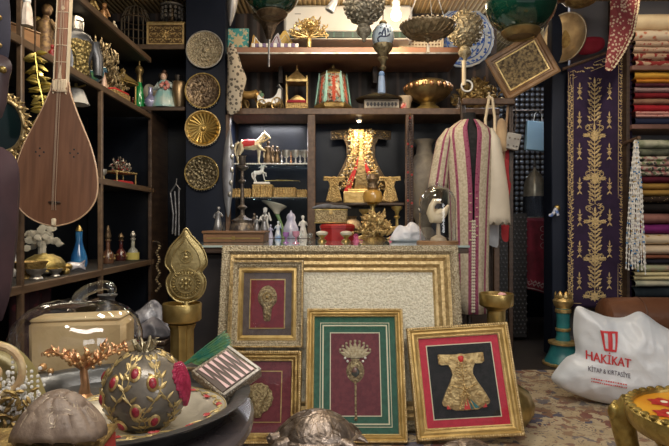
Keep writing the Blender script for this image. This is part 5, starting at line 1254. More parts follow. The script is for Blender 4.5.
# ---------------- on top of the vitrine ----------------
TT = 1.7575; TY = 4.08
ch = thing('carriage', 'white swan-shaped toy carriage with gilt wheels on the vitrine top', 'carriage', on(270, TY, TT), 0); ch.scale = (1.0,1.0,1.2)
part('body', MB().prism(smooth([(-.085,.10),(-.09,.065),(-.06,.045),(0,.04),(.06,.045),(.085,.07),(.088,.13),(.07,.138),(.055,.105),(.02,.078),(-.03,.072),(-.06,.082)], 3), .085, inset=.06), PORC, ch)
for x, r in ((-.055,.032),(.055,.038)):
    for y in (-.05,.05):
        wh = MB().ring(r, .004, TR(x,y,r+.004,rx=pi/2), 18, 5)
        for k in range(6): wh.tube([(x,y,r+.004),(x+r*cos(k*pi/3),y,r+.004+r*sin(k*pi/3))], .002, 4)
        part('wheel', wh, GOLD, ch)
part('gilt_scrolls', MB().tube([(-.08,-.045,.05),(-.04,-.05,.035),(0,-.05,.05),(.04,-.05,.035),(.08,-.045,.055)], .007, 6).tube([(-.08,.045,.05),(0,.05,.04),(.08,.045,.055)], .007, 6).box((0,0,.042), (.13,.07,.012), .004), GOLD, ch)
part('swan_neck', MB().tube([(.075,0,.10),(.085,0,.14),(.065,0,.165),(.05,0,.155)], [.016,.010,.009,.004], 8), PEWTER, ch)
part('flowers', MB().ball((-.06,0,.10), .018).ball((-.085,.01,.10), .016).ball((-.07,-.015,.115), .014), mat('pink_green', (.50,.12,.12), (.15,.30,.18), 30, .5), ch)
h2 = thing('horse_figurine', 'golden orange toy horse drawing the white carriage', 'figurine', on(248, TY, TT), pi)
part('body', horse_mb(.215), mat('orange_gilt', (.62,.38,.13), (.42,.25,.08), 12, .35, .7), h2); part('plume', MB().tube([(.09,0,.215),(.10,0,.24),(.085,0,.25)], [.006,.01,.003], 6), GOLD, h2)
h3 = dup(h2, 'pale second toy horse behind the golden orange one', on(238, TY+.10, TT), pi, None, .75)
tn = thing('throne_model', 'miniature gilt canopied throne with crimson seat on the vitrine top', 'ornament', on(297, 4.05, TT), 0); tn.scale = (1.05,1.05,1.12)
part('base', MB().box((0,0,.0225), (.155,.11,.045), .004), GOLDORN, tn); part('seat', MB().box((0,0,.055), (.14,.095,.022), .008), mat('crimson_cushion', (.30,.015,.03), rough=.8), tn)
for x in (-.07,.07):
    for y in (-.045,.045): part('column', L([(.007,.045),(.005,.06),(.005,.18),(.008,.195),(.004,.21),(.007,.217),(.0,.224)], 10).at(None), GOLD, tn).location = (x, y, 0)
part('canopy', MB().lathe([(.098,.178),(.10,.192),(.085,.205),(.06,.222),(.030,.245),(.012,.262),(.007,.285),(0,.305)], 4, M=TR(rz=pi/4), sx=1), GOLD, tn, ang=20)
part('back_crest', MB().puff(smooth([(-.05,.07),(-.045,.09),(0,.115),(.045,.09),(.05,.07)], 3), .006, .006, rings=3), GOLD, tn).location = (0,.04,0)
ln_ = thing('lantern', 'six-sided enamelled lantern with red and turquoise panels on the vitrine top', 'lantern', on(333, 4.06, TT), .06); ln_.scale = (1,1,1.22)
part('base', MB().lathe([(.0,0),(.12,0),(.135,.012),(.138,.03),(.125,.04),(0,.04)], 6), OLDGOLD, ln_, ang=20)
lp = MB(); red = MB(); tq = MB()
for k in range(6):
    a = k*pi/3+pi/6; M_ = TR(rz=a)
    rb0, rt0 = .112, .085
    lp.add([(rb0, -rb0*.577, .04), (rb0, rb0*.577, .04), (rt0, rt0*.577, .21), (rt0, -rt0*.577, .21)], [(0,1,2,3)], M_)
    for z, n in ((.185,5),(.165,6),(.145,6),(.12,8),(.095,8),(.072,6),(.055,4)):
        r = rb0+(rt0-rb0)*(z-.04)/.17
        for i in range(n): leaf(red, (M_ @ Vector((r+.002, 0, z))), M_.to_3x3() @ Vector((1,0,.15)), M_.to_3x3() @ Vector((0, cos(i*2*pi/n), sin(i*2*pi/n))), .020, .009, .003)
    for s in (-1, 1): tq.tube([M_ @ Vector((rb0+.001, s*rb0*.50, .042)), M_ @ Vector((rt0+.001, s*rt0*.50, .208))], .006, 5)
    tq.tube([M_ @ Vector((rb0*1.155, 0, .03)) if False else TR(rz=a+pi/6) @ Vector((rb0*1.155, 0, .035)), TR(rz=a+pi/6) @ Vector((rt0*1.155, 0, .225))], .005, 5)
part('panels', lp, mat('lantern_enamel', (.52,.44,.34), (.36,.29,.21), 75, .35, .2, kind='cells', const=True, ramp=[(0,(.55,.48,.38)),(.40,(.40,.12,.07)),(.62,(.20,.36,.31)),(.76,(.50,.42,.32)),(.9,(.10,.07,.05))]), ln_, solid=.003, ang=20)
part('red_flowers', red, mat('coral_enamel', (.50,.09,.05), rough=.35), ln_); part('turquoise_ribs', tq, mat('turquoise_enamel', (.14,.36,.30), (.22,.46,.38), 30, .35), ln_)
part('top', MB().lathe([(.098,.208),(.10,.216),(.07,.235),(.035,.25),(.012,.255),(.012,.27),(0,.28)], 6), OLDGOLD, ln_, ang=20)
ib = thing('inlaid_box', 'box with bone and dark geometric inlay under the wide brass dish', 'box', on(381, 4.06, TT), 0)
part('body', MB().box((0,0,.038), (.25,.14,.074), .004), mat('bone', (.62,.54,.42), (.50,.42,.31), 30, .45), ib)
q_ = MB()
for i in range(9): x = -.10+i*.025; q_.box((x,-.071,.038), (.014,.004,.022), 0, None); q_.add([(x-.012,-.0725,.038),(x,-.0725,.056),(x+.012,-.0725,.038),(x,-.0725,.020)], [(0,1,2,3)])
part('inlay', q_, mat('ebony', (.04,.025,.02), rough=.4), ib); part('frame_lines', MB().box((0,-.0705,.064), (.24,.004,.005)).box((0,-.0705,.012), (.24,.004,.005)), WOODB, ib)
wd_ = thing('dish', 'wide flat dark brass dish upside down on the inlaid box', 'dish', on(379, 4.06, TT+.076), 0)
part('rim', L([(.06,0),(.165,.004),(.17,.012),(.10,.035),(.06,.048),(.05,.052),(0,.052)], 40), mat('patina_brass', (.20,.16,.09), (.12,.09,.06), 12, .35, 1), wd_)
cc = thing('cream_jar', 'cream pottery jar behind a small red ornament on the vitrine top', 'jar', on(405, 4.10, TT), 0)
part('body', L([(0,0),(.035,0),(.04,.03),(.045,.075),(.06,.10),(.062,.115),(.04,.118),(0,.11)], 20), mat('cream_pottery', (.66,.54,.40), (.56,.44,.31), 14, .4), cc)
simple('ornament', 'small red and white souvenir in front of the cream jar', 'ornament', on(404, 3.99, TT), [mat('red_white_paint', (.60,.04,.03), (.70,.62,.55), 26, .4)], MB().puff(smooth([(-.018,0),(-.022,.03),(-.008,.05),(0,.035),(.010,.052),(.02,.03),(.016,0)], 3), .012, .012, rings=3))
lb = thing('footed_bowl', 'big lobed brass bowl with studded rim on a foot on the vitrine top', 'bowl', on(428, 4.09, TT), 0); lb.scale = (1,1,1.2)
part('foot', L([(0,0),(.095,0),(.10,.012),(.08,.03),(.055,.045),(.06,.055)], 28), BRASS, lb)
part('bowl', L([(.05,.05),(.11,.075),(.155,.11),(.172,.14),(.165,.165),(.12,.185),(.10,.19),(.098,.18),(0,.17)], 48, lobes=14, amp=.05), mat('bowl_brass', (.34,.25,.12), (.20,.14,.07), 14, .3, 1), lb)
q_ = MB()
for i in range(20): a = 2*pi*i/20; q_.ball((.165*cos(a), .165*sin(a), .145), .018, (1,1,1), 10, 6)
part('bosses', q_, COPPER, lb)
gf = thing('gilt_bouquet', 'drooping bunch of gilt leaves and berries right of the blue plate', 'ornament', at(477, 100, 4.12), 0); gf.location.z = TT
part('leaves', bush_mb(.20, 80, .45, 8, .05, .003, .4), [OLDGOLD, GOLD], gf).location = (0,0,.045)
part('pot', L([(0,0),(.04,0),(.05,.03),(.035,.05),(0,.05)], 16), BRONZE, gf)
simple('bottle', 'small dark bottle with pale stopper below the gilt leaves', 'bottle', on(459, 4.0, TT), DARKMET, bottle(.09))
simple('figurine', 'small bone-coloured figure right of the gilt leaves', 'figurine', on(489, 4.0, TT), CREAMW, figure_mb(.13))

# ---------------- on the high shelf ----------------
HZ = 2.1605; HSY = 4.02
tl = thing('painted_tile', 'square turquoise and cream arabesque tile on the high shelf', 'tile', on(238, 4.0, HZ), (-.12, 0, 0))
part('tile', MB().box((0,0,.094), (.15,.014,.185), .003), mat('turquoise_tile', (.08,.36,.36), (.62,.58,.42), 34, .3, 0, 0, kind='voronoi', lo=.34, hi=.28), tl)
q_ = MB()
for k in range(8): leaf(q_, (0,-.008,.094), (0,-1,0), (cos(k*pi/4),0,sin(k*pi/4)), .055, .022, .002)
for x in (-.05,.05):
    for z in (.04,.15):
        for k in range(5): leaf(q_, (x,-.008,z), (0,-1,0), (cos(k*1.257),0,sin(k*1.257)), .025, .012, .002)
part('arabesque', q_, mat('cream_glaze', (.62,.52,.32), rough=.3), tl)
for k, (px, lean, c, lab) in enumerate(((262,.5,(.60,.36,.09),'golden yellow fan-shaped case leaning left on the high shelf'),(275,-.15,(.50,.48,.56),'lilac-white fan-shaped case in the middle of three on the high shelf'),(286,-.45,(.70,.48,.13),'big golden fan-shaped case leaning right on the high shelf'))):
    t = thing('folded_fan', lab, 'fan', (on(px, 4.0, 0)[0], 3.96+.05*k, HZ), (0, 0, 0), 'three fan-shaped cases')
    o2 = [[(-.075,0),(-.065,.07),(-.055,.12),(-.035,.09),(.0,.05),(.02,.0)],[(-.04,0),(-.02,.09),(.02,.15),(.035,.11),(.06,.0)],[(-.01,0),(-.075,.11),(-.045,.15),(-.01,.19),(.03,.12),(.07,.05),(.085,.0)]][k]
    o2 = [(x, max(0,z)) for x, z in smooth(o2, 2)]
    part('leaf', MB().prism(o2, .03, inset=.06), mat('fan_%d' % k if False else ['golden_silk','lilac_silk','bright_gold_silk'][k], c, tuple(q*.75 for q in c), 9, .45, .2), t)
    q_ = MB(); q_.tube([(x*.72, -.017, z*.72+.012) for x, z in o2], .003, 5, closed=True); part('trim', q_, [WHITE, VELVETM, CREAMLINE][k], t)
part_ = thing('lace_edge', 'white and violet scalloped shelf runner under the fan-shaped cases', 'textile', (on(275,3.86,0)[0], 3.862, HZ))
q_ = MB()
for i in range(13): q_.mat(i % 2).box((-.15+i*.025, 0, .014), (.024,.012,.028), .003)
part('runner', q_, [WHITE, mat('violet_felt', (.20,.15,.28), rough=.8)], part_)
gt = thing('gilt_tree', 'golden coral-like tree with berries on the high shelf in front of the white unit', 'ornament', on(309, 3.92, HZ))
part('trunk', L([(0,0),(.026,0),(.024,.01),(.016,.02),(.018,.075),(.012,.09)], 16), GOLD, gt)
part('branches', bush_mb(.155, 60, .35, 15, .03, .003, .5), [GOLD, GOLD], gt).location = (0,0,.09)
# air conditioner and grille
acu = thing('air_conditioner', 'white wall air conditioner above the high shelf', 'air conditioner', (.10, 4.225, 2.30))
part('casing', MB().box((0,0,.13), (.95,.20,.26), .02), WHITE, acu); part('outlet', MB().box((.0,-.098,.035), (.86,.02,.045), .004), mat('outlet_dark', (.03,.06,.05), rough=.4), acu)
q_ = MB()
for i in range(12): q_.box((-.38+i*.069, -.108, .035), (.012,.006,.04))
part('vanes', q_, mat('vane_green', (.05,.14,.11), rough=.4), acu); part('flap', MB().box((0,-.106,.004), (.88,.012,.012), .003).box((0,-.102,.064),(.90,.01,.008),.002), mat('flap_grey', (.55,.55,.53), rough=.4), acu)
part('badge', MB().box((-.37,-.1015,.19), (.045,.004,.006), .001), mat('badge_grey', (.35,.35,.36), rough=.4), acu)
gl = thing('grille', 'cream lattice grille panel right of the air conditioner', 'screen', (.66, 4.28, 2.22))
part('frame', frame_mb(MB(), .34, .30, [(0,0),(0,.02),(.02,.02),(.02,0)]), mat('cream_paint', (.66,.56,.40), rough=.5), gl)
q_ = MB()
for i in range(13): q_.box((-.15+i*.025,-.012,.15), (.011,.006,.27))
for j in range(11): q_.box((0,-.010,.03+j*.024), (.32,.006,.011))
part('lattice', q_, mat('cream_lattice', (.74,.66,.52), rough=.5), gl); part('backing', MB().box((0,-.002,.15), (.32,.004,.28)), mat('grille_brown', (.24,.14,.08), rough=.6), gl)
# ---------------- hung from the ceiling ----------------
CE = 2.57
def cord(t, z0, zloc, r=.0035, m=None): part('cord', MB().tube([(0,0,z0),(0,0,CE-zloc)], r, 6), m or DARKMET, t)
BALLM = mat('filigree', (.40,.36,.28), (.20,.175,.13), 60, .42, .6, .6, 60, 'noise', .4, .6)
def filigree_ball(name, label, px, py, D, r, m, tail=True):
    x, y, z = at(px, py, D); t = thing(name, label, 'hanging ornament', (x, y, z))
    part('globe', MB().ball((0,0,0), r, (1,1,.98), 28, 18), m, t); q = MB(); rn = random.Random(int(px))
    n = 150
    for i in range(n):
        zz = 1-2*(i+.5)/n; a = i*2.39996; s = math.sqrt(1-zz*zz); d = Vector((s*cos(a), s*sin(a), zz)); q.ball(d*r*1.02, r*.085, nu=6, nv=4)
        if i % 2: leaf(q, d*r*1.0, d, (rn.uniform(-1,1), rn.uniform(-1,1), rn.uniform(-1,1)), r*.38, r*.16, r*.06)
    part('filigree', q, m, t)
    part('finial', L([(r*.35,-r*.88),(r*.42,-r*1.0),(r*.28,-r*1.08),(r*.40,-r*1.35),(r*.34,-r*1.55),(r*.14,-r*1.72),(r*.06,-r*1.95),(0,-r*2.0)], 18), m, t)
    part('cap', L([(r*.4,r*.86),(r*.3,r*1.0),(r*.08,r*1.15),(0,r*1.2)], 16), m, t); cord(t, r*1.1, z); return t
filigree_ball('filigree_globe', 'dark silver filigree globe hanging left of the painted egg', 364, 4, 3.2, px2m(19.5,3.2), BALLM)
filigree_ball('filigree_globe', 'brassy filigree globe hanging in front of the blue plate', 465, 29, 3.7, px2m(17,3.7), mat('warm_filigree', (.50,.43,.29), (.26,.21,.13), 60, .42, .6, .6, 60, 'noise', .4, .6))
t = thing('tassel_pendant', 'white tube pendant with ring below the brassy filigree globe', 'pendant', at(464, 64, 3.7))
part('tube', MB().tube([(0,0,.02),(0,0,-.14)], .014, 12), CREAMW, t); part('ring', MB().ring(.036, .006, TR(.02,0,-.145,rx=pi/2), 20), WHITE, t)
eg = thing('painted_egg', 'blue-white egg ornament with dark calligraphy in a brass mount hanging from the ceiling', 'hanging ornament', at(383, 38, 3.3))
z_ = eg.location.z
part('egg', MB().ball((0,0,.005), .066, (1,1,1.2), 24, 16), mat('egg_glaze', (.42,.56,.72), (.56,.66,.76), 6, .2, coat=.5), eg)
mt = MB().lathe([(.058,-.040),(.060,-.048),(.050,-.070),(.03,-.095),(.022,-.11),(.034,-.122),(.018,-.14),(.012,-.165),(.02,-.178),(0,-.195)], 24, lobes=8, amp=.05).lathe([(.03,.066),(.02,.08),(.024,.09),(.01,.105),(0,.11)], 18)
for i in range(8):
    a = 2*pi*(i+.5)/8
    if abs(a-1.5*pi) > .8: leaf(mt, (.060*cos(a), .060*sin(a), -.04), (cos(a),sin(a),.2), (0,0,1), .095, .034, .006)
part('brass_mount', mt, mat('mount_brass', (.36,.29,.16), (.18,.14,.08), 50, .4, .9, .4), eg)
q_ = MB()
def onegg(x, z): return (x, -math.sqrt(max(1e-5, .0675**2-x*x-((z-.005)/1.2)**2)), z)
for st_ in ([(.035,.005),(.02,-.008),(0,-.012),(-.02,-.010),(-.035,-.022),(-.028,-.038)], [(.025,.012),(.022,.035)], [(.008,-.01),(.006,.03),(.002,.042)], [(-.010,-.01),(-.008,.016),(.0,.022)], [(-.005,.030),(.006,.034)], [(-.03,.0),(-.022,.012),(-.014,.004)]):
    q_.tube([onegg(x, z) for x, z in smooth(st_, 3, False)], .0042, 6)
for x, z in ((.015,.052),(-.018,.04),(.036,.022)): q_.ball(onegg(x, z), .004, nu=6, nv=4)
part('calligraphy', q_, mat('navy_ink', (.015,.03,.09), rough=.4), eg); cord(eg, .1, z_)
t = thing('blue_tassel', 'pale blue silk tassel hanging under the painted egg', 'tassel', (eg.location.x-.008, 3.3, z_-.195))
part('head', MB().ball((0,0,-.018), .018, (1,1,1.1)).tube([(0,0,.0),(0,0,-.02)], .004, 6), mat('blue_silk', (.22,.36,.62), rough=.6), t)
part('fringe', L([(.016,-.03),(.019,-.06),(.021,-.13),(0,-.13)], 16, lobes=10, amp=.12), mat('pale_blue_silk', (.34,.46,.68), (.44,.54,.72), 20, .6), t)
# pierced brass hanging dish
x, y, z = at(428, 31, 3.1); hd_ = thing('hanging_dish', 'pierced brass dish lamp hanging on three chains with a small tassel', 'hanging lamp', (x, y, z)); hd_.scale = (1,1,.8)
q_ = MB().lathe([(.02,-.045),(.08,-.04),(.125,-.015),(.150,.02),(.152,.032),(.143,.034),(.118,-.004),(.075,-.028),(0,-.034)], 48)
PD = mat('pierced_brass', (.38,.30,.19), (.20,.15,.09), 40, .38, 1, .3)
for i in range(24):
    a = 2*pi*i/24; q_.tube([(.065*cos(a), .065*sin(a), -.041),(.11*cos(a+.16), .11*sin(a+.16), -.026),(.146*cos(a+.25), .146*sin(a+.25), .012)], [.003,.008,.004], 6)
part('dish', q_, PD, hd_)
q_ = MB()
for i in range(36): a = 2*pi*i/36; q_.ball((.152*cos(a), .152*sin(a), .036), .008, nu=6, nv=4)
part('rim_beads', q_, PD, hd_); part('finial', L([(.03,-.045),(.018,-.055),(.02,-.065),(.006,-.08),(0,-.085)], 14), PD, hd_)
part('tassel', MB().tube([(0,0,-.08),(0,0,-.105)], .002, 5).tube([(0,0,-.10),(0,0,-.15)], [.007,.010], 8), CREAMW, hd_)
for k in range(3):
    a = 2*pi*k/3+.5; part('chain', MB().tube([(.145*cos(a), .145*sin(a), .03),(0.01*cos(a),.01*sin(a), .42)], .0025, 5), SILVER, hd_)
part('cord', MB().tube([(0,0,.42),(0,0,(CE-z)/.8)], .0035, 6), DARKMET, hd_)
# green glass lamps
def green_lamp(label, px, py, D, r, bottom):
    x, y, z = at(px, py, D); t = thing('glass_lamp', label, 'hanging lamp', (x, y, z))
    part('globe', MB().ball((0,0,0), r, (1,1,.95), 36, 22), GREENG, t)
    part('base_ring', L([(r*.52,-r*.80),(r*.56,-r*.86),(r*.50,-r*.93),(r*.46,-r*.99),(r*.40,-r*1.02),(r*.36,-r*.96),(0,-r*.95)], 32), bottom, t)
    part('collar', L([(r*.5,r*.78),(r*.46,r*.95),(r*.55,r*1.05),(r*.2,r*1.1),(0,r*1.1)], 24), bottom, t); cord(t, r*1.1, z, .006)
    q = MB(); q.ring(r*.99, r*.02, TR(0,0,r*.12)); part('gilt_line', q, bottom, t); return t
green_lamp('big dark green glass globe lamp with brass bottom ring above the tilted picture', 521, 2, 2.7, px2m(35, 2.7), mat('lamp_brass', (.34,.24,.10), (.2,.14,.06), 16, .35, 1))
green_lamp('dark green glass globe lamp above the fan-shaped cases', 272, -10, 2.9, px2m(28, 2.9), BRONZE)
x, y, z = at(269, 25, 3.35); t = thing('bronze_lamp', 'dark bronze tulip-shaped lamp hanging below the left green globe', 'hanging lamp', (x, y, z)); t.scale = (.78,.78,1)
part('shade', L([(0,-.09),(.02,-.085),(.035,-.05),(.06,.0),(.10,.035),(.125,.05),(.118,.056),(.08,.03),(.03,-.02),(0,-.04)], 28, lobes=7, amp=.12), mat('leafy_bronze', (.14,.10,.07), (.07,.05,.035), 30, .4, .9, .6), t)
part('finial', MB().tube([(0,0,-.085),(0,0,-.13)], [.012,.006], 8).tube([(-.002,0,-.12),(-.002,0,-.25)], .008, 8), PEWTER, t); part('chain', MB().tube([(.11,0,.05),(0,0,.25),(0,0,CE-z)], .003, 5).tube([(-.11,0,.05),(0,0,.25)], .003, 5), DARKMET, t)
# bulb on a bracket, small track spot
x, y, z = at(396, 13, 3.75); bl_ = thing('light_bulb', 'lit bulb in a white socket hanging in front of the air conditioner', 'lamp', (x, y, z))
part('bulb', L([(0,-.05),(.022,-.045),(.034,-.025),(.034,-.005),(.02,.02),(.016,.03)], 20), FLAME, bl_); part('socket', L([(.018,.028),(.026,.035),(.028,.075),(.02,.085),(0,.085)], 18), WHITE, bl_); cord(bl_, .08, z, .005, WHITE)
light('POINT', 'bulb_light', (x, y-.06, z-.08), 5, (1, .76, .46), .04)
x, y, z = at(332, 6, 3.75); sl = thing('track_spot', 'small silver track spot on the ceiling near the air conditioner', 'lamp', (x, y, z), (0, .5, 0))
part('head', L([(.0,.05),(.02,.05),(.024,.03),(.032,-.035),(.028,-.04),(.024,-.03),(0,-.03)], 20), mat('spot_grey', (.50,.52,.55), rough=.35, metal=.5), sl); part('arm', MB().tube([(0,0,.05),(-.02,0,.09)], .007, 6), SILVER, sl)
part('arm_post', MB().tube([(-.02,0,.085),(-.08,0,.20)], .006, 6), SILVER, sl)
# blue and white plate on the wall
def plate_thing(label, loc, r, mats, rot=(pi/2,0,0), lobes=0, deep=.25):
    t = thing('plate', label, 'plate', loc, rot)
    part('dish', L([(0,-.004),(r*.6,-.004),(r*.95,r*deep*.9),(r,r*deep),(r*.985,r*deep+.006),(r*.93,r*deep),(r*.62,r*deep*.3),(r*.55,.006),(0,.004)], 48, lobes=lobes, amp=.02 if lobes else 0), mats[0], t); return t
x, y, z = at(464, 37, 4.27); bp = plate_thing('large blue and white floral plate on the back wall', (x, 4.318, z), px2m(30.5, 4.27), [mat('plate_white', (.30,.38,.52), (.46,.52,.60), 12, .2, coat=.5)], lobes=24, deep=.16)
q_ = MB(); rp = px2m(30.5, 4.27); rn = random.Random(4)
def onpl(rr): return (.006 if rr < .55 else .006+(rr-.55)/.45*rp*.155)+.004
for ringr, n, l in ((.14,7,.16),(.3,12,.15),(.46,16,.15),(.62,22,.13),(.80,30,.12)):
    for i in range(n):
        a = 2*pi*i/n; q_.mat(0); leaf(q_, (ringr*rp*cos(a), ringr*rp*sin(a), onpl(ringr)+.002), (0,0,1), (cos(a+rn.uniform(-1.5,1.5)), sin(a+rn.uniform(-1.5,1.5)), .1), l*rp*1.2, l*rp*.7, .003)
for rr in (.55,.70,.9): q_.ring(rr*rp, .0035, TR(0,0,onpl(rr)+.001), 40, 5)
part('blue_flowers', q_, mat('cobalt', (.03,.08,.36), (.05,.14,.48), 30, .25, coat=.5), bp)

# painting on a tilt, plate on the post
x, y, z = at(522, 66, 3.85); tp_ = thing('picture_frame', 'tilted wood-framed relief picture hanging under the green lamp', 'picture frame', (x, y, z), (.16, -R(28), -.28)); tp_.scale = (.94,1,.97)
part('moulding', frame_mb(MB(), .415, .335, [(0,0),(0,.03),(.012,.036),(.03,.03),(.036,.02),(.048,.022),(.056,.012),(.056,0)], -.1675), mat('walnut_gilt', (.27,.155,.07), (.17,.09,.04), 8, .35, .2), tp_)
part('gilt_slip', frame_mb(MB(), .31, .23, [(0,0),(0,.016),(.010,.014),(.010,0)], -.115), GOLD, tp_)
part('relief', MB().box((0,-.006,0), (.30,.006,.22)), mat('relief_brown', (.34,.25,.12), (.09,.062,.035), 60, .55, .2, .8, 42, 'noise', .42, .6), tp_)
part('hanging_wire', MB().tube([(0,.004,.16),(-.12,.01,.33),(-.25,.02,.55)], .002, 5), DARKMET, tp_)
x, y, z = at(567, 37, 3.93); pp = plate_thing('oval-looking engraved brass plate hanging on the navy post', (x, 3.955, z), px2m(25, 3.93), [mat('plate_brass', (.46,.36,.22), (.28,.21,.13), 9, .35, .9, .2)], (pi/2, 0, -.95), deep=.12)
part('relief', MB().puff(smooth([(-.05,-.06),(-.03,.03),(0,.08),(.04,.02),(.05,-.06),(0,-.09)], 3), .008, .0, rings=4).at(None), OLDGOLD, pp).rotation_euler = (-pi/2, 0, 0)
part('rim_ring', MB().ring(px2m(24.2,3.93), .005, TR(0,0,.022), 40), SILVER, pp)
x, y, z = at(580, -4, 3.6); t = thing('bronze_lamp', 'fluted old-brass lamp bottom hanging at the top beside the brass plate', 'hanging lamp', (x, y, z))
part('shade', L([(0,-.075),(.03,-.07),(.08,-.05),(.12,-.01),(.13,.04),(.125,.045),(0,.05)], 32, lobes=16, amp=.10), OLDGOLD, t); cord(t, .045, z)
x, y, z = at(557, -9, 3.2); t = thing('copper_lamp', 'dark copper bowl lamp at the top edge right of the green globe', 'hanging lamp', (x, y, z))
part('shade', L([(0,-.06),(.05,-.055),(.09,-.02),(.11,.05),(.10,.055),(0,.06)], 28), mat('dark_copper', (.20,.09,.05), (.12,.06,.035), 12, .35, 1), t); cord(t, .055, z)

# ---------------- plates on the navy pier ----------------
PIERP = [(205,50,18.5,'ornate silvered plate, topmost of four on the navy pier'),(203,91,17.5,'dark brass embossed plate, second from the top on the navy pier'),(203,128.5,17.5,'bright fluted gilt plate, third from the top on the navy pier'),(202,173,17,'engraved brass plate with centre boss, lowest of four on the navy pier')]
PM = [SILVERORN, mat('dark_plate', (.30,.22,.14), (.14,.10,.07), 30, .38, 1, .6, 40), mat('bright_gilt', (.62,.45,.16), (.46,.31,.09), 9, .28, 1), mat('dim_brass_plate', (.34,.29,.18), (.16,.13,.08), 40, .38, 1, .7, 45, 'voronoi', .1, .5)]
for k, (px, py, r, lab) in enumerate(PIERP):
    x, y, z = at(px, py, 3.91); rr = px2m(r, 3.91); t = plate_thing(lab, (x, 3.922, z), rr, [PM[k]], deep=.18); q_ = MB()
    if k == 2:
        for i in range(22): a = 2*pi*i/22; q_.tube([(rr*.22*cos(a), rr*.22*sin(a), .012),(rr*.55*cos(a+.2), rr*.55*sin(a+.2), .014),(rr*.86*cos(a+.32), rr*.86*sin(a+.32), .028)], [.003,.009,.012], 8)
    else:
        for n, f in ((10,.3),(16,.55),(24,.8)):
            for i in range(n): a = 2*pi*i/n; leaf(q_, (f*rr*cos(a), f*rr*sin(a), .012+.02*max(0,f-.5)), (0,0,1), (cos(a+1.2), sin(a+1.2), .1), rr*.26, rr*.12, .005)
    part('relief', q_, PM[k], t); part('boss', MB().ball((0,0,.010), rr*.15, (1,1,.8), 14, 8), PM[k], t)
    part('rim_ring', MB().ring(rr*.985, .005, TR(0,0,rr*.18+.002), 48), [SILVER, BRASS, GOLD, BRASS][k], t)
    q_ = MB()
    for i in range(13): a = -pi/2+(i-6)*.14; q_.ball((rr*1.05*cos(a), rr*1.05*sin(a), rr*.15), .0035, nu=6, nv=4)
    if k: part('bead_fringe', q_, SILVER, t)
# things hanging at the edges of the pier
x, y, z = at(231, 165, 3.86); sh_ = thing('shield', 'long pointed silver-grey plate with raised bosses beside the navy pier', 'shield', (x-.02, 3.895, z), (0, .03, 0)); sh_.scale = (.75,1,1)
part('plate', MB().puff(smooth([(-.005,.26),(-.045,.15),(-.06,.0),(-.05,-.16),(-.02,-.30),(.01,-.36),(.035,-.22),(.045,-.05),(.04,.10),(.012,.22)], 3), .018, .012, rings=5), mat('dull_silver', (.30,.31,.34), (.20,.20,.23), 9, .35, .7), sh_)
q_ = MB(); [q_.ball((xx,-.022,zz), .018, (1,.7,1), 10, 6) for xx, zz in ((.028,.13),(.03,.06),(.032,-.03),(.028,-.12),(.02,-.2))]; part('bosses', q_, SILVER, sh_)
part('hanger', MB().tube([(0,.0,.25),(.0,.02,.30),(0,.06,.36)], .003, 5), DARKMET, sh_)
x, y, z = at(235, 82, 3.84); pc = solo('patterned_textile', MB().puff(smooth([(-.045,.24),(-.05,.0),(-.05,-.21),(.03,-.20),(.055,-.08),(.08,.02),(.05,.10),(.02,.20),(-.005,.25)], 3), .03, .02, rings=5, amp=.006), mat('speckled_cream', (.44,.38,.30), (.09,.075,.06), 42, .8, 0, .1, kind='voronoi', lo=.46, hi=.38), 'cream speckled stocking-shaped textile hanging at the left of the high shelf', 'textile', (x, 3.83, z))
x, y, z = at(231, 10, 3.5); t = thing('horn', 'silver-grey tapering powder horn hanging at the top beside the tile', 'horn', (x, y, z))
part('body', MB().tube([(0,0,.16),(.012,0,.08),(.004,0,.0),(-.004,0,-.07),(-.006,0,-.10)], [.032,.036,.028,.014,.003], 14), mat('horn_silver', (.34,.33,.32), (.20,.19,.19), 9, .35, .8), t); part('band', MB().ring(.036, .005, TR(.012,0,.08)), SILVER, t); part('cord', MB().tube([(0,0,.16),(0,0,CE-z)], .004, 5), DARKMET, t)
x, y, z = at(176, 214, 3.93); solo('chain_strands', MB().tube([(-.04,0,.15),(-.02,0,.0),(-.025,0,-.14)], .006, 6).tube([(-.01,0,.16),(.0,0,.0),(-.005,0,-.15)], .006, 6).tube([(.02,0,.18),(.02,0,.0),(.02,0,-.15)], .006, 6).tube([(-.04,0,.15),(.0,0,.21),(.03,0,.17)], .006, 6).tube([(0,0,.2),(0,.02,.25)], .004, 5), PEWTER, 'grey metal chain strands hanging left of the navy pier', 'chain', (x, y, z))
gc = MB(); [gc.ball((.012*sin(i*1.1), .01*cos(i*1.3), .34-.0155*i), .0105, (1,1,.9), 6, 4) for i in range(22)]
x, y, z = -1.222, 3.88, H-70/F*3.88; solo('gold_chain', gc, mat('dull_gold_link', (.34,.27,.17), rough=.35, metal=.8), 'twisted dull gold chain hanging below the left cabinet end', 'chain', (x, y, z), 0)
solo('chain_hook', MB().tube([(-.03,-.055,.01),(-.01,-.02,.012),(0.012,0,0)], .006, 6), DARKMET, 'dark hook at the cabinet end holding the gold chain', 'hook', (x, 3.88, z+.345))
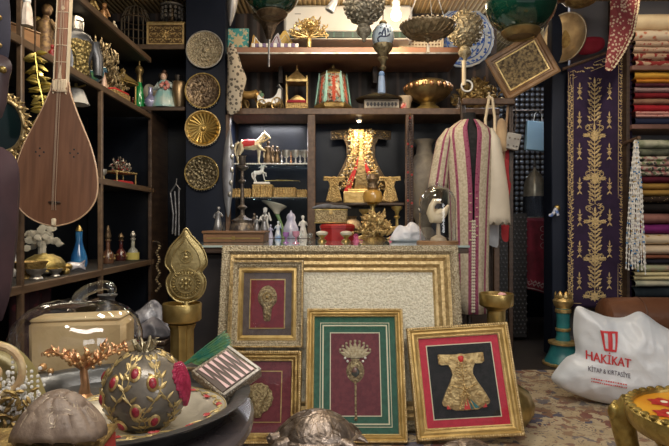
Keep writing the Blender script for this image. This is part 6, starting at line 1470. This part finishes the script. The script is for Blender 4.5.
# low chest with wrapped bundles behind the left brass stand
ch_ = thing('low_chest', 'low black chest under the wrapped bundles left of the counter', 'chest', (-1.0, 2.78, 0))
part('body', MB().box((0,0,.19), (.42,.36,.38), .008), WOODD, ch_); part('lid', MB().box((0,0,.392), (.43,.37,.024), .006), WOODD, ch_)
for k, (dx, dy, wd2, hh, m, lab) in enumerate(((-.08,-.09,.12,.10,mat('dusty_pink_cloth', (.20,.15,.15), (.08,.06,.07), 8, .6),'grey-pink cloth bundle on the left of the low chest'),(.10,-.05,.11,.17,mat('crinkled_plastic', (.36,.36,.40), (.12,.12,.14), 22, .25, .1, .6, 26, coat=.5),'pale crinkled plastic bundle behind the brass stand'),(.13,-.12,.08,.10,mat('grey_violet_wrap', (.17,.16,.18), (.05,.05,.06), 12, .4),'grey violet wrapped bundle at the right of the low chest'))):
    solo('wrapped_bundle', MB().puff(smooth([(-wd2,0),(-wd2*.9,hh*.5),(-wd2*.4,hh*.75),(wd2*.2,hh),(wd2*.8,hh*.55),(wd2,0)], 4), .08, .07, (0,hh*.35), 14, .014, 13, wr=lambda x, z: .03*abs(noise.noise(Vector((x*14+z*8, 4, z*17))))-.010), m, lab, 'bundle', (-1.0+dx, 2.78+dy, .406), 0)
PW = [o for o in bpy.data.objects if o.name.startswith('wrapped_bundle')][1]
solo('pewter_jug', L([(0,0),(.05,0),(.06,.03),(.065,.08),(.04,.13),(.035,.16),(.05,.18),(0,.175)], 20), PEWTER, 'pewter jug on the low chest beside the grey-pink bundle', 'jug', (-1.16, 2.86, .4045))

# ---------------- lute hanging at the left ----------------
LD = 1.78; K = LD/F
lu = thing('lute', 'long-necked brown wooden lute with pear-shaped body hanging at the left', 'musical instrument', at(54, 226, LD), (-.06, .022, .12))
hw = [(0,.5),(2,10),(5,18),(10,26),(17,33),(26,38),(35,40),(45,40),(57,38.5),(70,35.5),(85,30.5),(100,24),(115,17.5),(128,12.5),(138,9),(146,7.2)]
hb = [(w_*K, h_*K) for h_, w_ in hw]; ob = smooth(mirror(hb), 2)
part('soundboard', MB().prism(ob, .005, 0), LUTE, lu)
part('bowl_back', MB().puff(ob, .001, .125, (0,.14), 10, pw=.55).at(None), mat('bowl_staves', (.46,.24,.11), (.28,.13,.06), 42, .3, 0, 0, stretch=(3,3,.3)), lu).location = (0,.003,0)
ed = MB(); ed.tube([(x_*1.0, .0, z_) for x_, z_ in ob], .0032, 6, closed=True); part('edge_binding', ed, mat('pale_binding', (.62,.42,.26), (.52,.33,.19), 20, .35), lu)
nk = MB().box((0,.006,.605), (.037,.026,.36), .006); part('neck', nk, mat('neck_wood', (.33,.15,.085), (.25,.11,.06), 20, .35, stretch=(3,3,.3)), lu)
part('neck_edges', MB().box((.0195,.004,.605), (.003,.024,.36)).box((-.0195,.004,.605), (.003,.024,.36)), CREAMW, lu)
part('joint_band', MB().box((0,.004,.452), (.046,.03,.042), .002), mat('bone_inlay', (.66,.52,.36), (.36,.20,.11), 70, .4, kind='voronoi', lo=.3, hi=.24), lu)
q_ = MB()
for i in range(5): q_.box((-.016+i*.008, -.012, .452), (.003,.003,.03))
q_.prism([(-.006,.475),(0,.475+.045),(.006,.475)], .003, -.0085); q_.prism([(0,.70),(.007,.708),(0,.716),(-.007,.708)], .003, -.0085)
for i in range(5): q_.box((0,-.0078,.53+i*.055), (.036,.002,.002))
part('inlay', q_, CREAMW, lu)
for x_ in (-.006,-.002,.006): part('string', MB().tube([(x_,-.008,.05),(x_*.8,-.013,.085),(x_*.7,-.012,.78)], .0008, 4), mat('string_%s' % 'steel', (.62,.50,.38), rough=.3, metal=.7) if x_ < -.005 else bpy.data.materials['string_steel'], lu)
part('bridge', MB().box((0,-.007,.075), (.036,.008,.006), .002), WOODD, lu); part('tailpiece', MB().box((0,-.005,.012), (.014,.01,.024), .003), CREAMW, lu)
for x_ in (-.052,.052):
    q_ = MB(); [q_.lathe([(0,0),(.003,0),(.003,.001),(0,.001)], 8, M=TR(x_+a_,-.003,.235+b_,rx=pi/2)) for a_, b_ in ((0,.012),(0,-.012),(.012,0),(-.012,0))]; part('sound_holes', q_, BLACK, lu)
part('headstock', MB().box((0,.012,.86), (.036,.03,.15), .006).tube([(-.05,.01,.83),(.05,.01,.83)], .006, 8).tube([(-.05,.01,.88),(.05,.01,.88)], .006, 8), WOODB, lu)
part('hanging_cord', MB().tube([(0,.02,.93),(0,.03,1.05),(-.02,.03,1.72)], .004, 6), DARKMET, lu)

# ---------------- hanging at the far left ----------------
t = thing('brass_garland', 'bright brass leaf garland hanging beside the cabinet post', 'garland', at(35, 58, 2.12))
q_ = MB(); rn = random.Random(2); pts = [(.0,0,.02),(.012,0,-.08),(.03,0,-.17),(.026,0,-.26),(.012,0,-.34),(.0,0,-.38)]; pts = smooth(pts, 6, False); q_.tube(pts, .004, 6)
for i, p in enumerate(pts):
    for s in (-1, 1): leaf(q_, p, (0,-1,rn.uniform(-.4,.4)), (s*rn.uniform(.5,1), 0, rn.uniform(-.9,.3)), .05, .02, .007)
part('leaves', q_, mat('bright_brass', (.68,.55,.16), (.48,.37,.08), 14, .25, 1), t); part('cord', MB().tube([(0,0,.02),(0,.0,CE-t.location.z)], .003, 5), WOODD, t)
t = thing('white_tassel', 'white thread tassel hanging at the top left', 'tassel', at(27, 12, 2.0))
part('fringe', L([(.012,.03),(.018,.0),(.020,-.05),(0,-.055)], 16, lobes=10, amp=.15), mat('white_thread', (.66,.58,.52), (.52,.44,.38), 40, .8), t); part('head', MB().ball((0,0,.04), .014).tube([(0,0,.05),(0,0,CE-t.location.z)], .003, 5), WHITE, t)
jk = solo('jacket', MB().puff(smooth([(-.10,.34),(-.12,.1),(-.11,-.13),(.03,-.12),(.055,.0),(.045,.18),(.05,.34)], 3), .05, .04, rings=6, amp=.010), mat('dark_blue_wool', (.035,.035,.06), (.022,.022,.04), 10, .8), 'dark blue jacket hanging in the top left corner', 'garment', at(-6, 30, 1.85))
jb = MB(); [jb.ball((.035,-.03,zz), .009) for zz in (-.06,.03,.12)]; part('buttons', jb, BRASS, jk)
part('hanger', MB().tube([(0,0,.3),(0,.0,CE-jk.location.z)], .004, 5), DARKMET, jk)
lc_ = solo('leather_case', MB().puff(smooth([(-.09,.07),(-.10,-.02),(-.08,-.13),(.0,-.12),(.022,.0),(.03,.04),(-.0,.07)], 3), .035, .03, rings=5, amp=.004), mat('purple_brown_leather', (.07,.045,.048), (.045,.028,.032), 10, .4), 'purple-brown leather flask with brass stud at the left edge', 'flask', at(2, 78, 1.70)); part('stud', MB().ball((.012,-.018,.02), .012), BRASS, lc_)
part('strap', MB().tube([(-.02,0,.06),(-.03,.03,.2),(-.03,.03,CE-lc_.location.z)], .004, 5), WOODD, lc_)
gm = thing('gilt_mirror', 'oval mirror in scrolled gilt flower frame at the left edge', 'mirror', at(4, 126, 1.95), (0, 0, .3))
part('glass', MB().puff([(.058*cos(i*.314), .085*sin(i*.314)) for i in range(20)], .004, .006, rings=3), mat('dark_mirror', (.008,.02,.022), rough=.12, metal=.3), gm)
q_ = MB().tube([(.062*cos(i*.157), -.004, .09*sin(i*.157)) for i in range(40)], .008, 8, closed=True)
for i in range(26):
    a = i*.2417; c = (.068*cos(a), -.008, .096*sin(a))
    for s in (-.8, .8): leaf(q_, c, (0,-1,0), (cos(a+s),0,sin(a+s)), .03, .013, .005)
    if i % 3 == 0: q_.ball(c, .010)
part('frame', q_, mat('pale_scroll_gilt', (.60,.46,.24), (.36,.26,.12), 40, .35, .9, .3), gm); part('hanger', MB().tube([(0,.004,.09),(0,.02,.25),(0,.02,CE-gm.location.z)], .003, 5), DARKMET, gm)
solo('velvet_garment', MB().puff(smooth([(-.12,.19),(-.13,-.16),(-.12,-.27),(-.015,-.26),(.015,-.08),(.027,.08),(.023,.17),(-.04,.21)], 3), .05, .05, rings=6, amp=.014, fr=9), mat('plum_suede', (.06,.028,.034), (.038,.018,.024), 8, .8), 'plum brown suede garment hanging at the left edge under the mirror', 'garment', at(8, 222, 1.5)).location.z = .95
gar = [o for o in bpy.data.objects if o.name.startswith('velvet_garment')][0]; part('hanger', MB().tube([(-.05,.0,.19),(-.055,.03,.33),(-.055,.035,CE-gar.location.z)], .004, 5), DARKMET, gar)
for k, (x0, lab) in enumerate(((-1.35,'dark red patterned curtain panel under the left cabinet shelf, nearer one'),(-1.35,'dark red patterned curtain panel under the left cabinet shelf, farther one'))):
    solo('curtain', MB().grid(lambda u, v: (.012*sin(u*22), (u-.5)*.34, v*.54), 24, 6), mat('dark_red_damask', (.10,.012,.02), (.03,.008,.012), 20, .8, kind='voronoi', lo=.2, hi=.35), lab, 'curtain', (x0, 2.03+k*.46, .115), 0, None, solid=.005)

# ---------------- left cabinet contents ----------------
# low shelf
S1, S2, S3, S4 = .7005, 1.1905, 1.6905, 2.0705
t = thing('brass_tortoise', 'gilt brass domed tortoise among trinkets on the low left shelf', 'ornament', ls(44, S1, -1.40), 1.0)
part('shell', MB().grid(lambda u, v: (.105*v*cos(2*pi*u), .085*v*sin(2*pi*u), .025+.075*math.sqrt(max(0,1-v**2.2))+.004*sin(20*v)*(1-v)), 28, 10, cu=True), mat('tortoise_brass', (.48,.38,.14), (.28,.21,.07), 30, .35, 1, .5), t, solid=.003)
part('feet', MB().ball((.08,.05,.012), .02).ball((.08,-.05,.012), .02).ball((-.08,.05,.012), .02).ball((-.08,-.05,.012), .02).ball((.12,0,.03), .02, (1.3,1,1)).lathe([(0,.02),(.1,.02),(.1,.03),(0,.03)], 20), BRASS, t)
for k, (px, X, s, m, lab) in enumerate(((30,-1.38,.10,OLDGOLD,'small old-gold trinket bowl left of the brass tortoise'),(36,-1.34,.06,SILVER,'small silver cup in front of the brass tortoise'),(62,-1.34,.05,GOLD,'tiny gilt cup right of the brass tortoise'),(55,-1.32,.045,SILVER,'tiny silver dish near the shelf edge'))):
    simple('trinket_bowl', lab, 'bowl', ls(px, S1, X), m, L([(0,0),(.5*s,0),(.45*s,.1*s),(.3*s,.2*s),(.6*s,.45*s),(.75*s,.75*s),(.7*s,.75*s),(.5*s,.45*s),(0,.3*s)], 20, lobes=8, amp=.06))
t = thing('crystal_fish', 'clear cut-glass fish ornament below the blue bottle', 'ornament', ls(74, S1, -1.34), .6)
part('body', MB().puff(smooth([(-.05,.03),(-.02,.05),(.03,.045),(.055,.06),(.05,.03),(.055,.005),(.02,.012),(-.02,.004)], 3), .02, .02, rings=4), mat('crystal', (.62,.60,.64), (.35,.34,.42), 40, .08, .3, .4, coat=1), t)
t = thing('glass_bottle', 'blue glass bottle with long neck on the low left shelf', 'bottle', ls(79, S1, -1.46), 0)
part('body', L([(0,0),(.042,0),(.047,.02),(.043,.06),(.025,.115),(.018,.15),(.020,.20),(0,.20)], 22), BLUEG, t); part('stopper', L([(.016,.2),(.02,.205),(.012,.225),(0,.24)], 14), BRASS, t)
for k, (px, X, s, m, lab, col) in enumerate(((108,-1.40,.15,mat('brown_glass',(.07,.03,.018),(.12,.055,.03),20,.12,coat=1),'brown glass decanter, first right of the cabinet post','amber'),(121,-1.42,.14,mat('ruby_glass',(.09,.02,.016),(.05,.012,.012),20,.12,coat=1),'dark ruby decanter between the brown and the clear one','ruby'),(133,-1.36,.15,mat('smoke_glass',(.20,.21,.19),(.34,.34,.28),20,.08,coat=1),'smoky square decanter with yellow liquid, rightmost','clear'))):
    t = thing('decanter', lab, 'bottle', ls(px, S1, X), 0, 'three decanters on the low left shelf')
    part('body', bottle(s*.95, .09), m, t); part('stopper', L([(.02,s*.95),(.012,s*1.0),(.02,s*1.12),(.006,s*1.3 if k != 0 else s*1.55),(0,s*1.3 if k != 0 else s*1.56)], 12), [BRONZE, BRONZE, SILVER][k], t)
    if k == 2: part('liquid', L([(s*.275,.004),(s*.278,.05),(s*.2,.052),(0,.052)], 20), mat('yellow_liquid', (.46,.40,.12), rough=.2), t)
    if k < 2: q_ = MB(); [q_.ball((.27*s*cos(a*.9), .27*s*sin(a*.9), .03+.006*(a % 3)), .007, nu=6, nv=4) for a in range(7)]; part('gilt_studs', q_, GOLD, t)
t = thing('paper_flowers', 'white paper flowers and blossoms seen under the lute', 'flowers', ls(42, S1, -1.56), 0)
q_ = MB(); rn = random.Random(6); q_.tube([(0,0,0),(0,0,.14)], .02, 8)
for i in range(46):
    c = (rn.uniform(-.03,.03), rn.uniform(-.12,.12), .16+rn.uniform(-.03,.05)); leaf(q_, c, (1,-.8,rn.uniform(-.5,.5)), (rn.uniform(-1,1), rn.uniform(-1,1), rn.uniform(-1,1)), .05, .036, .006)
part('petals', q_, mat('cream_paper', (.62,.58,.48), (.42,.40,.33), 14, .7), t)
simple('figurine', 'white porcelain figure hanging back in the gap left of the cabinet post', 'figurine', ls(14, S1, -1.50), PORC, figure_mb(.2))
# middle shelf
t = thing('jewelled_table', 'miniature gold-legged jewelled table with red cushion on the middle left shelf', 'ornament', ls(120, S2, -1.39), 1.25)
part('tabletop', MB().box((0,0,.085), (.20,.12,.012), .003), GOLDORN, t); part('cushion', MB().box((0,0,.018), (.16,.10,.030), .010), mat('red_cushion', (.38,.02,.025), rough=.8), t)
for x in (-.09,.09):
    for y in (-.05,.05): part('leg', MB().tube([(x,y,0),(x,y,.08)], .005, 6).ball((x,y,.006), .008), GOLD, t)
part('base_tray', MB().box((0,0,.0025), (.22,.13,.005), .001), OLDGOLD, t)
t2 = thing('jewel_cluster', 'cluster of dark jewels and leaves on top of the miniature table', 'ornament', (ls(120, S2, -1.39)[0], ls(120, S2, -1.39)[1], S2+.0915), 1.25)
part('leaves', bush_mb(.085, 34, .3, 31, .03, .003, .8), [mat('tarnished_leaf', (.26,.22,.18), rough=.35, metal=.8), mat('garnet_bead', (.25,.03,.04), rough=.2)], t2)
simple('trinket_bowl', 'small silver dish left of the jewelled table behind the post', 'bowl', ls(103, S2, -1.34), SILVER, goblet(.07))
t = thing('pendant_lamp', 'small white pleated lamp shade hanging under the upper left shelf by the lute neck', 'lamp', (-1.33, 2.88, 1.56), 0)
part('shade', L([(.066,0),(.06,.01),(.036,.075),(.022,.082),(0,.083)], 26, lobes=13, amp=.06), mat('white_pleat', (.66,.64,.60), (.52,.50,.46), 9, .7), t); part('bracket', MB().tube([(0,0,.08),(0,0,.11)], .008, 8).tube([(-.05,0,.092),(0,0,.085),(.05,0,.10)], .005, 6), BRASS, t)
simple('silver_jug', 'silver domed jug right of the lute body on the middle shelf', 'jug', ls(79, S2, -1.36), PEWTER, L([(0,0),(.05,0),(.065,.03),(.07,.08),(.055,.12),(.02,.14),(.025,.15),(0,.16)], 22))
for k, px in enumerate((8, 15)):
    simple('gilt_figurine', ['gilt scroll-armed statuette on the middle shelf at the left edge','second gilt statuette on the middle shelf nearer the post'][k], 'figurine', ls(px, S2, -1.36-.1*k), GOLD, figure_mb(.16-.02*k, .2, 1))
# upper shelf: armour, branches, green bird, lantern
t = thing('armour_bust', 'little steel and brass suit of armour bust on the upper left shelf', 'armour', ls(77, S3, -1.36), .9); t.scale = (.86,.8,.93)
part('breastplate', MB().lathe([(0,0),(.085,0),(.09,.05),(.075,.10),(.10,.19),(.105,.24),(.08,.275),(.035,.295),(0,.295)], 24, sy=.7), mat('steel_plate', (.11,.115,.13), (.06,.065,.075), 9, .35, .9), t)
part('gilt_front', MB().puff(smooth([(-.05,.03),(-.045,.12),(-.07,.22),(-.03,.26),(.03,.26),(.07,.22),(.045,.12),(.05,.03)], 3), .028, 0, rings=5), mat('armour_gilt', (.46,.37,.16), (.22,.17,.07), 45, .4, 1, .8, 45, 'voronoi', .15, .5), t).location = (0,-.052,0)
part('arm', MB().tube([(-.10,0,.25),(-.135,0,.16),(-.12,-.03,.05)], [.04,.034,.028], 12), bpy.data.materials['steel_plate'], t); part('arm', MB().tube([(.10,0,.25),(.135,0,.16),(.12,-.03,.05)], [.04,.034,.028], 12), bpy.data.materials['steel_plate'], t)
part('helmet', L([(.03,.292),(.038,.30),(.04,.345),(.034,.372),(.015,.386),(0,.39)], 20), SILVER, t); part('visor_slit', MB().box((0,-.038,.345), (.045,.01,.006)), BLACK, t)
t = thing('metal_bush', 'bushy spray of dull gold leaves and twigs on the upper left shelf', 'ornament', ls(103, S3, -1.38), 0)
o_ = part('sprays', bush_mb(.30, 130, .55, 51, .05, .003, 1.0), [mat('dull_gold_leaf', (.27,.21,.12), (.14,.11,.065), 40, .4, .9), mat('pale_berry', (.46,.38,.22), rough=.3, metal=.8)], t); o_.location = (0,0,.06); o_.scale = (.38,.85,1.05); part('pot', L([(0,0),(.05,0),(.07,.04),(.06,.08),(0,.07)], 18), BRONZE, t)
t = thing('bird_figure', 'green and blue ceramic bird at the foot of the metal bush', 'figurine', ls(93, S3, -1.315), 1.1)
part('body', MB().tube([(-.09,0,.03),(-.05,0,.045),(0,0,.055),(.04,0,.075),(.055,0,.105),(.075,0,.11),(.095,0,.10)], [.01,.03,.04,.03,.02,.018,.003], 12).tube([(0,0,0),(0,0,.03)], [.025,.015], 10), mat('green_blue_glaze', (.06,.16,.05), (.04,.10,.22), 12, .2, coat=.6), t)
t = thing('brass_lantern', 'open gold-framed lantern with small brass vase at the end of the upper left shelf', 'lantern', ls(123, S3, -1.38), 1.2)
part('frame', MB().box((0,0,.006), (.14,.12,.012), .003).box((0,0,.17), (.15,.13,.012), .003).tube([(-.06,-.05,0),(-.06,-.05,.17)], .006, 6).tube([(.06,-.05,0),(.06,-.05,.17)], .006, 6).tube([(-.06,.05,0),(-.06,.05,.17)], .006, 6).tube([(.06,.05,0),(.06,.05,.17)], .006, 6), BRASS, t)
part('roof', MB().lathe([(.10,.176),(.07,.20),(.03,.225),(.012,.24),(.018,.255),(0,.27)], 4, M=TR(rz=pi/4)), BRASS, t, ang=20); part('lamp_body', L([(0,.012),(.03,.012),(.035,.04),(.02,.07),(.025,.10),(0,.11)], 16), GOLD, t)
t = thing('gilt_box', 'flat gilt box with red lid in front of the gold lantern', 'box', ls(117, S3, -1.30), 1.45)
part('body', MB().box((0,0,.02), (.19,.075,.038), .004), GOLDORN, t); part('lid', MB().box((0,0,.044), (.17,.07,.012), .004), RED, t)
simple('gilt_cone', 'small pinkish cone ornament near the cabinet post on the upper shelf', 'ornament', ls(104, S3, -1.275), [mat('pink_gilt', (.50,.34,.27), (.34,.22,.15), 30, .4, .4)], L([(0,0),(.022,0),(.02,.02),(.008,.075),(0,.10)], 14))
for k, (px, X, s, m, lab) in enumerate(((46,-1.42,.34,mat('brown_gold_robe',(.22,.14,.06),(.09,.05,.03),60,.45,.6),'dark patterned statuette on the upper shelf left of the lute neck'),(36,-1.5,.30,OLDGOLD,'old-gold statuette beside the brass garland'),(52,-1.36,.12,mat('dark_red_glaze',(.25,.02,.02),rough=.3),'dark red small figure just left of the lute neck'),(22,-1.40,.14,BRONZE,'bronze lidded figure at the far left of the upper shelf'))):
    simple('figurine', lab, 'figurine', ls(px, S3, X), [m], figure_mb(s, .2, .5))
t = thing('wicker_box', 'tan wooden box at the far left end of the upper shelf', 'box', ls(18, S3, -1.31), 1.2); part('body', MB().box((0,0,.03), (.16,.07,.06), .004), WOODL, t); part('lid', MB().box((0,0,.064), (.165,.075,.008), .003), WOODL, t)
# top shelf
for k, (px, X, s, m, lab) in enumerate(((104,-1.38,.20,mat('amber_figure',(.42,.22,.08),(.28,.13,.05),14,.4,.4),'amber-gold statuette on the topmost left shelf'),(92,-1.42,.22,OLDGOLD,'old-gold statuette left of the amber one on the topmost shelf'),(114,-1.33,.10,CREAMW,'small bone figure at the edge of the topmost shelf'))):
    simple('figurine', lab, 'figurine', ls(px, S4, X), [m], figure_mb(s, .1, .7))
t = thing('bird_cage', 'tall bronze domed birdcage at the end of the topmost left shelf', 'cage', (-1.44, 4.06, 2.2005), 0)
q_ = MB(); r_ = .10
for i in range(18): a = 2*pi*i/18; q_.tube([(r_*cos(a), r_*sin(a), .01),(r_*cos(a), r_*sin(a), .22),(r_*.7*cos(a), r_*.7*sin(a), .29),(0,0,.33)], .0035, 5)
part('bars', q_, mat('cage_bronze', (.30,.24,.17), rough=.4, metal=.9), t); part('base', L([(0,0),(.108,0),(.108,.014),(0,.016)], 24), BRONZE, t); part('bands', MB().ring(r_, .005, TR(0,0,.12)).ring(r_, .005, TR(0,0,.22)), BRONZE, t)
# corner shelves
t = thing('gilt_chest', 'carved gilt chest with scrolled front on the corner shelf', 'chest', on(169, 4.02, 2.2005), 0)
part('body', MB().box((0,0,.075), (.26,.16,.15), .004), mat('chest_dark_gold', (.20,.12,.045), (.11,.065,.03), 30, .45, .5), t)
q_ = MB(); frame_mb(q_, .262, .152, [(0,.078),(0,.09),(.012,.09),(.012,.078)])
for i in range(7):
    for j in range(3):
        x_ = -.10+i*.033; z_ = .035+j*.04; s = 1 if (i+j) % 2 else -1
        q_.tube([(x_+.013*cos(a)*s, -.083, z_+.013*sin(a)) for a in [k*.7 for k in range(8)]], .003, 5); leaf(q_, (x_, -.083, z_), (0,-1,0), (s,0,.6), .022, .012, .004)
for k in range(8): leaf(q_, (0,-.084,.075), (0,-1,0), (cos(k*pi/4),0,sin(k*pi/4)), .034, .016, .005)
part('scrollwork', q_, mat('carved_gilt', (.74,.54,.25), (.52,.36,.15), 40, .4, .8), t); part('lid', MB().box((0,0,.158), (.272,.17,.018), .004), OLDGOLD, t)
t = thing('crystal_lamp', 'dusty glass-drop table lamp on the carved gilt chest', 'lamp', on(172, 4.02, 2.2005+.1675), 0)
part('foot', L([(0,0),(.05,0),(.03,.02),(.012,.04),(.012,.12)], 18), BRONZE, t)
q_ = MB(); rn = random.Random(8)
for i in range(40): a = 2*pi*i/13; q_.ball((.07*cos(a), .07*sin(a), .05+.03*(i//13)), .010, (1,1,1.5), 6, 4)
q_.lathe([(.03,.12),(.08,.13),(.085,.14),(.03,.16),(0,.16)], 20)
part('drops', q_, mat('dusty_crystal', (.20,.18,.16), rough=.2, metal=.4), t)
C2 = 1.7655
t = thing('glass_bottle', 'bright green glass bottle with tall brass stopper on the corner shelf', 'bottle', on(139.5, 3.98, C2), 0)
part('body', L([(0,0),(.038,0),(.042,.02),(.040,.05),(.030,.075),(.034,.09),(.024,.12),(.026,.14),(.016,.17),(.016,.185)], 22), GREENV, t); part('stopper', L([(.018,.182),(.020,.19),(.017,.235),(.028,.255),(.03,.275),(.018,.295),(.006,.305),(.004,.345),(0,.35)], 18), mat('stopper_brass', (.42,.30,.13), rough=.35, metal=1), t)
t = thing('glass_bottle', 'lilac round-bellied glass flask between the green bottle and the figurine', 'bottle', on(150.5, 3.95, C2), 0)
part('body', L([(0,0),(.025,0),(.042,.025),(.043,.05),(.025,.075),(.014,.09),(.018,.105),(.012,.13),(.016,.14),(0,.14)], 22), mat('lilac_glass', (.24,.24,.42), (.38,.38,.56), 18, .1, .3, coat=1), t)
t = thing('lady_figurine', 'porcelain lady figurine in turquoise robe holding pink flowers on the corner shelf', 'figurine', on(164.5, 3.98, C2), 0)
part('robe', MB().lathe([(0,0),(.085,0),(.088,.012),(.075,.06),(.055,.11),(.04,.145),(.045,.175),(.03,.195),(.012,.2)], 22, lobes=9, amp=.10), mat('turquoise_robe', (.24,.46,.46), (.50,.60,.56), 14, .3, coat=.5), t)
part('head', MB().ball((-.005,-.004,.222), .024, (.9,.95,1.15), 14, 10).tube([(0,0,.19),(-.003,0,.21)], .010, 8).ball((-.005,-.028,.219), .004), mat('porcelain_skin', (.66,.44,.33), rough=.3), t)
part('hair', MB().ball((-.005,.006,.232), .026, (1,1,1), 12, 8).ball((-.004,.012,.262), .014), mat('figurine_hair', (.10,.05,.03), rough=.4), t)
part('arm', MB().tube([(-.04,0,.175),(-.06,-.03,.13),(-.02,-.06,.135)], [.014,.012,.009], 8), mat('robe_sleeve', (.45,.52,.50), rough=.3), t); part('arm', MB().tube([(.04,0,.175),(.065,-.03,.145),(.04,-.055,.16)], [.014,.012,.009], 8), bpy.data.materials['robe_sleeve'], t)
q_ = MB(); [q_.ball((.02+.022*cos(i*2.4), -.06+.01*sin(i*1.3), .15+.02*sin(i*2.4)), .015, nu=8, nv=5) for i in range(6)]; part('flowers', q_, mat('coral_flowers', (.55,.16,.14), (.62,.30,.25), 30, .4), t)
t = thing('brass_vase', 'tall brown-brass vase nearest the navy pier on the corner shelf', 'vase', on(179, 3.97, C2), 0)
part('body', L([(0,0),(.032,0),(.036,.02),(.046,.09),(.05,.15),(.042,.178),(.046,.184),(.02,.19),(0,.19)], 22), mat('brown_brass', (.26,.18,.10), (.17,.12,.07), 9, .3, 1), t)
for k, (px, s, D) in enumerate(((162,.30,4.2),(178,.29,4.2))):
    simple('candlestick', ['dark turned candlestick behind the turquoise lady','dark turned candlestick behind the brown-brass vase'][k], 'candlestick', on(px, D, C2), DARKMET, candlestick(s), 0, 'two dark candlesticks at the back of the corner shelf').scale = (.55,.55,1)
t = thing('parchment_stand', 'cream crumpled scroll standing behind the lilac flask', 'scroll', on(150, 4.10, C2), 0)
part('sheet', MB().grid(lambda u, v: ((u-.5)*.13*(1-.25*v), .03*cos(u*5+v*2), v*.20*(1-.3*(u-.5)**2*4)), 14, 10), mat('old_parchment', (.42,.38,.30), (.30,.27,.21), 9, .8), t, solid=.004)
simple('dark_bottle', 'small dark red bottle at the left of the green bottle', 'bottle', on(133, 4.0, C2), [mat('wine_glass_dark', (.12,.015,.015), rough=.12, coat=1)], bottle(.08))
# ---------------- deeper nesting: pieces that belong to a part ----------------
NEST = {'mount_line': ('green_mount','red_mount','maroon_mount'), 'emblem_relief': ('emblem',), 'emblem_inlay': ('pear_emblem',), 'pearl_drops': ('pear_emblem',), 'rope_edging': ('moulding',), 'inner_beading': ('moulding',),
 'braid_trim': ('kaftan',), 'lining': ('kaftan','robe'), 'collar': ('kaftan',), 'skirt_lining': ('kaftan',), 'corner_trim': ('kaftan',), 'rosette': ('plate',), 'small_rosette': ('plate',), 'rim': ('plate',), 'points': ('playing_field',),
 'wick': ('wax',), 'scute_ridges': ('carapace',), 'scute_lines': ('shell',), 'spiral': ('shell',), 'pearl_encrustation': ('shell',), 'gilt_leaves': ('shell',), 'beads': ('branches',), 'gilt_band': ('shaft',), 'base_band': ('base',),
 'lettering': ('sack',), 'small_print': ('sack',), 'cup_emblem': ('sack',), 'seam': ('bolster',), 'embroidery': ('velvet',), 'cream_border': ('cloth',), 'scrollwork': ('cloth','body'), 'toggle_fastenings': ('body',), 'scalloped_edge': ('body',),
 'studs': ('panel','case'), 'bosses': ('panel','bowl','plate'), 'boss_rings': ('panel',), 'spike': ('dome',), 'jewelled_trim': ('robe',), 'braid_bars': ('robe',), 'front_panel': ('robe',), 'inlay': ('neck','body'), 'frame_lines': ('body',), 'lock': ('body',),
 'saddle': ('body',), 'bridle': ('body',), 'red_flowers': ('panels',), 'turquoise_ribs': ('panels',), 'arabesque': ('tile',), 'vanes': ('outlet',), 'badge': ('casing',), 'flap': ('casing',), 'calligraphy': ('egg',), 'rim_beads': ('dish',),
 'blue_flowers': ('dish',), 'relief': ('dish',), 'boss': ('dish',), 'rim_ring': ('dish',), 'bead_fringe': ('dish',), 'gilt_line': ('globe',), 'filigree': ('globe',), 'sound_holes': ('soundboard',), 'bridge': ('soundboard',), 'edge_binding': ('soundboard',),
 'neck_edges': ('neck',), 'joint_band': ('neck',), 'gilt_front': ('breastplate',), 'visor_slit': ('helmet',), 'hair': ('head',), 'gilt_studs': ('body',), 'bands': ('bars',), 'pearl_edging': ('glass_shelf',), 'shelf_edging': ('glass_shelf',), 'metal_lip': ('board',),
 'glass_top': ('worktop',), 'seeds': ('body',), 'gilt_vines': ('body',), 'crown': (), 'trim': ('leaf',), 'petals': ()}
for o in [o for o in COL.objects if 'category' in o]:
    kids = [k for k in COL.objects if k.parent is o]
    for k in kids:
        if k.children: continue
        for want in NEST.get(k.name.split('.')[0], ()):
            tgt = [q for q in kids if q.name.split('.')[0] == want and q is not k and q.parent is o]
            if tgt and tuple(tgt[0].location) == (0,0,0) and tuple(tgt[0].rotation_euler) == (0,0,0):
                k.parent = tgt[0]; break
